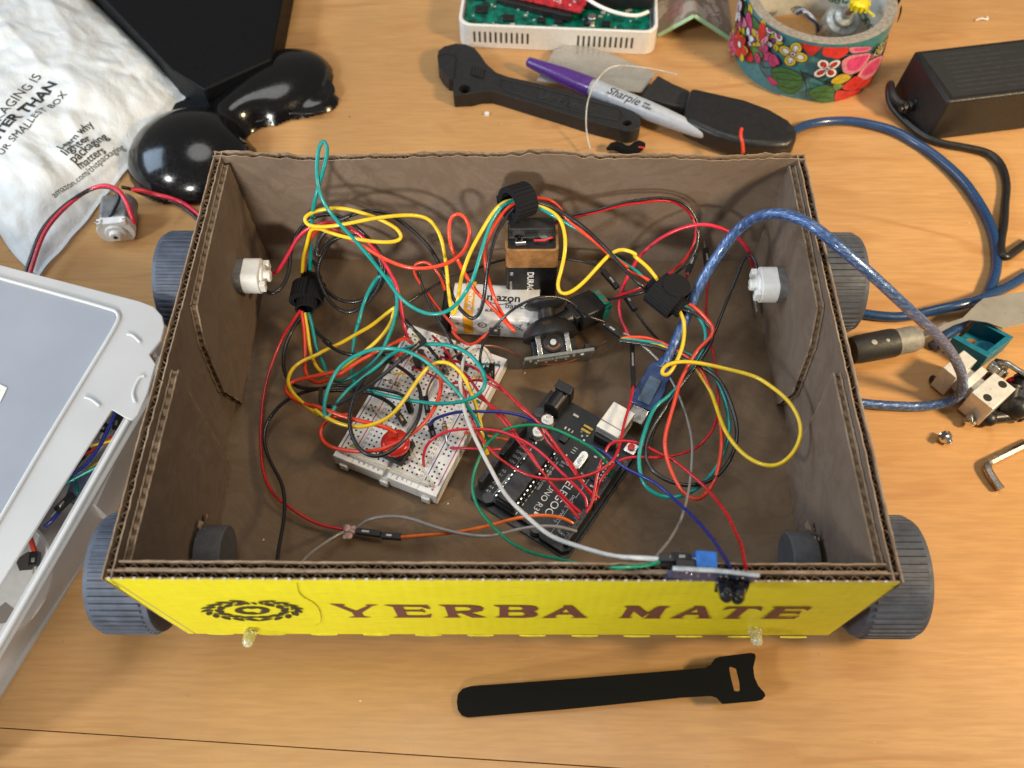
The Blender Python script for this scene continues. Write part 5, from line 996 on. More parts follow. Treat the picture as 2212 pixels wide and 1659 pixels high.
def lobes(): 
    c1=at(415,325,0);c2=at(615,185,0); ax=math.atan2(c2.y-c1.y,c2.x-c1.x)
    b=MB(); n=120; x0,x1,y0,y1=-25,-10.5,16,33
    doms=[(c1.x+.25,c1.y-.9,3.9,4.1,ax+.3,2.7,.55),(c2.x-.55,c2.y-.6,4.3,3.1,ax-.1,1.9,.5),((c1.x+c2.x)/2,(c1.y+c2.y)/2-.2,3.6,2.2,ax,1.7,.6),(c2.x+.9,c2.y-1.9,3.0,1.5,ax-.75,.8,.5)]
    def h(x,y):
        tot=0
        for (cx,cy,rx,ry,a,hh,pw) in doms:
            dx,dy=x-cx,y-cy; c,s_=math.cos(a),math.sin(a); u=(dx*c+dy*s_)/rx; v=(-dx*s_+dy*c)/ry; q=u*u+v*v
            if q<1: tot+=(hh*(1-q)**pw)**6
        z=tot**(1/6)
        # nose bridge hollow on the front side
        bx_,by_=(c1.x+c2.x)/2+1.6,(c1.y+c2.y)/2-1.9; dq=((x-bx_)**2+(y-by_)**2)/1.9
        z-=1.6*math.exp(-dq*1.8)
        return z
    idx={};vs=[];fs=[]
    for i in range(n+1):
        for j in range(n+1):
            x=x0+(x1-x0)*i/n;y=y0+(y1-y0)*j/n; z=h(x,y); idx[(i,j)]=(len(vs),z); vs.append((x,y,max(z,-.0)+.03))
    for i in range(n):
        for j in range(n):
            q=[(i,j),(i+1,j),(i+1,j+1),(i,j+1)]
            if any(idx[k][1]>.0 for k in q): fs.append([idx[k][0] for k in q])
    b.add(vs,fs); return b
for lab_,zz_,pl_ in (('flange',.28,((303,345),(312,392),(345,425),(378,420),(430,372),(500,318),(512,290),(470,240),(400,215),(340,260))),('flange',.5,((478,236),(520,262),(560,262),(620,246),(668,246),(698,240),(697,228),(724,195),(700,165),(600,150),(500,180)))):
    b=MB(); q_=smoothpts([at(x,y,zz_) for x,y in pl_]+[at(*pl_[0],zz_)],4)[:-1]; b.prism([p.xy[:] for p in q_],zz_-.1,zz_+.04); b.build(lab_,K('satin_black',(.006,.006,.007),.28,bmp=.04,bsc=5),mask,bevel=.04)
lo=lobes(); mo=lo.build('shell',glossb,mask,smooth=180); sm_=mo.modifiers.new('smooth','SMOOTH'); sm_.iterations=6; sm_.factor=.5
# ================================================================ SMALL LOOSE MOTOR AND ITS LEADS
M=Matrix.Translation(at(252,492,1.0))@Matrix.Rotation(R_(8),4,'Z')@Matrix.Rotation(R_(90),4,'X'); 
mt=thing('small_motor','small grey motor with a white end cap lying in front of the mailer','motor',at(252,480,0))
b=MB(); fl_=[(x,max(-.78,min(.78,y))) for x,y in circ(0,0,1.05,44)]; b.prism(fl_,-2.0,-.15,0,M); b.build('can',K('zinc',(.30,.31,.31),.4,.6,var=.15),mt,bevel=.08,seg=3)
b=MB(); b.prism([(x*1.02,y*1.03) for x,y in fl_],-.15,.35,0,M); b.lathe([(0,.35),(.62,.35),(.6,.5),(.35,.53),(.32,.75),(0,.76)],28,0,M); b.box((-.85,.5,.0),(-.55,.9,.38),0,M); b.box((.55,.5,.0),(.85,.9,.38),0,M); b.build('end_cap',white,mt,bevel=.05)
b=MB(); b.cyl((0,0,.76),(0,0,.8),.12,M=M); b.build('shaft_hole',blk,mt)
b=MB()
for sx in(-1,1): b.box((sx*.8-.12,.55,.2),(sx*.8+.12,.95,.32),0,M)
b.build('terminal',metal,mt,bevel=.02)
wire('wire',[('P',[(291,482,1.7),(283,462,2.2),(270,430,2.6),(252,408,2.6),(222,400,2.3),(185,414,2),(140,448,1.8),(100,498,1.6),(80,540,1.4),(62,600,1.0)])],.13,W['pinkred'],'red lead bending from the loose motor down to the plastic bin','wire')
wire('wire',[('P',[(236,470,1.7),(245,455,1.9),(258,430,2.2),(250,412,2.4),(218,402,2.2),(178,418,2),(130,452,1.8),(90,500,1.6),(70,545,1.4),(52,600,1.0)])],.12,W['black'],'black lead beside the red lead of the loose motor','wire')
wire('wire',[('P',[(284,409,1.6),(305,411,1.3),(330,418,.9),(365,426,.6),(400,440,.4),(425,458,.3),(445,480,.2)])],.13,W['pinkred'],'red lead running from the loose motor behind the box','wire')
wire('wire',[('P',[(262,404,1.6),(285,410,1.2),(310,420,.7),(345,427,.35),(385,440,.25),(415,460,.2),(440,490,.2)])],.11,W['black'],'black lead running from the loose motor behind the box','wire')
# ================================================================ PLASTIC BIN
bn=thing('plastic_bin','frosted clear plastic storage bin with loose wires inside at the left edge','storage bin',(-22,-3,0)); FP=MT['frosted_plastic']
ZL=4.75
rim=[at(x,y,ZL-.15) for x,y in ((352,770),(315,838),(262,930),(100,1215),(0,1388),(-90,1545))]; bas=[at(x,y,.05) for x,y in ((362,905),(300,1020),(215,1165),(20,1455),(-60,1590),(-130,1720))]
b=MB(); nr=len(rim); inn=Vector((-.22,.03,0)); vs=[]
for r,q in zip(rim,bas): vs+=[r,r+inn,q+inn,q]
fs=[]
for i in range(nr-1):
    for j in range(4): fs.append((i*4+j,i*4+(j+1)%4,(i+1)*4+(j+1)%4,(i+1)*4+j))
fs+=[(0,1,2,3),((nr-1)*4+3,(nr-1)*4+2,(nr-1)*4+1,(nr-1)*4)]
b.add(vs,fs); b.box((-45,-.0,.05),(-21.2,7.6,.2)); b.prism([bas[0].xy[:],bas[2].xy[:],bas[5].xy[:],(-45,-20),(-45,7.6)],.05,.2)
b.prism([(rim[0].x-.3,rim[0].y),(rim[0].x-2,5.6),(-45,13.5),(-45,13.2),(rim[0].x-2.2,5.3),(rim[0].x-.5,rim[0].y)],.1,ZL-.2)
b.build('bin_wall',FP,bn,smooth=30)
b=MB(); b.tube([r+Vector((.05,0,.03)) for r in rim],.11,8); b.tube([r.lerp(q,.16)+Vector((.08,0,0)) for r,q in zip(rim,bas)],.14,8,flat=.7)
q=[r.lerp(q_,.42) for r,q_ in zip(rim[:3],bas[:3])]; b.build('rim_rib',MT['frosted_rib'],bn)
# flange block under the latch
b=MB(); pts=[at(x,y,2.0) for x,y in ((330,890),(228,1115),(196,1102),(300,905))]; b.prism([p.xy[:] for p in pts],1.2,3.2); b.build('latch_ledge',FP,bn,bevel=.05)
lid=[(-90,550),(0,572),(150,611),(300,650),(332,662),(350,682),(355,705),(347,735),(322,765),(336,786),(318,850),(296,897),(284,907),(272,903),(241,884),(120,1072),(0,1264),(-120,1460)]
LP=[at(x,y,ZL+.15).xy[:] for x,y in lid]
b=MB(); b.prism(LP+[(-45,-16),(-45,14)],ZL,ZL+.15); lo_=b.build('bin_lid',MT['frosted_lid'],bn,bevel=.04); tag(lo_,'frosted lid with a raised rim line')
b=MB(); pn=[(-90,582),(0,608),(245,676),(251,690),(244,705),(0,1108),(-110,1290)]; b.prism([at(x,y,ZL+.19).xy[:] for x,y in pn]+[(-44.5,-12),(-44.5,13)],ZL+.155,ZL+.19); b.build('lid_panel',MT['lid_plastic'],lo_)
rb_=[at(x,y,ZL+.2) for x,y in ((-90,574),(0,601),(120,634),(235,667),(250,673),(256,685),(252,698),(190,802),(100,950),(0,1120),(-100,1285))]
b=MB(); b.tube(relax(smoothpts(rb_,6),2),.10,10,flat=.8); 
for pq in (((274,722),(285,724),(303,740)),((183,858),(197,863),(215,877))): b.tube(smoothpts([at(x,y,ZL+.2) for x,y in pq],4),.07,8)
b.build('lid_rib',MT['frosted_rib'],lo_)
b=MB(); fr_=[at(x,y,ZL+.2) for x,y in ((292,870),(287,850),(302,815),(312,812))]; b.tube(smoothpts(fr_,4),.07,8); b.build('latch_loop',MT['frosted_rib'],lo_)
b=MB(); b.prism([at(x,y,ZL+.24).xy[:] for x,y in ((-30,820),(0,830),(15,837),(0,868),(-30,875))],ZL+.2,ZL+.23); tag(b.build('paper_scrap',K('paper_white',(.8,.78,.7),.7)),'white paper scrap on the lid at the left edge','paper scrap')
# contents seen in the gap
def bw(pts,m,lab,r=.09,z=0): return wire('wire',[('BI',[(x,y,zz+z) for x,y,zz in pts])],r,W[m],lab,'wire','loose wires inside the plastic bin')
bw([(900,1130,3.6),(850,1240,3.4),(800,1350,3.2),(740,1450,3),(650,1560,2.8),(540,1625,2.8),(480,1700,2.4)],'blue','dark blue wire inside the bin')
bw([(860,1140,3),(700,1260,2.6),(560,1350,2.4)],'yellow','upper yellow wire inside the bin')
bw([(900,1345,3),(780,1370,2.9),(660,1400,2.7)],'yellow','middle yellow wire inside the bin',.07)
bw([(930,1300,2.6),(820,1370,2.5),(700,1450,2.4),(640,1470,2.4)],'coral','salmon wire inside the bin')
bw([(900,1270,2.2),(830,1350,2.2),(720,1500,2.1),(560,1640,2)],'white','white wire inside the bin',.1)
bw([(860,1470,2.5),(760,1520,2.4),(660,1590,2.4)],'yellow','lower yellow wire inside the bin',.06)
bw([(900,1480,3),(780,1540,2.9),(650,1610,2.7),(500,1690,2.5),(400,1790,2.4)],'teal','teal wire inside the bin')
o=bw([(480,1880,2.4),(420,1960,2.4),(350,2020,2.2)],'blue','short blue wire inside the lower gap of the bin'); dupont(o,at(570,1770,2.8,'BI'),at(440,1900,2.5,'BI'),.3,.25)
bw([(560,1640,2.2),(590,1700,2.1),(600,1760,2)],'teal','short teal wire bending inside the bin',.1)
for i,(p,q) in enumerate((((930,1150),(900,1270)),((690,1400),(620,1490)),((620,1480),(560,1560)),((830,1220),(800,1290)))):
    pc=thing('plug_housing',['black plug at the upper end of the bin gap','black plug near the middle of the bin gap','black plug below the middle of the bin gap','small black plug beside the dark blue bin wire'][i],'connector',at(*p,2.2,'BI'),group='black plugs inside the bin'); dupont(pc,at(*p,2.4,'BI'),at(*q,2.3,'BI'),.32,.28)
bl_=MB(); bl_.prism([at(x,y,.9,'BI').xy[:] for x,y in ((560,1640),(760,1560),(700,1750),(600,1840),(500,1800))],.3,.9); tag(bl_.build('grey_blue_part',K('part_greyblue',(.10,.13,.20),.5),bevel=.05),'grey blue plastic piece under the bin wires','part')
c=at(110,640,1.6,'BJ'); wk=thing('white_disc','white plastic disc with cut-outs inside the lower end of the bin','disc',c)
b=MB(); R0=3.1; loops=[circ(0,0,R0,48)]
for k in range(5):
    a=2*math.pi*k/5+.5; loops.append([(2.1*math.cos(a)+.55*math.cos(a+t)*s_,2.1*math.sin(a)+.55*math.sin(a+t)*s_) for t,s_ in ((0,1),(1.2,.9),(2.5,1),(3.8,.9),(5,1))])
b.face(loops,lambda x,y:(c.x-1.2+x,c.y-1.0+y,2.0)); 
pr=MB(); pr.tube([(c.x-1.2+R0*math.cos(a*math.pi/24),c.y-1+R0*math.sin(a*math.pi/24),1.9) for a in range(49)],.14,6); b.build('face',white,wk); pr.build('rim',white,wk)
o=wire('wire',[('BJ',[(188,450,2.6),(205,500,2.5),(228,560,2.3)])],.12,W['coral'],'short orange wire over the white disc in the bin','wire'); dupont(o,at(230,560,2.3,'BJ'),at(222,650,2.2,'BJ'),.4,.3)
# ================================================================ WHITE ENCLOSURE WITH ELECTRONICS
fl0=Vector((-3.75,31.4,0)); fr0=Vector((9.95,30.55,0)); d=fr0-fl0
M=frame(fl0,d,(0,1,0)); L=d.length; HW=1.85
en=thing('open_enclosure','white vented plastic enclosure holding a green circuit board at the top edge','enclosure',M=M)
b=MB(); out=rrect(0,0,L,12,.9,8); inn_=[(.22+(x)*(L-.44)/L,.22+(y)*(12-.44)/12) for x,y in out]; nn=len(out)
vs=[(x,y,0) for x,y in out]+[(x,y,HW) for x,y in out]+[(x,y,HW) for x,y in inn_]+[(x,y,.5) for x,y in inn_]
fs=[(i,(i+1)%nn,nn+(i+1)%nn,nn+i) for i in range(nn)]+[(nn+i,nn+(i+1)%nn,2*nn+(i+1)%nn,2*nn+i) for i in range(nn)]+[(2*nn+i,2*nn+(i+1)%nn,3*nn+(i+1)%nn,3*nn+i) for i in range(nn)]+[tuple(range(3*nn,4*nn)),tuple(range(nn-1,-1,-1))]
b.add(vs,fs); b.build('shell',K('gloss_white',(.80,.79,.77),.25,var=.03,coat=.3),en,world=False,bevel=.06,seg=3,smooth=50)
for x0 in (1.05,8.25):
  b=MB()
  for k in range(11): x=x0+k*.37; b.add([(x,-.006,.5),(x+.15,-.006,.5),(x+.15,-.006,1.35),(x,-.006,1.35)],[(0,1,2,3)])
  b.build('vent_slot',K('slot_dark',(.05,.045,.03),.8,bmp=0),en,world=False,smooth=0)
b=MB(); pz=1.35; b.prism([(.35,1.0),(.8,.4),(L-1.8,.4),(L-.5,1.2),(L-.5,11.7),(.35,11.7)],pz-.15,pz); b.build('green_board',K('pcb_green',(.0,.16,.11),.35,var=.35,sc=1.6,bmp=.2,bsc=6),en,world=False)
rnd=random.Random(11); b=MB(); b2=MB(); b3=MB()
for i in range(150):
    x=rnd.uniform(.6,L-.9); y=rnd.uniform(.6,6); s=rnd.choice((.08,.1,.14,.2)); 
    if x>L-2 and y<1.3: continue
    (b if rnd.random()<.55 else b3).box((x,y,pz),(x+s*1.6,y+s,pz+.07))
for x,y,s in ((1.0,1.9,.9),(3.0,1.1,.8),(3.0,2.8,.6),(5.4,1.1,.6),(6.6,1.1,.6),(8.6,1.0,.5),(9.9,1.0,.6),(2.4,3.2,.7),(.9,3.3,.7)): b2.box((x,y,pz),(x+s,y+s*.8,pz+.2))
b.build('surface_part',K('tin_white',(.6,.6,.58),.35,.3),en,world=False); b2.build('chip',blk,en,world=False,bevel=.02); b3.build('dark_part',K('pcb_dark',(.02,.05,.04),.4),en,world=False)
b=MB(); b.cyl((9.2,1.5,pz),(9.2,1.5,pz+.5),.33); b.build('round_component',metal,en,world=False,bevel=.05)
rm=thing('red_circuit_board','red circuit board lying in the white enclosure','circuit board',M=M@Matrix.Translation((8.35,1.35,2.1))@Matrix.Rotation(R_(160),4,'Z')@Matrix.Rotation(R_(3),4,'Y'))
b=MB(); b.box((0,-4,0),(6.0,0,.15)); b.build('board',K('pcb_red',(.50,.02,.03),.4,var=.3,sc=4,bmp=.2,bsc=8),rm,world=False,bevel=.02)
b=MB(); 
for i in range(30): x=rnd.uniform(.2,5.6);y=rnd.uniform(-1.9,-.15); b.box((x,y,.15),(x+.14,y+.1,.22))
b.build('surface_part',K('tin_pink',(.6,.45,.45),.5),rm,world=False)
b=MB(); b.box((.5,.05,-.55),(6.0,.4,-.05)); b.build('edge_connector',blk,rm,world=False,bevel=.03)
hd=thing('black_header_block','black connector block with round sockets beside the red circuit board','connector',M=M@Matrix.Translation((8.8,2.6,1.6))@Matrix.Rotation(R_(4),4,'Z'))
b=MB(); b.box((0,0,0),(4.6,3.5,.8)); b.box((2.9,-.2,.55),(4.6,3.6,1.0)); b.build('block',blk,hd,world=False,bevel=.04)
b=MB(); 
for i in range(5): b.lathe([(.12,.8),(.17,.8),(.17,.84),(.12,.84)],16,0,Matrix.Translation((.4+i*.5,.45,0)))
b.lathe([(0,1.0),(.2,1.0),(.18,1.06),(0,1.07)],16,0,Matrix.Translation((3.8,.9,0))); b.build('socket_ring',metal,hd,world=False)
tr=lambda *p:[M@Vector(q) for q in p]
b=MB(); b.tube(relax(smoothpts(tr((7.0,9,3.2),(7.4,5.5,3.1),(8.2,2.6,3.0),(9.3,1.5,2.8),(10.8,1.05,2.5),(12.2,1.1,2.3),(13.0,1.7,2.2)),7)),.13,10); tag(b.build('white_cable',white),'glossy white cable curving over the white enclosure','cable')
# ================================================================ CAMOUFLAGE PRINT CARD
fa=Vector((10.35,32.6,.05)); fb=at(1583,88,.05); mid=(fa+fb)/2; ap=atY(1500,34,mid.y); back=Vector((.25,9,0))
def camo():
    m,nt,b=newmat('camo_print'); v=coords(nt); c=mixc(nt,ramp(nt,tnoise(nt,v,.5,2),[(.44,0),(.46,1)]),(.32,.25,.20),(.22,.16,.12)); c=mixc(nt,ramp(nt,tnoise(nt,coords(nt,loc=(5,5,5)),.6,2),[(.54,0),(.56,1)]),c,(.40,.34,.28)); nt.links.new(c,b.inputs['Base Color']); b.inputs['Roughness'].default_value=.45
camo()
cdm=thing('folded_card','folded camouflage print card with pale green edges beside the white enclosure','card',mid)
for i,(p,q) in enumerate(((fa,ap),(ap,fb))):
    nrm=(q-p).cross(back).normalized(); 
    if nrm.z<0: nrm=-nrm
    t=.05; b=MB(); P_=[p,q,q+back,p+back]; vs=[v_-nrm*t for v_ in P_]+[v_+nrm*t for v_ in P_]; b.add(vs,[(0,3,2,1),(4,5,6,7),(0,1,5,4),(1,2,6,5),(2,3,7,6),(3,0,4,7)]); pp=b.build('panel',MT['camo_print'],cdm)
    b=MB(); b.tube([p-back.normalized()*.02,q-back.normalized()*.02],.16,4); b.build('edge_strip',K('pale_green',(.34,.55,.32),.5,var=.05),cdm)
    b=MB(); mp=(p+q)/2+back*.12+nrm*.06; ux=(q-p).normalized(); uy=back.normalized(); rnd=random.Random(4+i)
    pts=[mp+ux*rnd.uniform(-.8,.8)+uy*rnd.uniform(-.3,1.2) for _ in range(16)]; b.tube(smoothpts(pts,4),.03,5,flat=.4); b.build('printed_scribble',K('print_pink' if i==0 else 'print_light',(.45,.16,.20) if i==0 else (.6,.5,.45),.5),cdm)
# ================================================================ PATTERNED TAPE ROLL
TCN=Vector((20.35,30.85,0)); TR_=4.85; THT=4.45
tr_=thing('tape_roll','roll of flower patterned tape standing on its side at the upper right','tape roll',TCN)
b=MB(); b.lathe([(TR_,0),(TR_,THT)],96,0,Matrix.Translation(TCN)); b.v and None
b=MB(); MTc=Matrix.Translation(TCN); b.lathe([(4.15,0),(TR_,0),(TR_,THT)],96,0,MTc); b.f=[f for f in b.f if len(f)==4]; b.m=b.m[:len(b.f)]; tt=b.build('tape_surface',K('tape_teal',(.07,.23,.26),.35,var=.08),tr_)
b=MB(); b.lathe([(TR_,THT),(TR_-.12,THT+.02),(TR_-.35,THT+.0),(4.15,THT)],96,0,MTc); b.f=[f for f in b.f if len(f)==4]; b.m=b.m[:len(b.f)]; b.build('tape_edge',K('tape_edge_grey',(.30,.27,.23),.8,var=.14,sc=5,bmp=.25),tr_)
b=MB(); b.lathe([(4.15,THT),(4.15,.0)],96,0,MTc); b.f=[f for f in b.f if len(f)==4]; b.m=b.m[:len(b.f)]; core=b.build('inner_core',K('core_white',(.56,.58,.56),.5,var=.05),tr_)
def cylhit(px,py,fr='TP',R=TR_,far=False):
    d=ray(px,py,fr); o=CAM-TCN; a=d.x**2+d.y**2; bb_=2*(o.x*d.x+o.y*d.y); c=o.x**2+o.y**2-R*R; disc=bb_*bb_-4*a*c
    if disc<0: disc=0
    t=(-bb_+(1 if far else -1)*math.sqrt(disc))/(2*a); p=o+d*t; return (math.atan2(p.y,p.x)*R,p.z)
def oncyl(off): return lambda s,z:TCN+Vector(((TR_+off)*math.cos(s/TR_),(TR_+off)*math.sin(s/TR_),max(.02,min(THT-.01,z))))
cols=[K('ft_black',(.02,.02,.04),.4,bmp=0),K('ft_red',(.62,.03,.025),.4,bmp=0),K('ft_pink',(.62,.06,.20),.4,bmp=0),K('ft_yellow',(.65,.48,.03),.4,bmp=0),K('ft_white',(.75,.75,.78),.4,bmp=0),K('ft_green',(.05,.17,.05),.4,bmp=0),K('ft_lpink',(.70,.25,.33),.4,bmp=0),K('ft_lgreen',(.12,.30,.06),.4,bmp=0),K('ft_purple',(.25,.05,.22),.4,bmp=0)]
b=MB(); lay=[0]
def shape(poly,col,outline=.05,scale=True):
    """poly in cylinder coordinates; dark outline then the fill"""
    cx=sum(p[0] for p in poly)/len(poly); cz=sum(p[1] for p in poly)/len(poly); lay[0]+=1; o_=.005+lay[0]*.0009
    if outline:
        r=max(math.hypot(p[0]-cx,p[1]-cz) for p in poly); k=1+outline/r
        big=[(cx+(p[0]-cx)*k,cz+(p[1]-cz)*k) for p in poly]; dense(big,0,o_)
    dense(poly,col,o_+.0004)
def dense(poly,col,off):
    poly=[(p[0],max(.02,min(THT-.02,p[1]))) for p in poly]
    # slice into thin strips so that the patch follows the curve
    s0=min(p[0] for p in poly); s1=max(p[0] for p in poly); k=max(1,int((s1-s0)/.13)); 
    for i in range(k):
        a=s0+(s1-s0)*i/k; c=s0+(s1-s0)*(i+1)/k
        q=clipx(clipx(poly,a,1),c,-1)
        if len(q)>2: b.face([q],oncyl(off),col)
def clipx(poly,x,sg):
    out=[];n_=len(poly)
    for i in range(n_):
        p,q=poly[i],poly[(i+1)%n_]; ip=(p[0]-x)*sg>=0; iq=(q[0]-x)*sg>=0
        if ip: out.append(p)
        if ip!=iq: t=(x-p[0])/(q[0]-p[0]); out.append((x,p[1]+(q[1]-p[1])*t))
    return out
H_=lambda x,y:cylhit(x,y)
def blobpoly(ps): 
    P_=[H_(*p) for p in ps]; n_=len(P_); out=[]
    for i in range(n_):
        a,c,d_,e=P_[i-1],P_[i],P_[(i+1)%n_],P_[(i+2)%n_]
        for k in range(4):
            t=k/4; out.append(tuple(.5*((2*c[m])+(-a[m]+d_[m])*t+(2*a[m]-5*c[m]+4*d_[m]-e[m])*t*t+(-a[m]+3*c[m]-3*d_[m]+e[m])*t**3) for m in (0,1)))
    return out
def petals(cx,cy,n,r,rl,rw,a0,c_out,c_in,centre):
    c=H_(cx,cy)
    for k in range(n):
        a=a0+2*math.pi*k/n; shape(circ(c[0]+r*math.cos(a),c[1]+r*math.sin(a),rl,18,rw,a),c_out)
    for k in range(n):
        a=a0+2*math.pi*k/n; shape(circ(c[0]+r*.95*math.cos(a),c[1]+r*.95*math.sin(a),rl*.55,14,rw*.5,a),c_in,.04)
    shape(circ(c[0],c[1],.16,14),centre[0]); shape(circ(c[0],c[1],.08,10),centre[1],.02)
rnd=random.Random(31)
for k in range(120):
    s=-math.pi*TR_+2*math.pi*TR_*((k*.618)%1); z=.3+4.2*((k*.377)%1); col_=(1,2,5,1,6,3,7,2)[k%8]; a_=rnd.uniform(0,3); r_=rnd.uniform(.45,.8)
    if -2.35*TR_<s<-1.0*TR_: continue
    shape(circ(s,z,r_,16,r_*.6,a_),col_,.08)
    if k%3==0:
        for j in range(5): aj=2*math.pi*j/5+k; shape(circ(s+.42*math.cos(aj),z+.42*math.sin(aj),.3,12,.2,aj),4 if k%2 else 3,.05)
        shape(circ(s,z,.18,10),8)
shape(blobpoly([(700,410),(760,385),(960,470),(950,520),(870,610),(830,625),(760,560)]),1)
shape(blobpoly([(1000,490),(1120,520),(1250,525),(1240,590),(1150,660),(1060,650),(960,610)]),1)
shape(blobpoly([(340,0),(400,10),(400,80),(350,180),(330,120)]),1); shape(blobpoly([(300,170),(350,200),(345,330),(290,430),(250,450),(245,330)]),1)
shape(blobpoly([(395,180),(440,130),(450,200),(400,300),(355,350),(360,290)]),6); shape(blobpoly([(270,460),(340,400),(350,450),(310,500),(265,495)]),6)
shape(blobpoly([(1190,680),(1300,620),(1480,600),(1490,650),(1400,790),(1270,850),(1200,830),(1175,760)]),6); shape(blobpoly([(1235,700),(1320,650),(1470,620),(1440,690),(1370,780),(1300,810),(1240,790)]),2,.0)
shape(blobpoly([(1260,540),(1330,525),(1500,525),(1480,570),(1380,590),(1290,595)]),6); shape(blobpoly([(1320,540),(1480,532),(1460,560),(1340,575)]),2,0)
shape(blobpoly([(1350,860),(1490,690),(1620,640),(1640,700),(1560,830),(1450,910),(1370,910)]),6); shape(blobpoly([(1390,850),(1500,720),(1600,670),(1560,790),(1470,860)]),2,0)
shape(blobpoly([(1650,620),(1760,480),(1800,480),(1740,600),(1680,670)]),2)
c=H_(1600,560)
for k in range(14): a=2*math.pi*k/14; shape(circ(c[0]+.42*math.cos(a),c[1]+.42*math.sin(a),.075,10,.05,a),3 if k%2 else 4,.03)
shape(circ(c[0],c[1],.25,14),3); shape(circ(c[0],c[1],.1,10),0,0)
for ps in ([(380,820),(450,770),(560,780),(690,840),(730,900),(700,1000),(620,1070),(520,1060),(440,980)],[(800,1060),(880,1000),(990,975),(1060,1000),(1080,1060),(1060,1190),(960,1180),(860,1140)]):
    shape(blobpoly(ps),5)
for st in ([(390,830),(560,830),(700,880)],[(430,900),(600,920),(725,920)],[(470,990),(600,1020),(680,990)],[(830,1070),(950,1050),(1070,1060)],[(860,1120),(960,1120),(1060,1130)]):
    P_=[H_(*p) for p in st]; P2=[(p[0],p[1]+.06) for p in P_][::-1]; lay[0]+=1; dense(P_+P2,0,.005+lay[0]*.0009)
shape(blobpoly([(1070,970),(1140,955),(1180,980),(1120,1030),(1080,1020)]),7)
shape(blobpoly([(1170,1000),(1280,900),(1340,870),(1420,920),(1500,880),(1470,980),(1350,1020),(1250,1040)]),1); shape(blobpoly([(1110,1040),(1250,1050),(1380,1030),(1370,1110),(1240,1180),(1100,1190)]),1)
shape(blobpoly([(1070,900),(1180,840),(1270,880),(1180,950),(1060,950)]),3)
for ps in ([(600,370),(630,320),(680,370),(640,395)],[(280,530),(330,510),(350,550),(330,600),(290,570)],[(360,650),(400,610),(440,640),(475,720),(430,745),(400,770),(360,720)],[(200,620),(235,610),(260,680),(240,730),(205,690)],[(340,870),(390,900),(450,950),(440,970),(390,980),(350,920)]): shape(blobpoly(ps),2)
petals(450,320,4,.46,.34,.24,.6,4,2,(4,2)); petals(630,610,4,.50,.40,.34,math.pi/2-.1,3,4,(4,8)); petals(1008,775,4,.46,.38,.30,math.pi/4,4,1,(4,8))
for st in ([(720,820),(880,900),(1070,980)],[(700,790),(750,900),(770,1020),(760,1120)],[(240,730),(300,780),(400,770)],[(250,760),(300,850),(330,890)]):
    P_=[H_(*p) for p in st]; P2=[(p[0]+.03,p[1]+.09) for p in P_][::-1]; lay[0]+=1; dense(P_+P2,0,.005+lay[0]*.0009)
# the part of the print that faces away repeats the colours
rnd=random.Random(21)
for k in range(26):
    s=(rnd.uniform(.1,3.1) if k<22 else rnd.uniform(-3.14,-2.75))*TR_; z=rnd.uniform(.5,4.3); petals_c=rnd.choice(((1,4),(2,6),(3,4),(4,2)))
    for j in range(5): a=2*math.pi*j/5+k; shape(circ(s+.5*math.cos(a),z+.5*math.sin(a),.4,12,.28,a),petals_c[0],.04)
    shape(circ(s,z,.2,10),petals_c[1])
b.build('flower_print',cols,tt,smooth=0)
b=MB()
def core_txt(s,px,py,size,flip=True):
    c=cylhit(px,py,'TP',4.12,True)
    V=text2d(s,size)[0]
    put_text(b,s,size,lambda X,Y:TCN+Vector((4.12*math.cos((c[0]+X)/4.12),4.12*math.sin((c[0]+X)/4.12),max(.05,min(THT-.05,c[1]-Y)))),cut=.3,bold=.02)
core_txt('DUCK TAPE',1560,330,.85); core_txt('20 yd 1.88 in',1740,60,.3)
b.build('core_text',K('text_green',(.03,.16,.09),.5,bmp=0),core,smooth=0)
gm=thing('gear_motor','grey motor with a yellow gear standing inside the tape roll','motor',TCN+Vector((0,-.5,0)))
a=at(1130,330,.6+.9,'TP'); c_=at(1260,150,3.3,'TP'); d=(c_-a); Md=Matrix.Translation(a)@d.to_track_quat('Z','Y').to_matrix().to_4x4(); Lm=d.length
b=MB(); b.lathe([(0,-.9),(1.15,-.9),(1.22,-.8),(1.22,Lm*.5),(1.1,Lm*.6),(.75,Lm*.65),(.7,Lm*.8),(.35,Lm*.84),(.3,Lm),(0,Lm)],32,0,Md); b.build('can',K('zinc_light',(.36,.38,.37),.35,.5,var=.15),gm)
yt=at(1405,50,4.2,'TP'); b=MB(); My=Matrix.Translation(yt); 
b.lathe([(0,-.3),(.5,-.3),(.55,-.1),(.55,.15),(.4,.3),(0,.35)],16,0,My)
for k in range(12): a_=k*math.pi/6; b.box((-.07,.5,-.25),(.07,.66,.2),0,My@Matrix.Rotation(a_,4,'Z'))
b.tube([yt,at(1570,190,4.4,'TP')],.09,8); b.build('gear',K('gear_yellow',(.75,.62,.02),.4),gm)
b=MB(); b.tube([c_,yt],.2,10); b.build('spindle',W['brown'],gm)
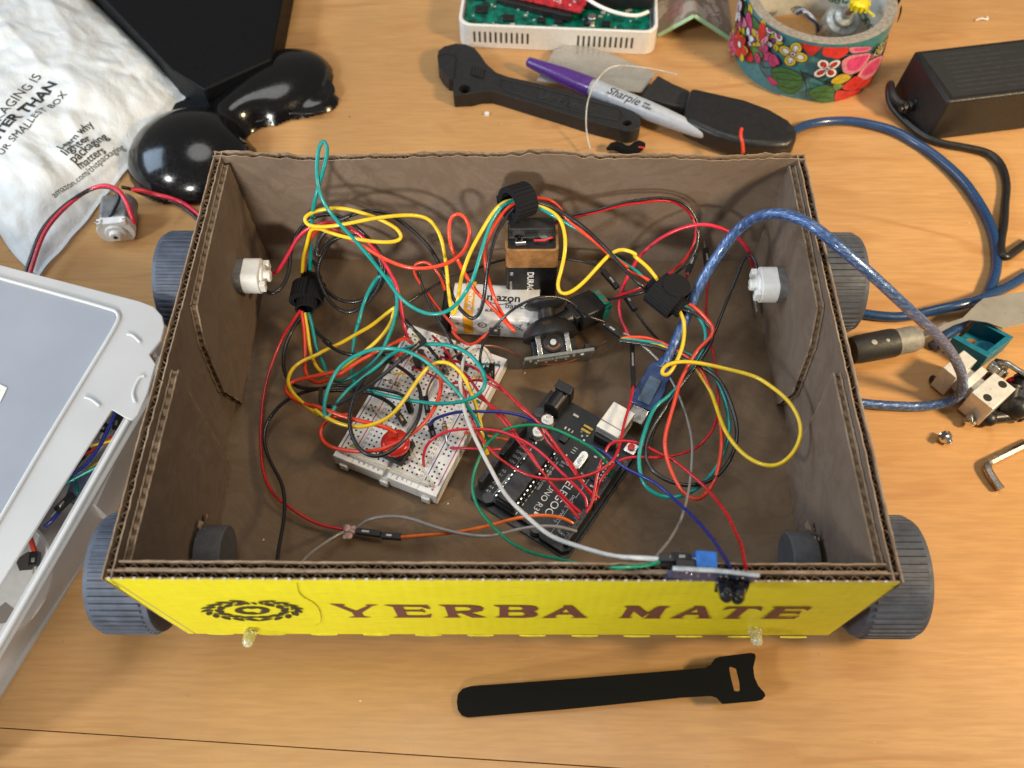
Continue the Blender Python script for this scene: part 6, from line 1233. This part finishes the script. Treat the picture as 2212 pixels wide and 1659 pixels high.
for i in range(5):
    b=MB(); pts=[at(600+i*12,110+i*14,1.2+.3*i,'TP'),at(700+i*8,95+i*10,2.6,'TP'),at(800,150+i*14,2.6,'TP'),at(870+i*6,250+i*8,2.0,'TP'),at(900,370,1.2,'TP')]; b.tube(smoothpts(pts,5),.11,8)
    tag(b.build('wire',[W['navy'],W['white'],W['navy'],W['white'],W['navy']][i] if i!=2 else K('wire_midblue',(.03,.12,.32),.3)),['outermost dark blue wire curled inside the tape roll','upper white wire curled inside the tape roll','mid blue wire curled inside the tape roll','lower white wire curled inside the tape roll','innermost dark blue wire curled inside the tape roll'][i],'wire','wires curled inside the tape roll')
# ================================================================ POWER BRICK
PT=3.2; c0=at(1975,110,PT); c1=at(2048,220,PT); X=(at(2212,200,PT)-c1).normalized(); 
ps=thing('power_brick','black power brick with a ribbed cable relief at the upper right edge','power supply',(c1.x,c1.y,0))
Y2=Vector((-X.y,X.x,0)); dpt=(c0-c1).dot(Y2); M=Matrix.Translation((c1.x,c1.y,0))@Matrix((X,Y2,Vector((0,0,1)))).transposed().to_4x4()
off=(c0-c1).dot(X)
b=MB(); b.prism([(-.1,-.05),(13,-.05),(13,dpt+.2),(off-.1,dpt+.2),(-1.05+off*.5,dpt*.55)],0,PT,0,M,top=[(0,0),(13,0),(13,dpt),(off,dpt),(off*.5+.05,dpt*.5)]); b.build('case',K('brick_black',(.012,.0115,.011),.42,bmp=.25,bsc=30),ps,bevel=.18,seg=3)
b=MB(); b.prism([(.45,.35),(8.5,.35),(8.5,dpt-.35),(off+.35,dpt-.35)],PT,PT+.012,0,M); lb=b.build('label_panel',K('label_grey',(.022,.022,.023),.5,var=.05),ps)
b=MB(); 
for i in range(9): 
    y=.75+i*.42; strip_=[(1.2+.0*i,y),(1.2+rnd.uniform(1.5,5.5),y),]; x1_=strip_[1][0]; b.add([M@Vector(p) for p in ((1.2,y,PT+.014),(x1_,y,PT+.014),(x1_,y+.1,PT+.014),(1.2,y+.1,PT+.014))],[(0,1,2,3)])
put_text(b,'ADAPTER',.4,lambda X_,Y_:M@Vector((2.2+X_,3.3+Y_,PT+.015)))
b.build('label_print',K('label_ink',(.036,.036,.037),.5,bmp=0),lb,smooth=0)
b=MB(); s0=at(2020,208,1.6); s1=at(1955,232,1.2); 
for i in range(7): t=i/6; p=s0.lerp(s1,t); dd=(s1-s0).normalized(); b.tube([p,p+dd*.16],[.5-.16*t]*2,16); b.tube([p+dd*.16,p+dd*.34],[.34-.12*t]*2,12)
b.build('cable_relief',blk,ps)
wire('cable',[('P',[(1975,226,1.3),(1950,225,1.3),(1930,205,1.5),(1925,180,1.5),(1921,195,1.1),(1925,225,.7),(1945,252,.4),(1975,280,.25),(2008,300,.25),(2040,311,.25),(2090,321,.25),(2135,332,.25),(2160,352,.25),(2173,385,.25),(2172,440,.25),(2166,500,.35),(2163,545,.6),(2172,556,.6),(2190,545,.4),(2225,520,.25)])],.24,blk,'black power cable looping from the power brick down the right side','cable')
wire('cable',[('P',[(1690,300,.9),(1728,275,.5),(1780,262,.3),(1850,263,.3),(1920,279,.3),(2000,320,.3),(2070,380,.3),(2120,445,.3),(2148,510,.3),(2153,560,.3),(2146,605,.3),(2118,660,.3),(2085,695,.3),(2060,715,.3),(2035,732,.3),(2014,748,.3)])],.29,K('navy_cable',(.012,.05,.15),.3,coat=.4,var=.05),'thick dark blue cable arcing across the right side of the table','cable')
wire('cable',[('P',[(2235,585,.3),(2205,603,.35),(2165,625,.5),(2120,645,.85),(2060,662,.85),(2000,676,.4),(1940,683,.3),(1880,680,.3),(1840,672,.3)])],.29,MT['navy_cable'],'dark blue cable crossing left behind the box wheel','cable')
# ================================================================ WRENCH, MARKER, SCRAPER
WO=rc(75,400,80,352,120,320,200,300,270,305,330,330,372,380,412,440,480,500,560,530,700,560,900,610,1150,680,1400,750,1460,790,1482,840,1470,885,1420,905,1380,905,1150,845,900,765,700,705,540,655,460,632,380,632,310,650,190,655,182,630,186,545,150,540,110,500,80,450)
wz=1.05; wp=[at(x,y,wz,'W').xy[:] for x,y in WO]
wr=thing('adjustable_wrench','black plastic adjustable wrench lying behind the box','wrench',at(700,600,0,'W'))
hole1=[at(x,y,wz,'W').xy[:] for x,y in circ(1385,852,36,18,20)]; hole2=[at(x,y,wz,'W').xy[:] for x,y in circ(262,618,42,16,30)]
def extr(b,loops,z0,z1,mat=0):
    pts=[p for l in loops for p in l]; trs=tessellate_polygon([[Vector((p[0],p[1],0)) for p in l] for l in loops]); n_=len(pts)
    vs=[(p[0],p[1],z0) for p in pts]+[(p[0],p[1],z1) for p in pts]; fs=[tuple(i+n_ for i in t) for t in trs]+[tuple(reversed(t)) for t in trs]; o=0
    for l in loops:
        k=len(l)
        for i in range(k): j=(i+1)%k; fs.append((o+i,o+j,n_+o+j,n_+o+i))
        o+=k
    b.add(vs,fs,mat)
b=MB(); extr(b,[wp,hole1,hole2],.0,wz); wb=b.build('body',K('wrench_black',(.016,.016,.017),.5,bmp=.2,bsc=14),wr,smooth=35,bevel=.07,seg=2)
# raised border on the handle and jaw seam
b=MB(); hb=[at(x,y,wz+.02,'W') for x,y in ((520,545),(700,585),(950,650),(1200,715),(1330,750),(1350,790),(1330,835),(1150,800),(900,730),(700,675),(560,625),(505,590),(520,545))]; b.tube(hb,.05,6); b.build('handle_border',MT['wrench_black'],wr)
b=MB(); b.tube([at(x,y,wz+.0,'W') for x,y in ((75,385),(120,372),(185,378),(203,400),(190,545))],.06,6); b.build('jaw_seam',K('seam_black',(.004,.004,.004),.7),wr)
b=MB(); q=[at(x,y,wz,'W') for x,y in ((315,455),(410,480),(395,555),(300,525))]; b.add([p+Vector((0,0,.005)) for p in q],[(0,1,2,3)]); b.build('screw_window',K('window_black',(.003,.003,.003),.8),wr)
b=MB()
for k in range(4): t=k/3; a_=q[0].lerp(q[1],.2+.6*t); c_=q[3].lerp(q[2],.2+.6*t); b.tube([a_.lerp(c_,.1),a_.lerp(c_,.9)],.11,8)
b.build('adjusting_screw',MT['wrench_black'],wr)
a=at(765,672,wz+.03,'W'); c_=at(1150,785,wz+.03,'W'); dx=(c_-a).normalized(); dy=Vector((-dx.y,dx.x,0)); b=MB(); V=text2d('Ult Printer',1)[0]; k=(c_-a).length/max(v_[0] for v_ in V)
put_text(b,'Ult Printer',1,lambda X_,Y_:a+dx*X_*k+dy*Y_*k*1.25,bold=.03); b.build('raised_text',K('wrench_text',(.030,.030,.031),.4),wr,smooth=0)
# marker
e0=at(697,425,1.0,'W'); e1=at(1925,925,1.0,'W'); d=(e1-e0); L=d.length; M=Matrix.Translation(e0)@(Matrix((Vector((-d.y,d.x,0)).normalized(),Vector((0,0,1)),Vector((-d.y,d.x,0)).normalized().cross(Vector((0,0,1)))))).transposed().to_4x4()
if (M.to_3x3()@Vector((0,0,1))).dot(d)<0: M=Matrix.Translation(e0)@(Matrix((-Vector((-d.y,d.x,0)).normalized(),Vector((0,0,1)),(-Vector((-d.y,d.x,0))).normalized().cross(Vector((0,0,1)))))).transposed().to_4x4()
mk=thing('marker_pen','purple capped grey marker pen lying across the scraper','marker',e0)
b=MB(); b.lathe([(0,0),(.22,0),(.33,.08),(.36,.3),(.60,2.8),(.66,4.6),(.66,4.95),(0,4.95)],36,0,M); b.build('cap',K('purple_cap',(.09,.03,.22),.22,coat=.4,bmp=.02,var=.04),mk,smooth=50)
b=MB(); b.lathe([(0,4.95),(.56,4.95),(.56,5.1),(.62,5.15),(.62,9.0),(.56,10.5),(.42,L-.5),(.36,L-.12),(.28,L),(0,L)],36,0,M); mb=b.build('barrel',K('marker_grey',(.42,.46,.52),.35,var=.04),mk,smooth=50)
xa=M.to_3x3()@Vector((1,0,0)); sg=1 if xa.y>0 else -1
def onm(z0,ph0): 
    def f(X_,Y_):
        z=z0+X_; r=.628 if z<9 else .628-(z-9)*.04; a_=ph0+Y_/.62; return M@Vector((sg*r*math.sin(a_),r*math.cos(a_),z))
    return f
b=MB(); put_text(b,'Sharpie',.78,onm(6.25,-.75),cut=.2,shear=.35,bold=.008); put_text(b,'FINE',.22,onm(8.85,-.35),cut=.2,bold=.01); put_text(b,'POINT',.22,onm(8.85,-.72),cut=.2,bold=.01); b.build('printed_text',ink,mb,smooth=0)
# scraper
sc_=thing('scraper','putty scraper with a steel blade and a black handle behind the rear rim','scraper',at(1300,550,0,'W'))
zb_=.55; b=MB(); b.prism([at(x,y,zb_,'W').xy[:] for x,y in ((760,560),(880,350),(1000,300),(1270,370),(1583,510),(1482,642),(1150,600))],zb_-.03,zb_+.02); b.build('blade',K('blade_steel',(.48,.46,.42),.26,.45,var=.03,sc=1.2,bmp=.02),sc_)
b=MB(); b.prism([at(x,y,1.1,'W').xy[:] for x,y in ((1600,505),(1700,560),(1822,612),(1790,730),(1700,712),(1480,655))],.1,.95,0); b.prism([at(x,y,.8,'W').xy[:] for x,y in ((1310,608),(1480,655),(1780,730),(1760,750),(1480,690),(1330,640))],.2,.7); b.build('ferrule',blkm,sc_,bevel=.1)
HO=[(1492,188),(1545,200),(1608,214),(1662,234),(1705,259),(1724,285),(1720,303),(1702,314),(1670,316),(1612,312),(1545,292),(1478,262),(1482,215)]
b=MB(); hp=[at(x,y,1.5).xy[:] for x,y in HO]; hh=[at(x,y,1.5).xy[:] for x,y in circ(1706,281,9,14,8)]; b.prism(hp,.1,1.6); b.build('handle',K('grip_black',(.013,.013,.014),.42,bmp=.06),sc_,smooth=60,bevel=.5,seg=5)
b=MB(); b.prism(hh,1.603,1.612); b.build('hang_hole',K('hole_black',(0,0,0)),sc_)
b=MB(); pts=[at(x,y,z) for x,y,z in ((1275,322,.6),(1268,290,1.0),(1266,255,1.6),(1271,215,2.1),(1287,178,2.5),(1312,150,2.7),(1335,142,2.7),(1372,144,2.5),(1415,150,2.2),(1462,161,1.9))]; b.tube(smoothpts(pts,6),.045,8); tag(b.build('plastic_filament',K('clear_filament',(.62,.58,.55),.2,coat=.5,bmp=0)),'thin clear plastic thread bowing over the marker','thread')
b=MB(); p=at(1051,245,.1); b.prism([(p.x-.15,p.y-.12),(p.x+.15,p.y-.15),(p.x+.17,p.y+.1),(p.x+.02,p.y+.15),(p.x-.13,p.y+.1)],0,.14); tag(b.build('white_crumb',K('crumb_white',(.85,.85,.88),.5)),'small white crumb on the table below the wrench','crumb')
b=MB(); p=at(1962//1,80,.1) if 0 else at(2122,44,.1); b.tube(smoothpts([p+Vector((-.5,0,0)),p+Vector((0,.15,.05)),p+Vector((.4,.1,0)),p+Vector((.45,.4,0))],4),.06,6); tag(b.build('white_crumb',MT['crumb_white']),'curled white plastic shaving at the upper right','crumb')
b=MB(); rr=random.Random(8); pts=[at(1312+ i*9,322-6*math.sin(i*.9)-i*.4,.5) for i in range(10)]; b.tube(pts,[.1,.25,.3,.32,.3,.33,.36,.4,.35,.15],8); tag(b.build('fabric_scrap',MT['hook_fabric']),'black fabric strip end lying just behind the rear rim','scrap')
wire('wire',[('P',[(1605,330,2.0),(1604,308,2.1),(1600,292,2.25),(1602,278,2.3)])],.11,W['coral'],'short red wire end poking up before the scraper handle','wire')
wire('wire',[('P',[(1376,318,.7),(1384,317,.8),(1392,320,.7)])],.06,W['red'],'tiny red wire end beside the black fabric strip','wire')
# ================================================================ SPATULA, BRACKET, HOT END AND HARDWARE ON THE RIGHT
spx=thing('palette_knife','palette knife with a black and grey handle and a wide steel blade at the right','spatula',at(1920,750,0))
def rodM(p,q): d=(q-p); return Matrix.Translation(p)@d.to_track_quat('Z','Y').to_matrix().to_4x4(),d.length
p=at(1840,757,.75); q=at(1984,730,.85); M,L=rodM(p,q)
jn=at(1933,740,.8); Lj=(jn-p).length
b=MB(); b.lathe([(0,0),(.70,0),(.78,.3),(.80,Lj-.2),(.76,Lj),(0,Lj)],28,0,M); o=b.build('grip',K('grip_dark',(.02,.02,.02),.55,bmp=.15),spx)
b=MB(); b.lathe([(0,Lj),(.72,Lj),(.72,L-.35),(.62,L),(0,L)],28,0,M); b.build('collar',K('grey_collar',(.26,.255,.24),.5),spx)
b=MB()
for x,y,r in ((1889,739,.16),(1918,734,.12)): c_=at(x,y,1.55); b.ell(c_,(r,r,.03))
b.build('grip_dot',K('dot_grey',(.45,.44,.42),.5),spx)
b=MB(); b.tube([at(1982,731,.85),at(2010,716,1.1),at(2045,702,1.4)],[.22,.2,.22],12); b.prism([at(x,y,1.55,'HE').xy[:] for x,y in ((600,405),(700,345),(850,295),(900,245),(960,185),(1010,145),(1327,90),(1440,75),(1440,330),(1327,338),(1160,375),(1040,330),(900,310),(780,350),(640,425))],1.50,1.57); b.build('blade',K('blade_steel2',(.40,.385,.35),.32,.4,var=.05,sc=.8,bmp=.06,bsc=4),spx,smooth=30)
br=thing('blue_bracket','blue printed plastic bracket beneath the palette knife blade','bracket',at(2090,745,0))
M=frame(at(768,462,1.45,'HE').xy.to_3d(),at(1045,665,1.45,'HE')-at(768,462,1.45,'HE'),Vector((0,1,0))); 
bM=K('bracket_blue',(.0,.15,.24),.45,var=.08,bmp=.15,bsc=20); e=at(1045,600,1.45,'HE')-at(770,448,1.45,'HE'); fdir=at(1260,430,1.45,'HE')-at(1045,600,1.45,'HE'); O=at(770,448,1.45,'HE'); O.z=0
ex_,fx=e.copy(),fdir.copy(); ex_.z=fx.z=0; Le,Lf=ex_.length,fx.length; M=Matrix((ex_.normalized(),fx.normalized(),Vector((0,0,1)))).transposed().to_4x4(); M.translation=O
b=MB(); b.box((0,0,0),(Le,Lf,.25),0,M); b.box((0,0,.25),(Le,.35,1.45),0,M); b.box((0,Lf-.25,.25),(Le,Lf,1.3),0,M); b.box((Le-.3,.35,.25),(Le,Lf-.25,1.45),0,M); b.build('body',bM,br,bevel=.03)
b=MB(); b.lathe([(.45,.25),(.62,.25),(.62,.55),(.45,.55)],24,0,M@Matrix.Translation((Le*.72,Lf*.55,0))); b.build('boss',bM,br)
b=MB(); b.cyl((Le*.35,Lf*.6,.252),(Le*.35,Lf*.6,.256),.4,M=M); b.build('opening',K('hole_wood',(.25,.13,.05),.6),br)
hs=thing('hot_end_heatsink','white finned heatsink of a printer hot end with two bolt holes','heatsink',at(960,800,0,'HE'))
zt=1.9; a0=at(835,655,zt,'HE'); a1=at(1080,850,zt,'HE'); ax=(a1-a0); ax.z=0; Lh=ax.length; ax.normalize(); w0=at(910,580,zt,'HE')-at(760,725,zt,'HE'); w0.z=0; wid=w0.length; wv=Vector((-ax.y,ax.x,0)); M=Matrix((ax,wv,Vector((0,0,1)))).transposed().to_4x4(); M.translation=Vector((a0.x,a0.y,0))
dk=K('dark_alu',(.30,.24,.18),.25,.8)
b=MB(); hw=wid/2
b.box((-.45,-hw,.15),(.4,hw,zt),0,M); b.box((Lh-.55,-hw-.1,.15),(Lh+.75,hw+.1,zt),0,M)
for k in range(4): x=.75+k*(Lh-1.6)/4; b.box((x,-hw*.92,.2),(x+.13,hw*.92,zt-.05),0,M)
b.box((.4,-.45,.5),(Lh-.55,.45,zt-.35),0,M); b.build('fins',alu,hs,bevel=.03)
b=MB()
for y in (-.55,.6): b.cyl((Lh+.15,y*1.1,zt+.002),(Lh+.15,y*1.1,zt+.006),.22,M=M)
b.build('bolt_hole',K('hole_black',(0,0,0)),hs)
b=MB(); p=at(1060,655,1.3,'HE'); q=at(1190,745,1.2,'HE'); Mr,Lr=rodM(p,q); b.lathe([(0,0),(.3,0),(.3,.2),(.42,.2),(.42,.5),(.25,.5),(.25,Lr*.6),(.5,Lr*.6),(.5,Lr*.8),(.25,Lr*.85),(.2,Lr),(0,Lr)],6,0,Mr); b.build('threaded_nozzle',metal,hs,bevel=.02)
b=MB(); b.prism([at(x,y,1.2,'HE').xy[:] for x,y in ((1190,770),(1250,745),(1300,770),(1280,795),(1215,790))],.5,1.3); b.build('heater_sock',K('silicone_red',(.45,.015,.02),.5),hs,bevel=.08)
b=MB(); b.prism([at(x,y,1.4,'HE').xy[:] for x,y in ((1100,612),(1165,625),(1140,690),(1095,690))],.1,1.5); b.build('black_clip',blk,hs,bevel=.05)
wire('metal_bracket',[('HE',[(1150,650,1.7),(1190,640,1.9),(1250,680,1.9),(1327,730,1.9),(1400,775,1.8)])],.15,metal,'bent bright metal bracket at the far right','bracket')
lab=['black hose section standing right of the heatsink','black hose section along the right picture edge','black ball ended rod below the heatsink']
for i,(pts,r) in enumerate((([(1245,815,1.4),(1225,900,1.1),(1215,1000,.7)],.42),([(1340,770,1.3),(1300,880,1.1),(1275,985,.9)],.5),([(1300,1045,.5),(1180,1060,.5),(1050,1075,.5)],.33))):
    b=MB(); b.tube([at(x,y,z,'HE') for x,y,z in pts],r,16); 
    e_=at(*pts[-1],'HE'); b.ell(e_,(r*1.35,r*1.35,r*1.25)); 
    b.tube([at(*pts[0],'HE'),at(*pts[0],'HE').lerp(at(*pts[1],'HE'),.2)],[r*1.2,r*1.2],16); tag(b.build('black_rod',blk),lab[i],'rod','black rods of the hot end assembly')
b=MB(); b.tube([at(1100,945,.5,'HE'),at(1190,1000,.5,'HE')],.25,12); b.ell(at(1095,940,.55,'HE'),(.4,.4,.4)); tag(b.build('dark_blue_rod',MT['navy_cable']),'short dark blue rod under the heatsink','rod')
def screw(p,q,lab,rh=.32,rs=.17,hl=.28):
    M,L=rodM(p,q); t=thing('screw',lab,'screw',(p.x,p.y,0)); b=MB(); b.lathe([(0,0),(rh*.5,0),(rh*.5,.1),(rh*.8,0),(rh,.08),(rh,hl),(rs,hl)],20,0,M); b.build('head',chrome,t)
    b=MB(); pr_=[(rs,hl)]; z=hl
    while z<L: pr_+=[(rs*1.15,z+.04),(rs,z+.08)]; z+=.08
    pr_+=[(0,z)]; b.lathe(pr_,14,0,M); b.build('thread',chrome,t)
screw(at(912,1118,.3,'HE'),at(903,1045,.75,'HE'),'small bright screw standing beside the ball ended rod')
screw(at(700,1200,.55,'HE'),at(745,1262,.2,'HE'),'small bright screw lying alone on the table',.34)
screw(at(640,778,.2,'HE'),at(610,765,.3,'HE'),'tiny dark grub screw left of the heatsink',.2,.18,.2)
for o_ in list(COL.objects):
    if o_.parent and o_.parent.get('label','').startswith('tiny dark grub'): o_.data=o_.data.copy(); o_.data.materials[0]=blk
wire('hex_key',[('HE',[(1400,1250,.3),(1327,1290,.3),(1200,1352,.3),(1090,1404,.3),(1050,1428,.3),(1043,1455,.3),(1062,1500,.3),(1100,1560,.3),(1152,1628,.3)])],.19,K('dull_steel',(.42,.39,.36),.3,1,var=.1),'bent steel hex key at the right edge of the table','hex key',n=6)
# ================================================================ LOOSE STRAP IN FRONT
up=[('BM',(748,1230)),('BM',(755,1180)),('BM',(785,1145)),('BM',(840,1128)),('BM',(1500,1080)),('BM',(2212,1022)),('BR',(150,1008)),('BR',(185,985)),('BR',(208,950)),('BR',(240,937)),('BR',(440,912)),('BR',(468,918)),('BR',(474,940)),('BR',(458,1010)),('BR',(466,1070)),('BR',(490,1125)),('BR',(530,1170)),('BR',(537,1190)),('BR',(520,1212)),('BR',(480,1222)),('BR',(262,1240)),('BR',(225,1200)),('BR',(190,1188)),('BR',(0,1198)),('BM',(1500,1270)),('BM',(820,1328)),('BM',(780,1315)),('BM',(755,1280))]
def sz(x): return .06+max(0,(x-(-1.5)))/13*.85
def atS(fr,x,y):
    z=.1
    for _ in range(4): p=at(x,y,z,fr); z=sz(p.x)+.16
    return p
L0=[atS(f,*p) for f,p in up]; slot=[atS('BR',x,y) for x,y in ((300,1005),(318,998),(350,1010),(372,1100),(375,1150),(360,1162),(335,1158),(315,1080))]
dense_=[]
for i in range(len(L0)):
    a,c_=L0[i],L0[(i+1)%len(L0)]; k=max(1,int((c_-a).length/.8)); dense_+=[a.lerp(c_,j/k) for j in range(k)]
loops=[[p.xy[:] for p in dense_],[p.xy[:] for p in slot]]
b=MB(); pts=[p for l in loops for p in l]; trs=tessellate_polygon([[Vector((p[0],p[1],0)) for p in l] for l in loops]); n_=len(pts)
vs=[(p[0],p[1],sz(p[0])) for p in pts]+[(p[0],p[1],sz(p[0])+.15) for p in pts]; fs=[tuple(i+n_ for i in t) for t in trs]+[tuple(reversed(t)) for t in trs]; o=0
for l in loops:
    k=len(l)
    for i in range(k): j=(i+1)%k; fs.append((o+i,o+j,n_+o+j,n_+o+i))
    o+=k
b.add(vs,fs); tag(b.build('loose_strap',MT['hook_fabric'],smooth=20),'flat black hook and loop strap with a slotted end lying on the table in front','strap')
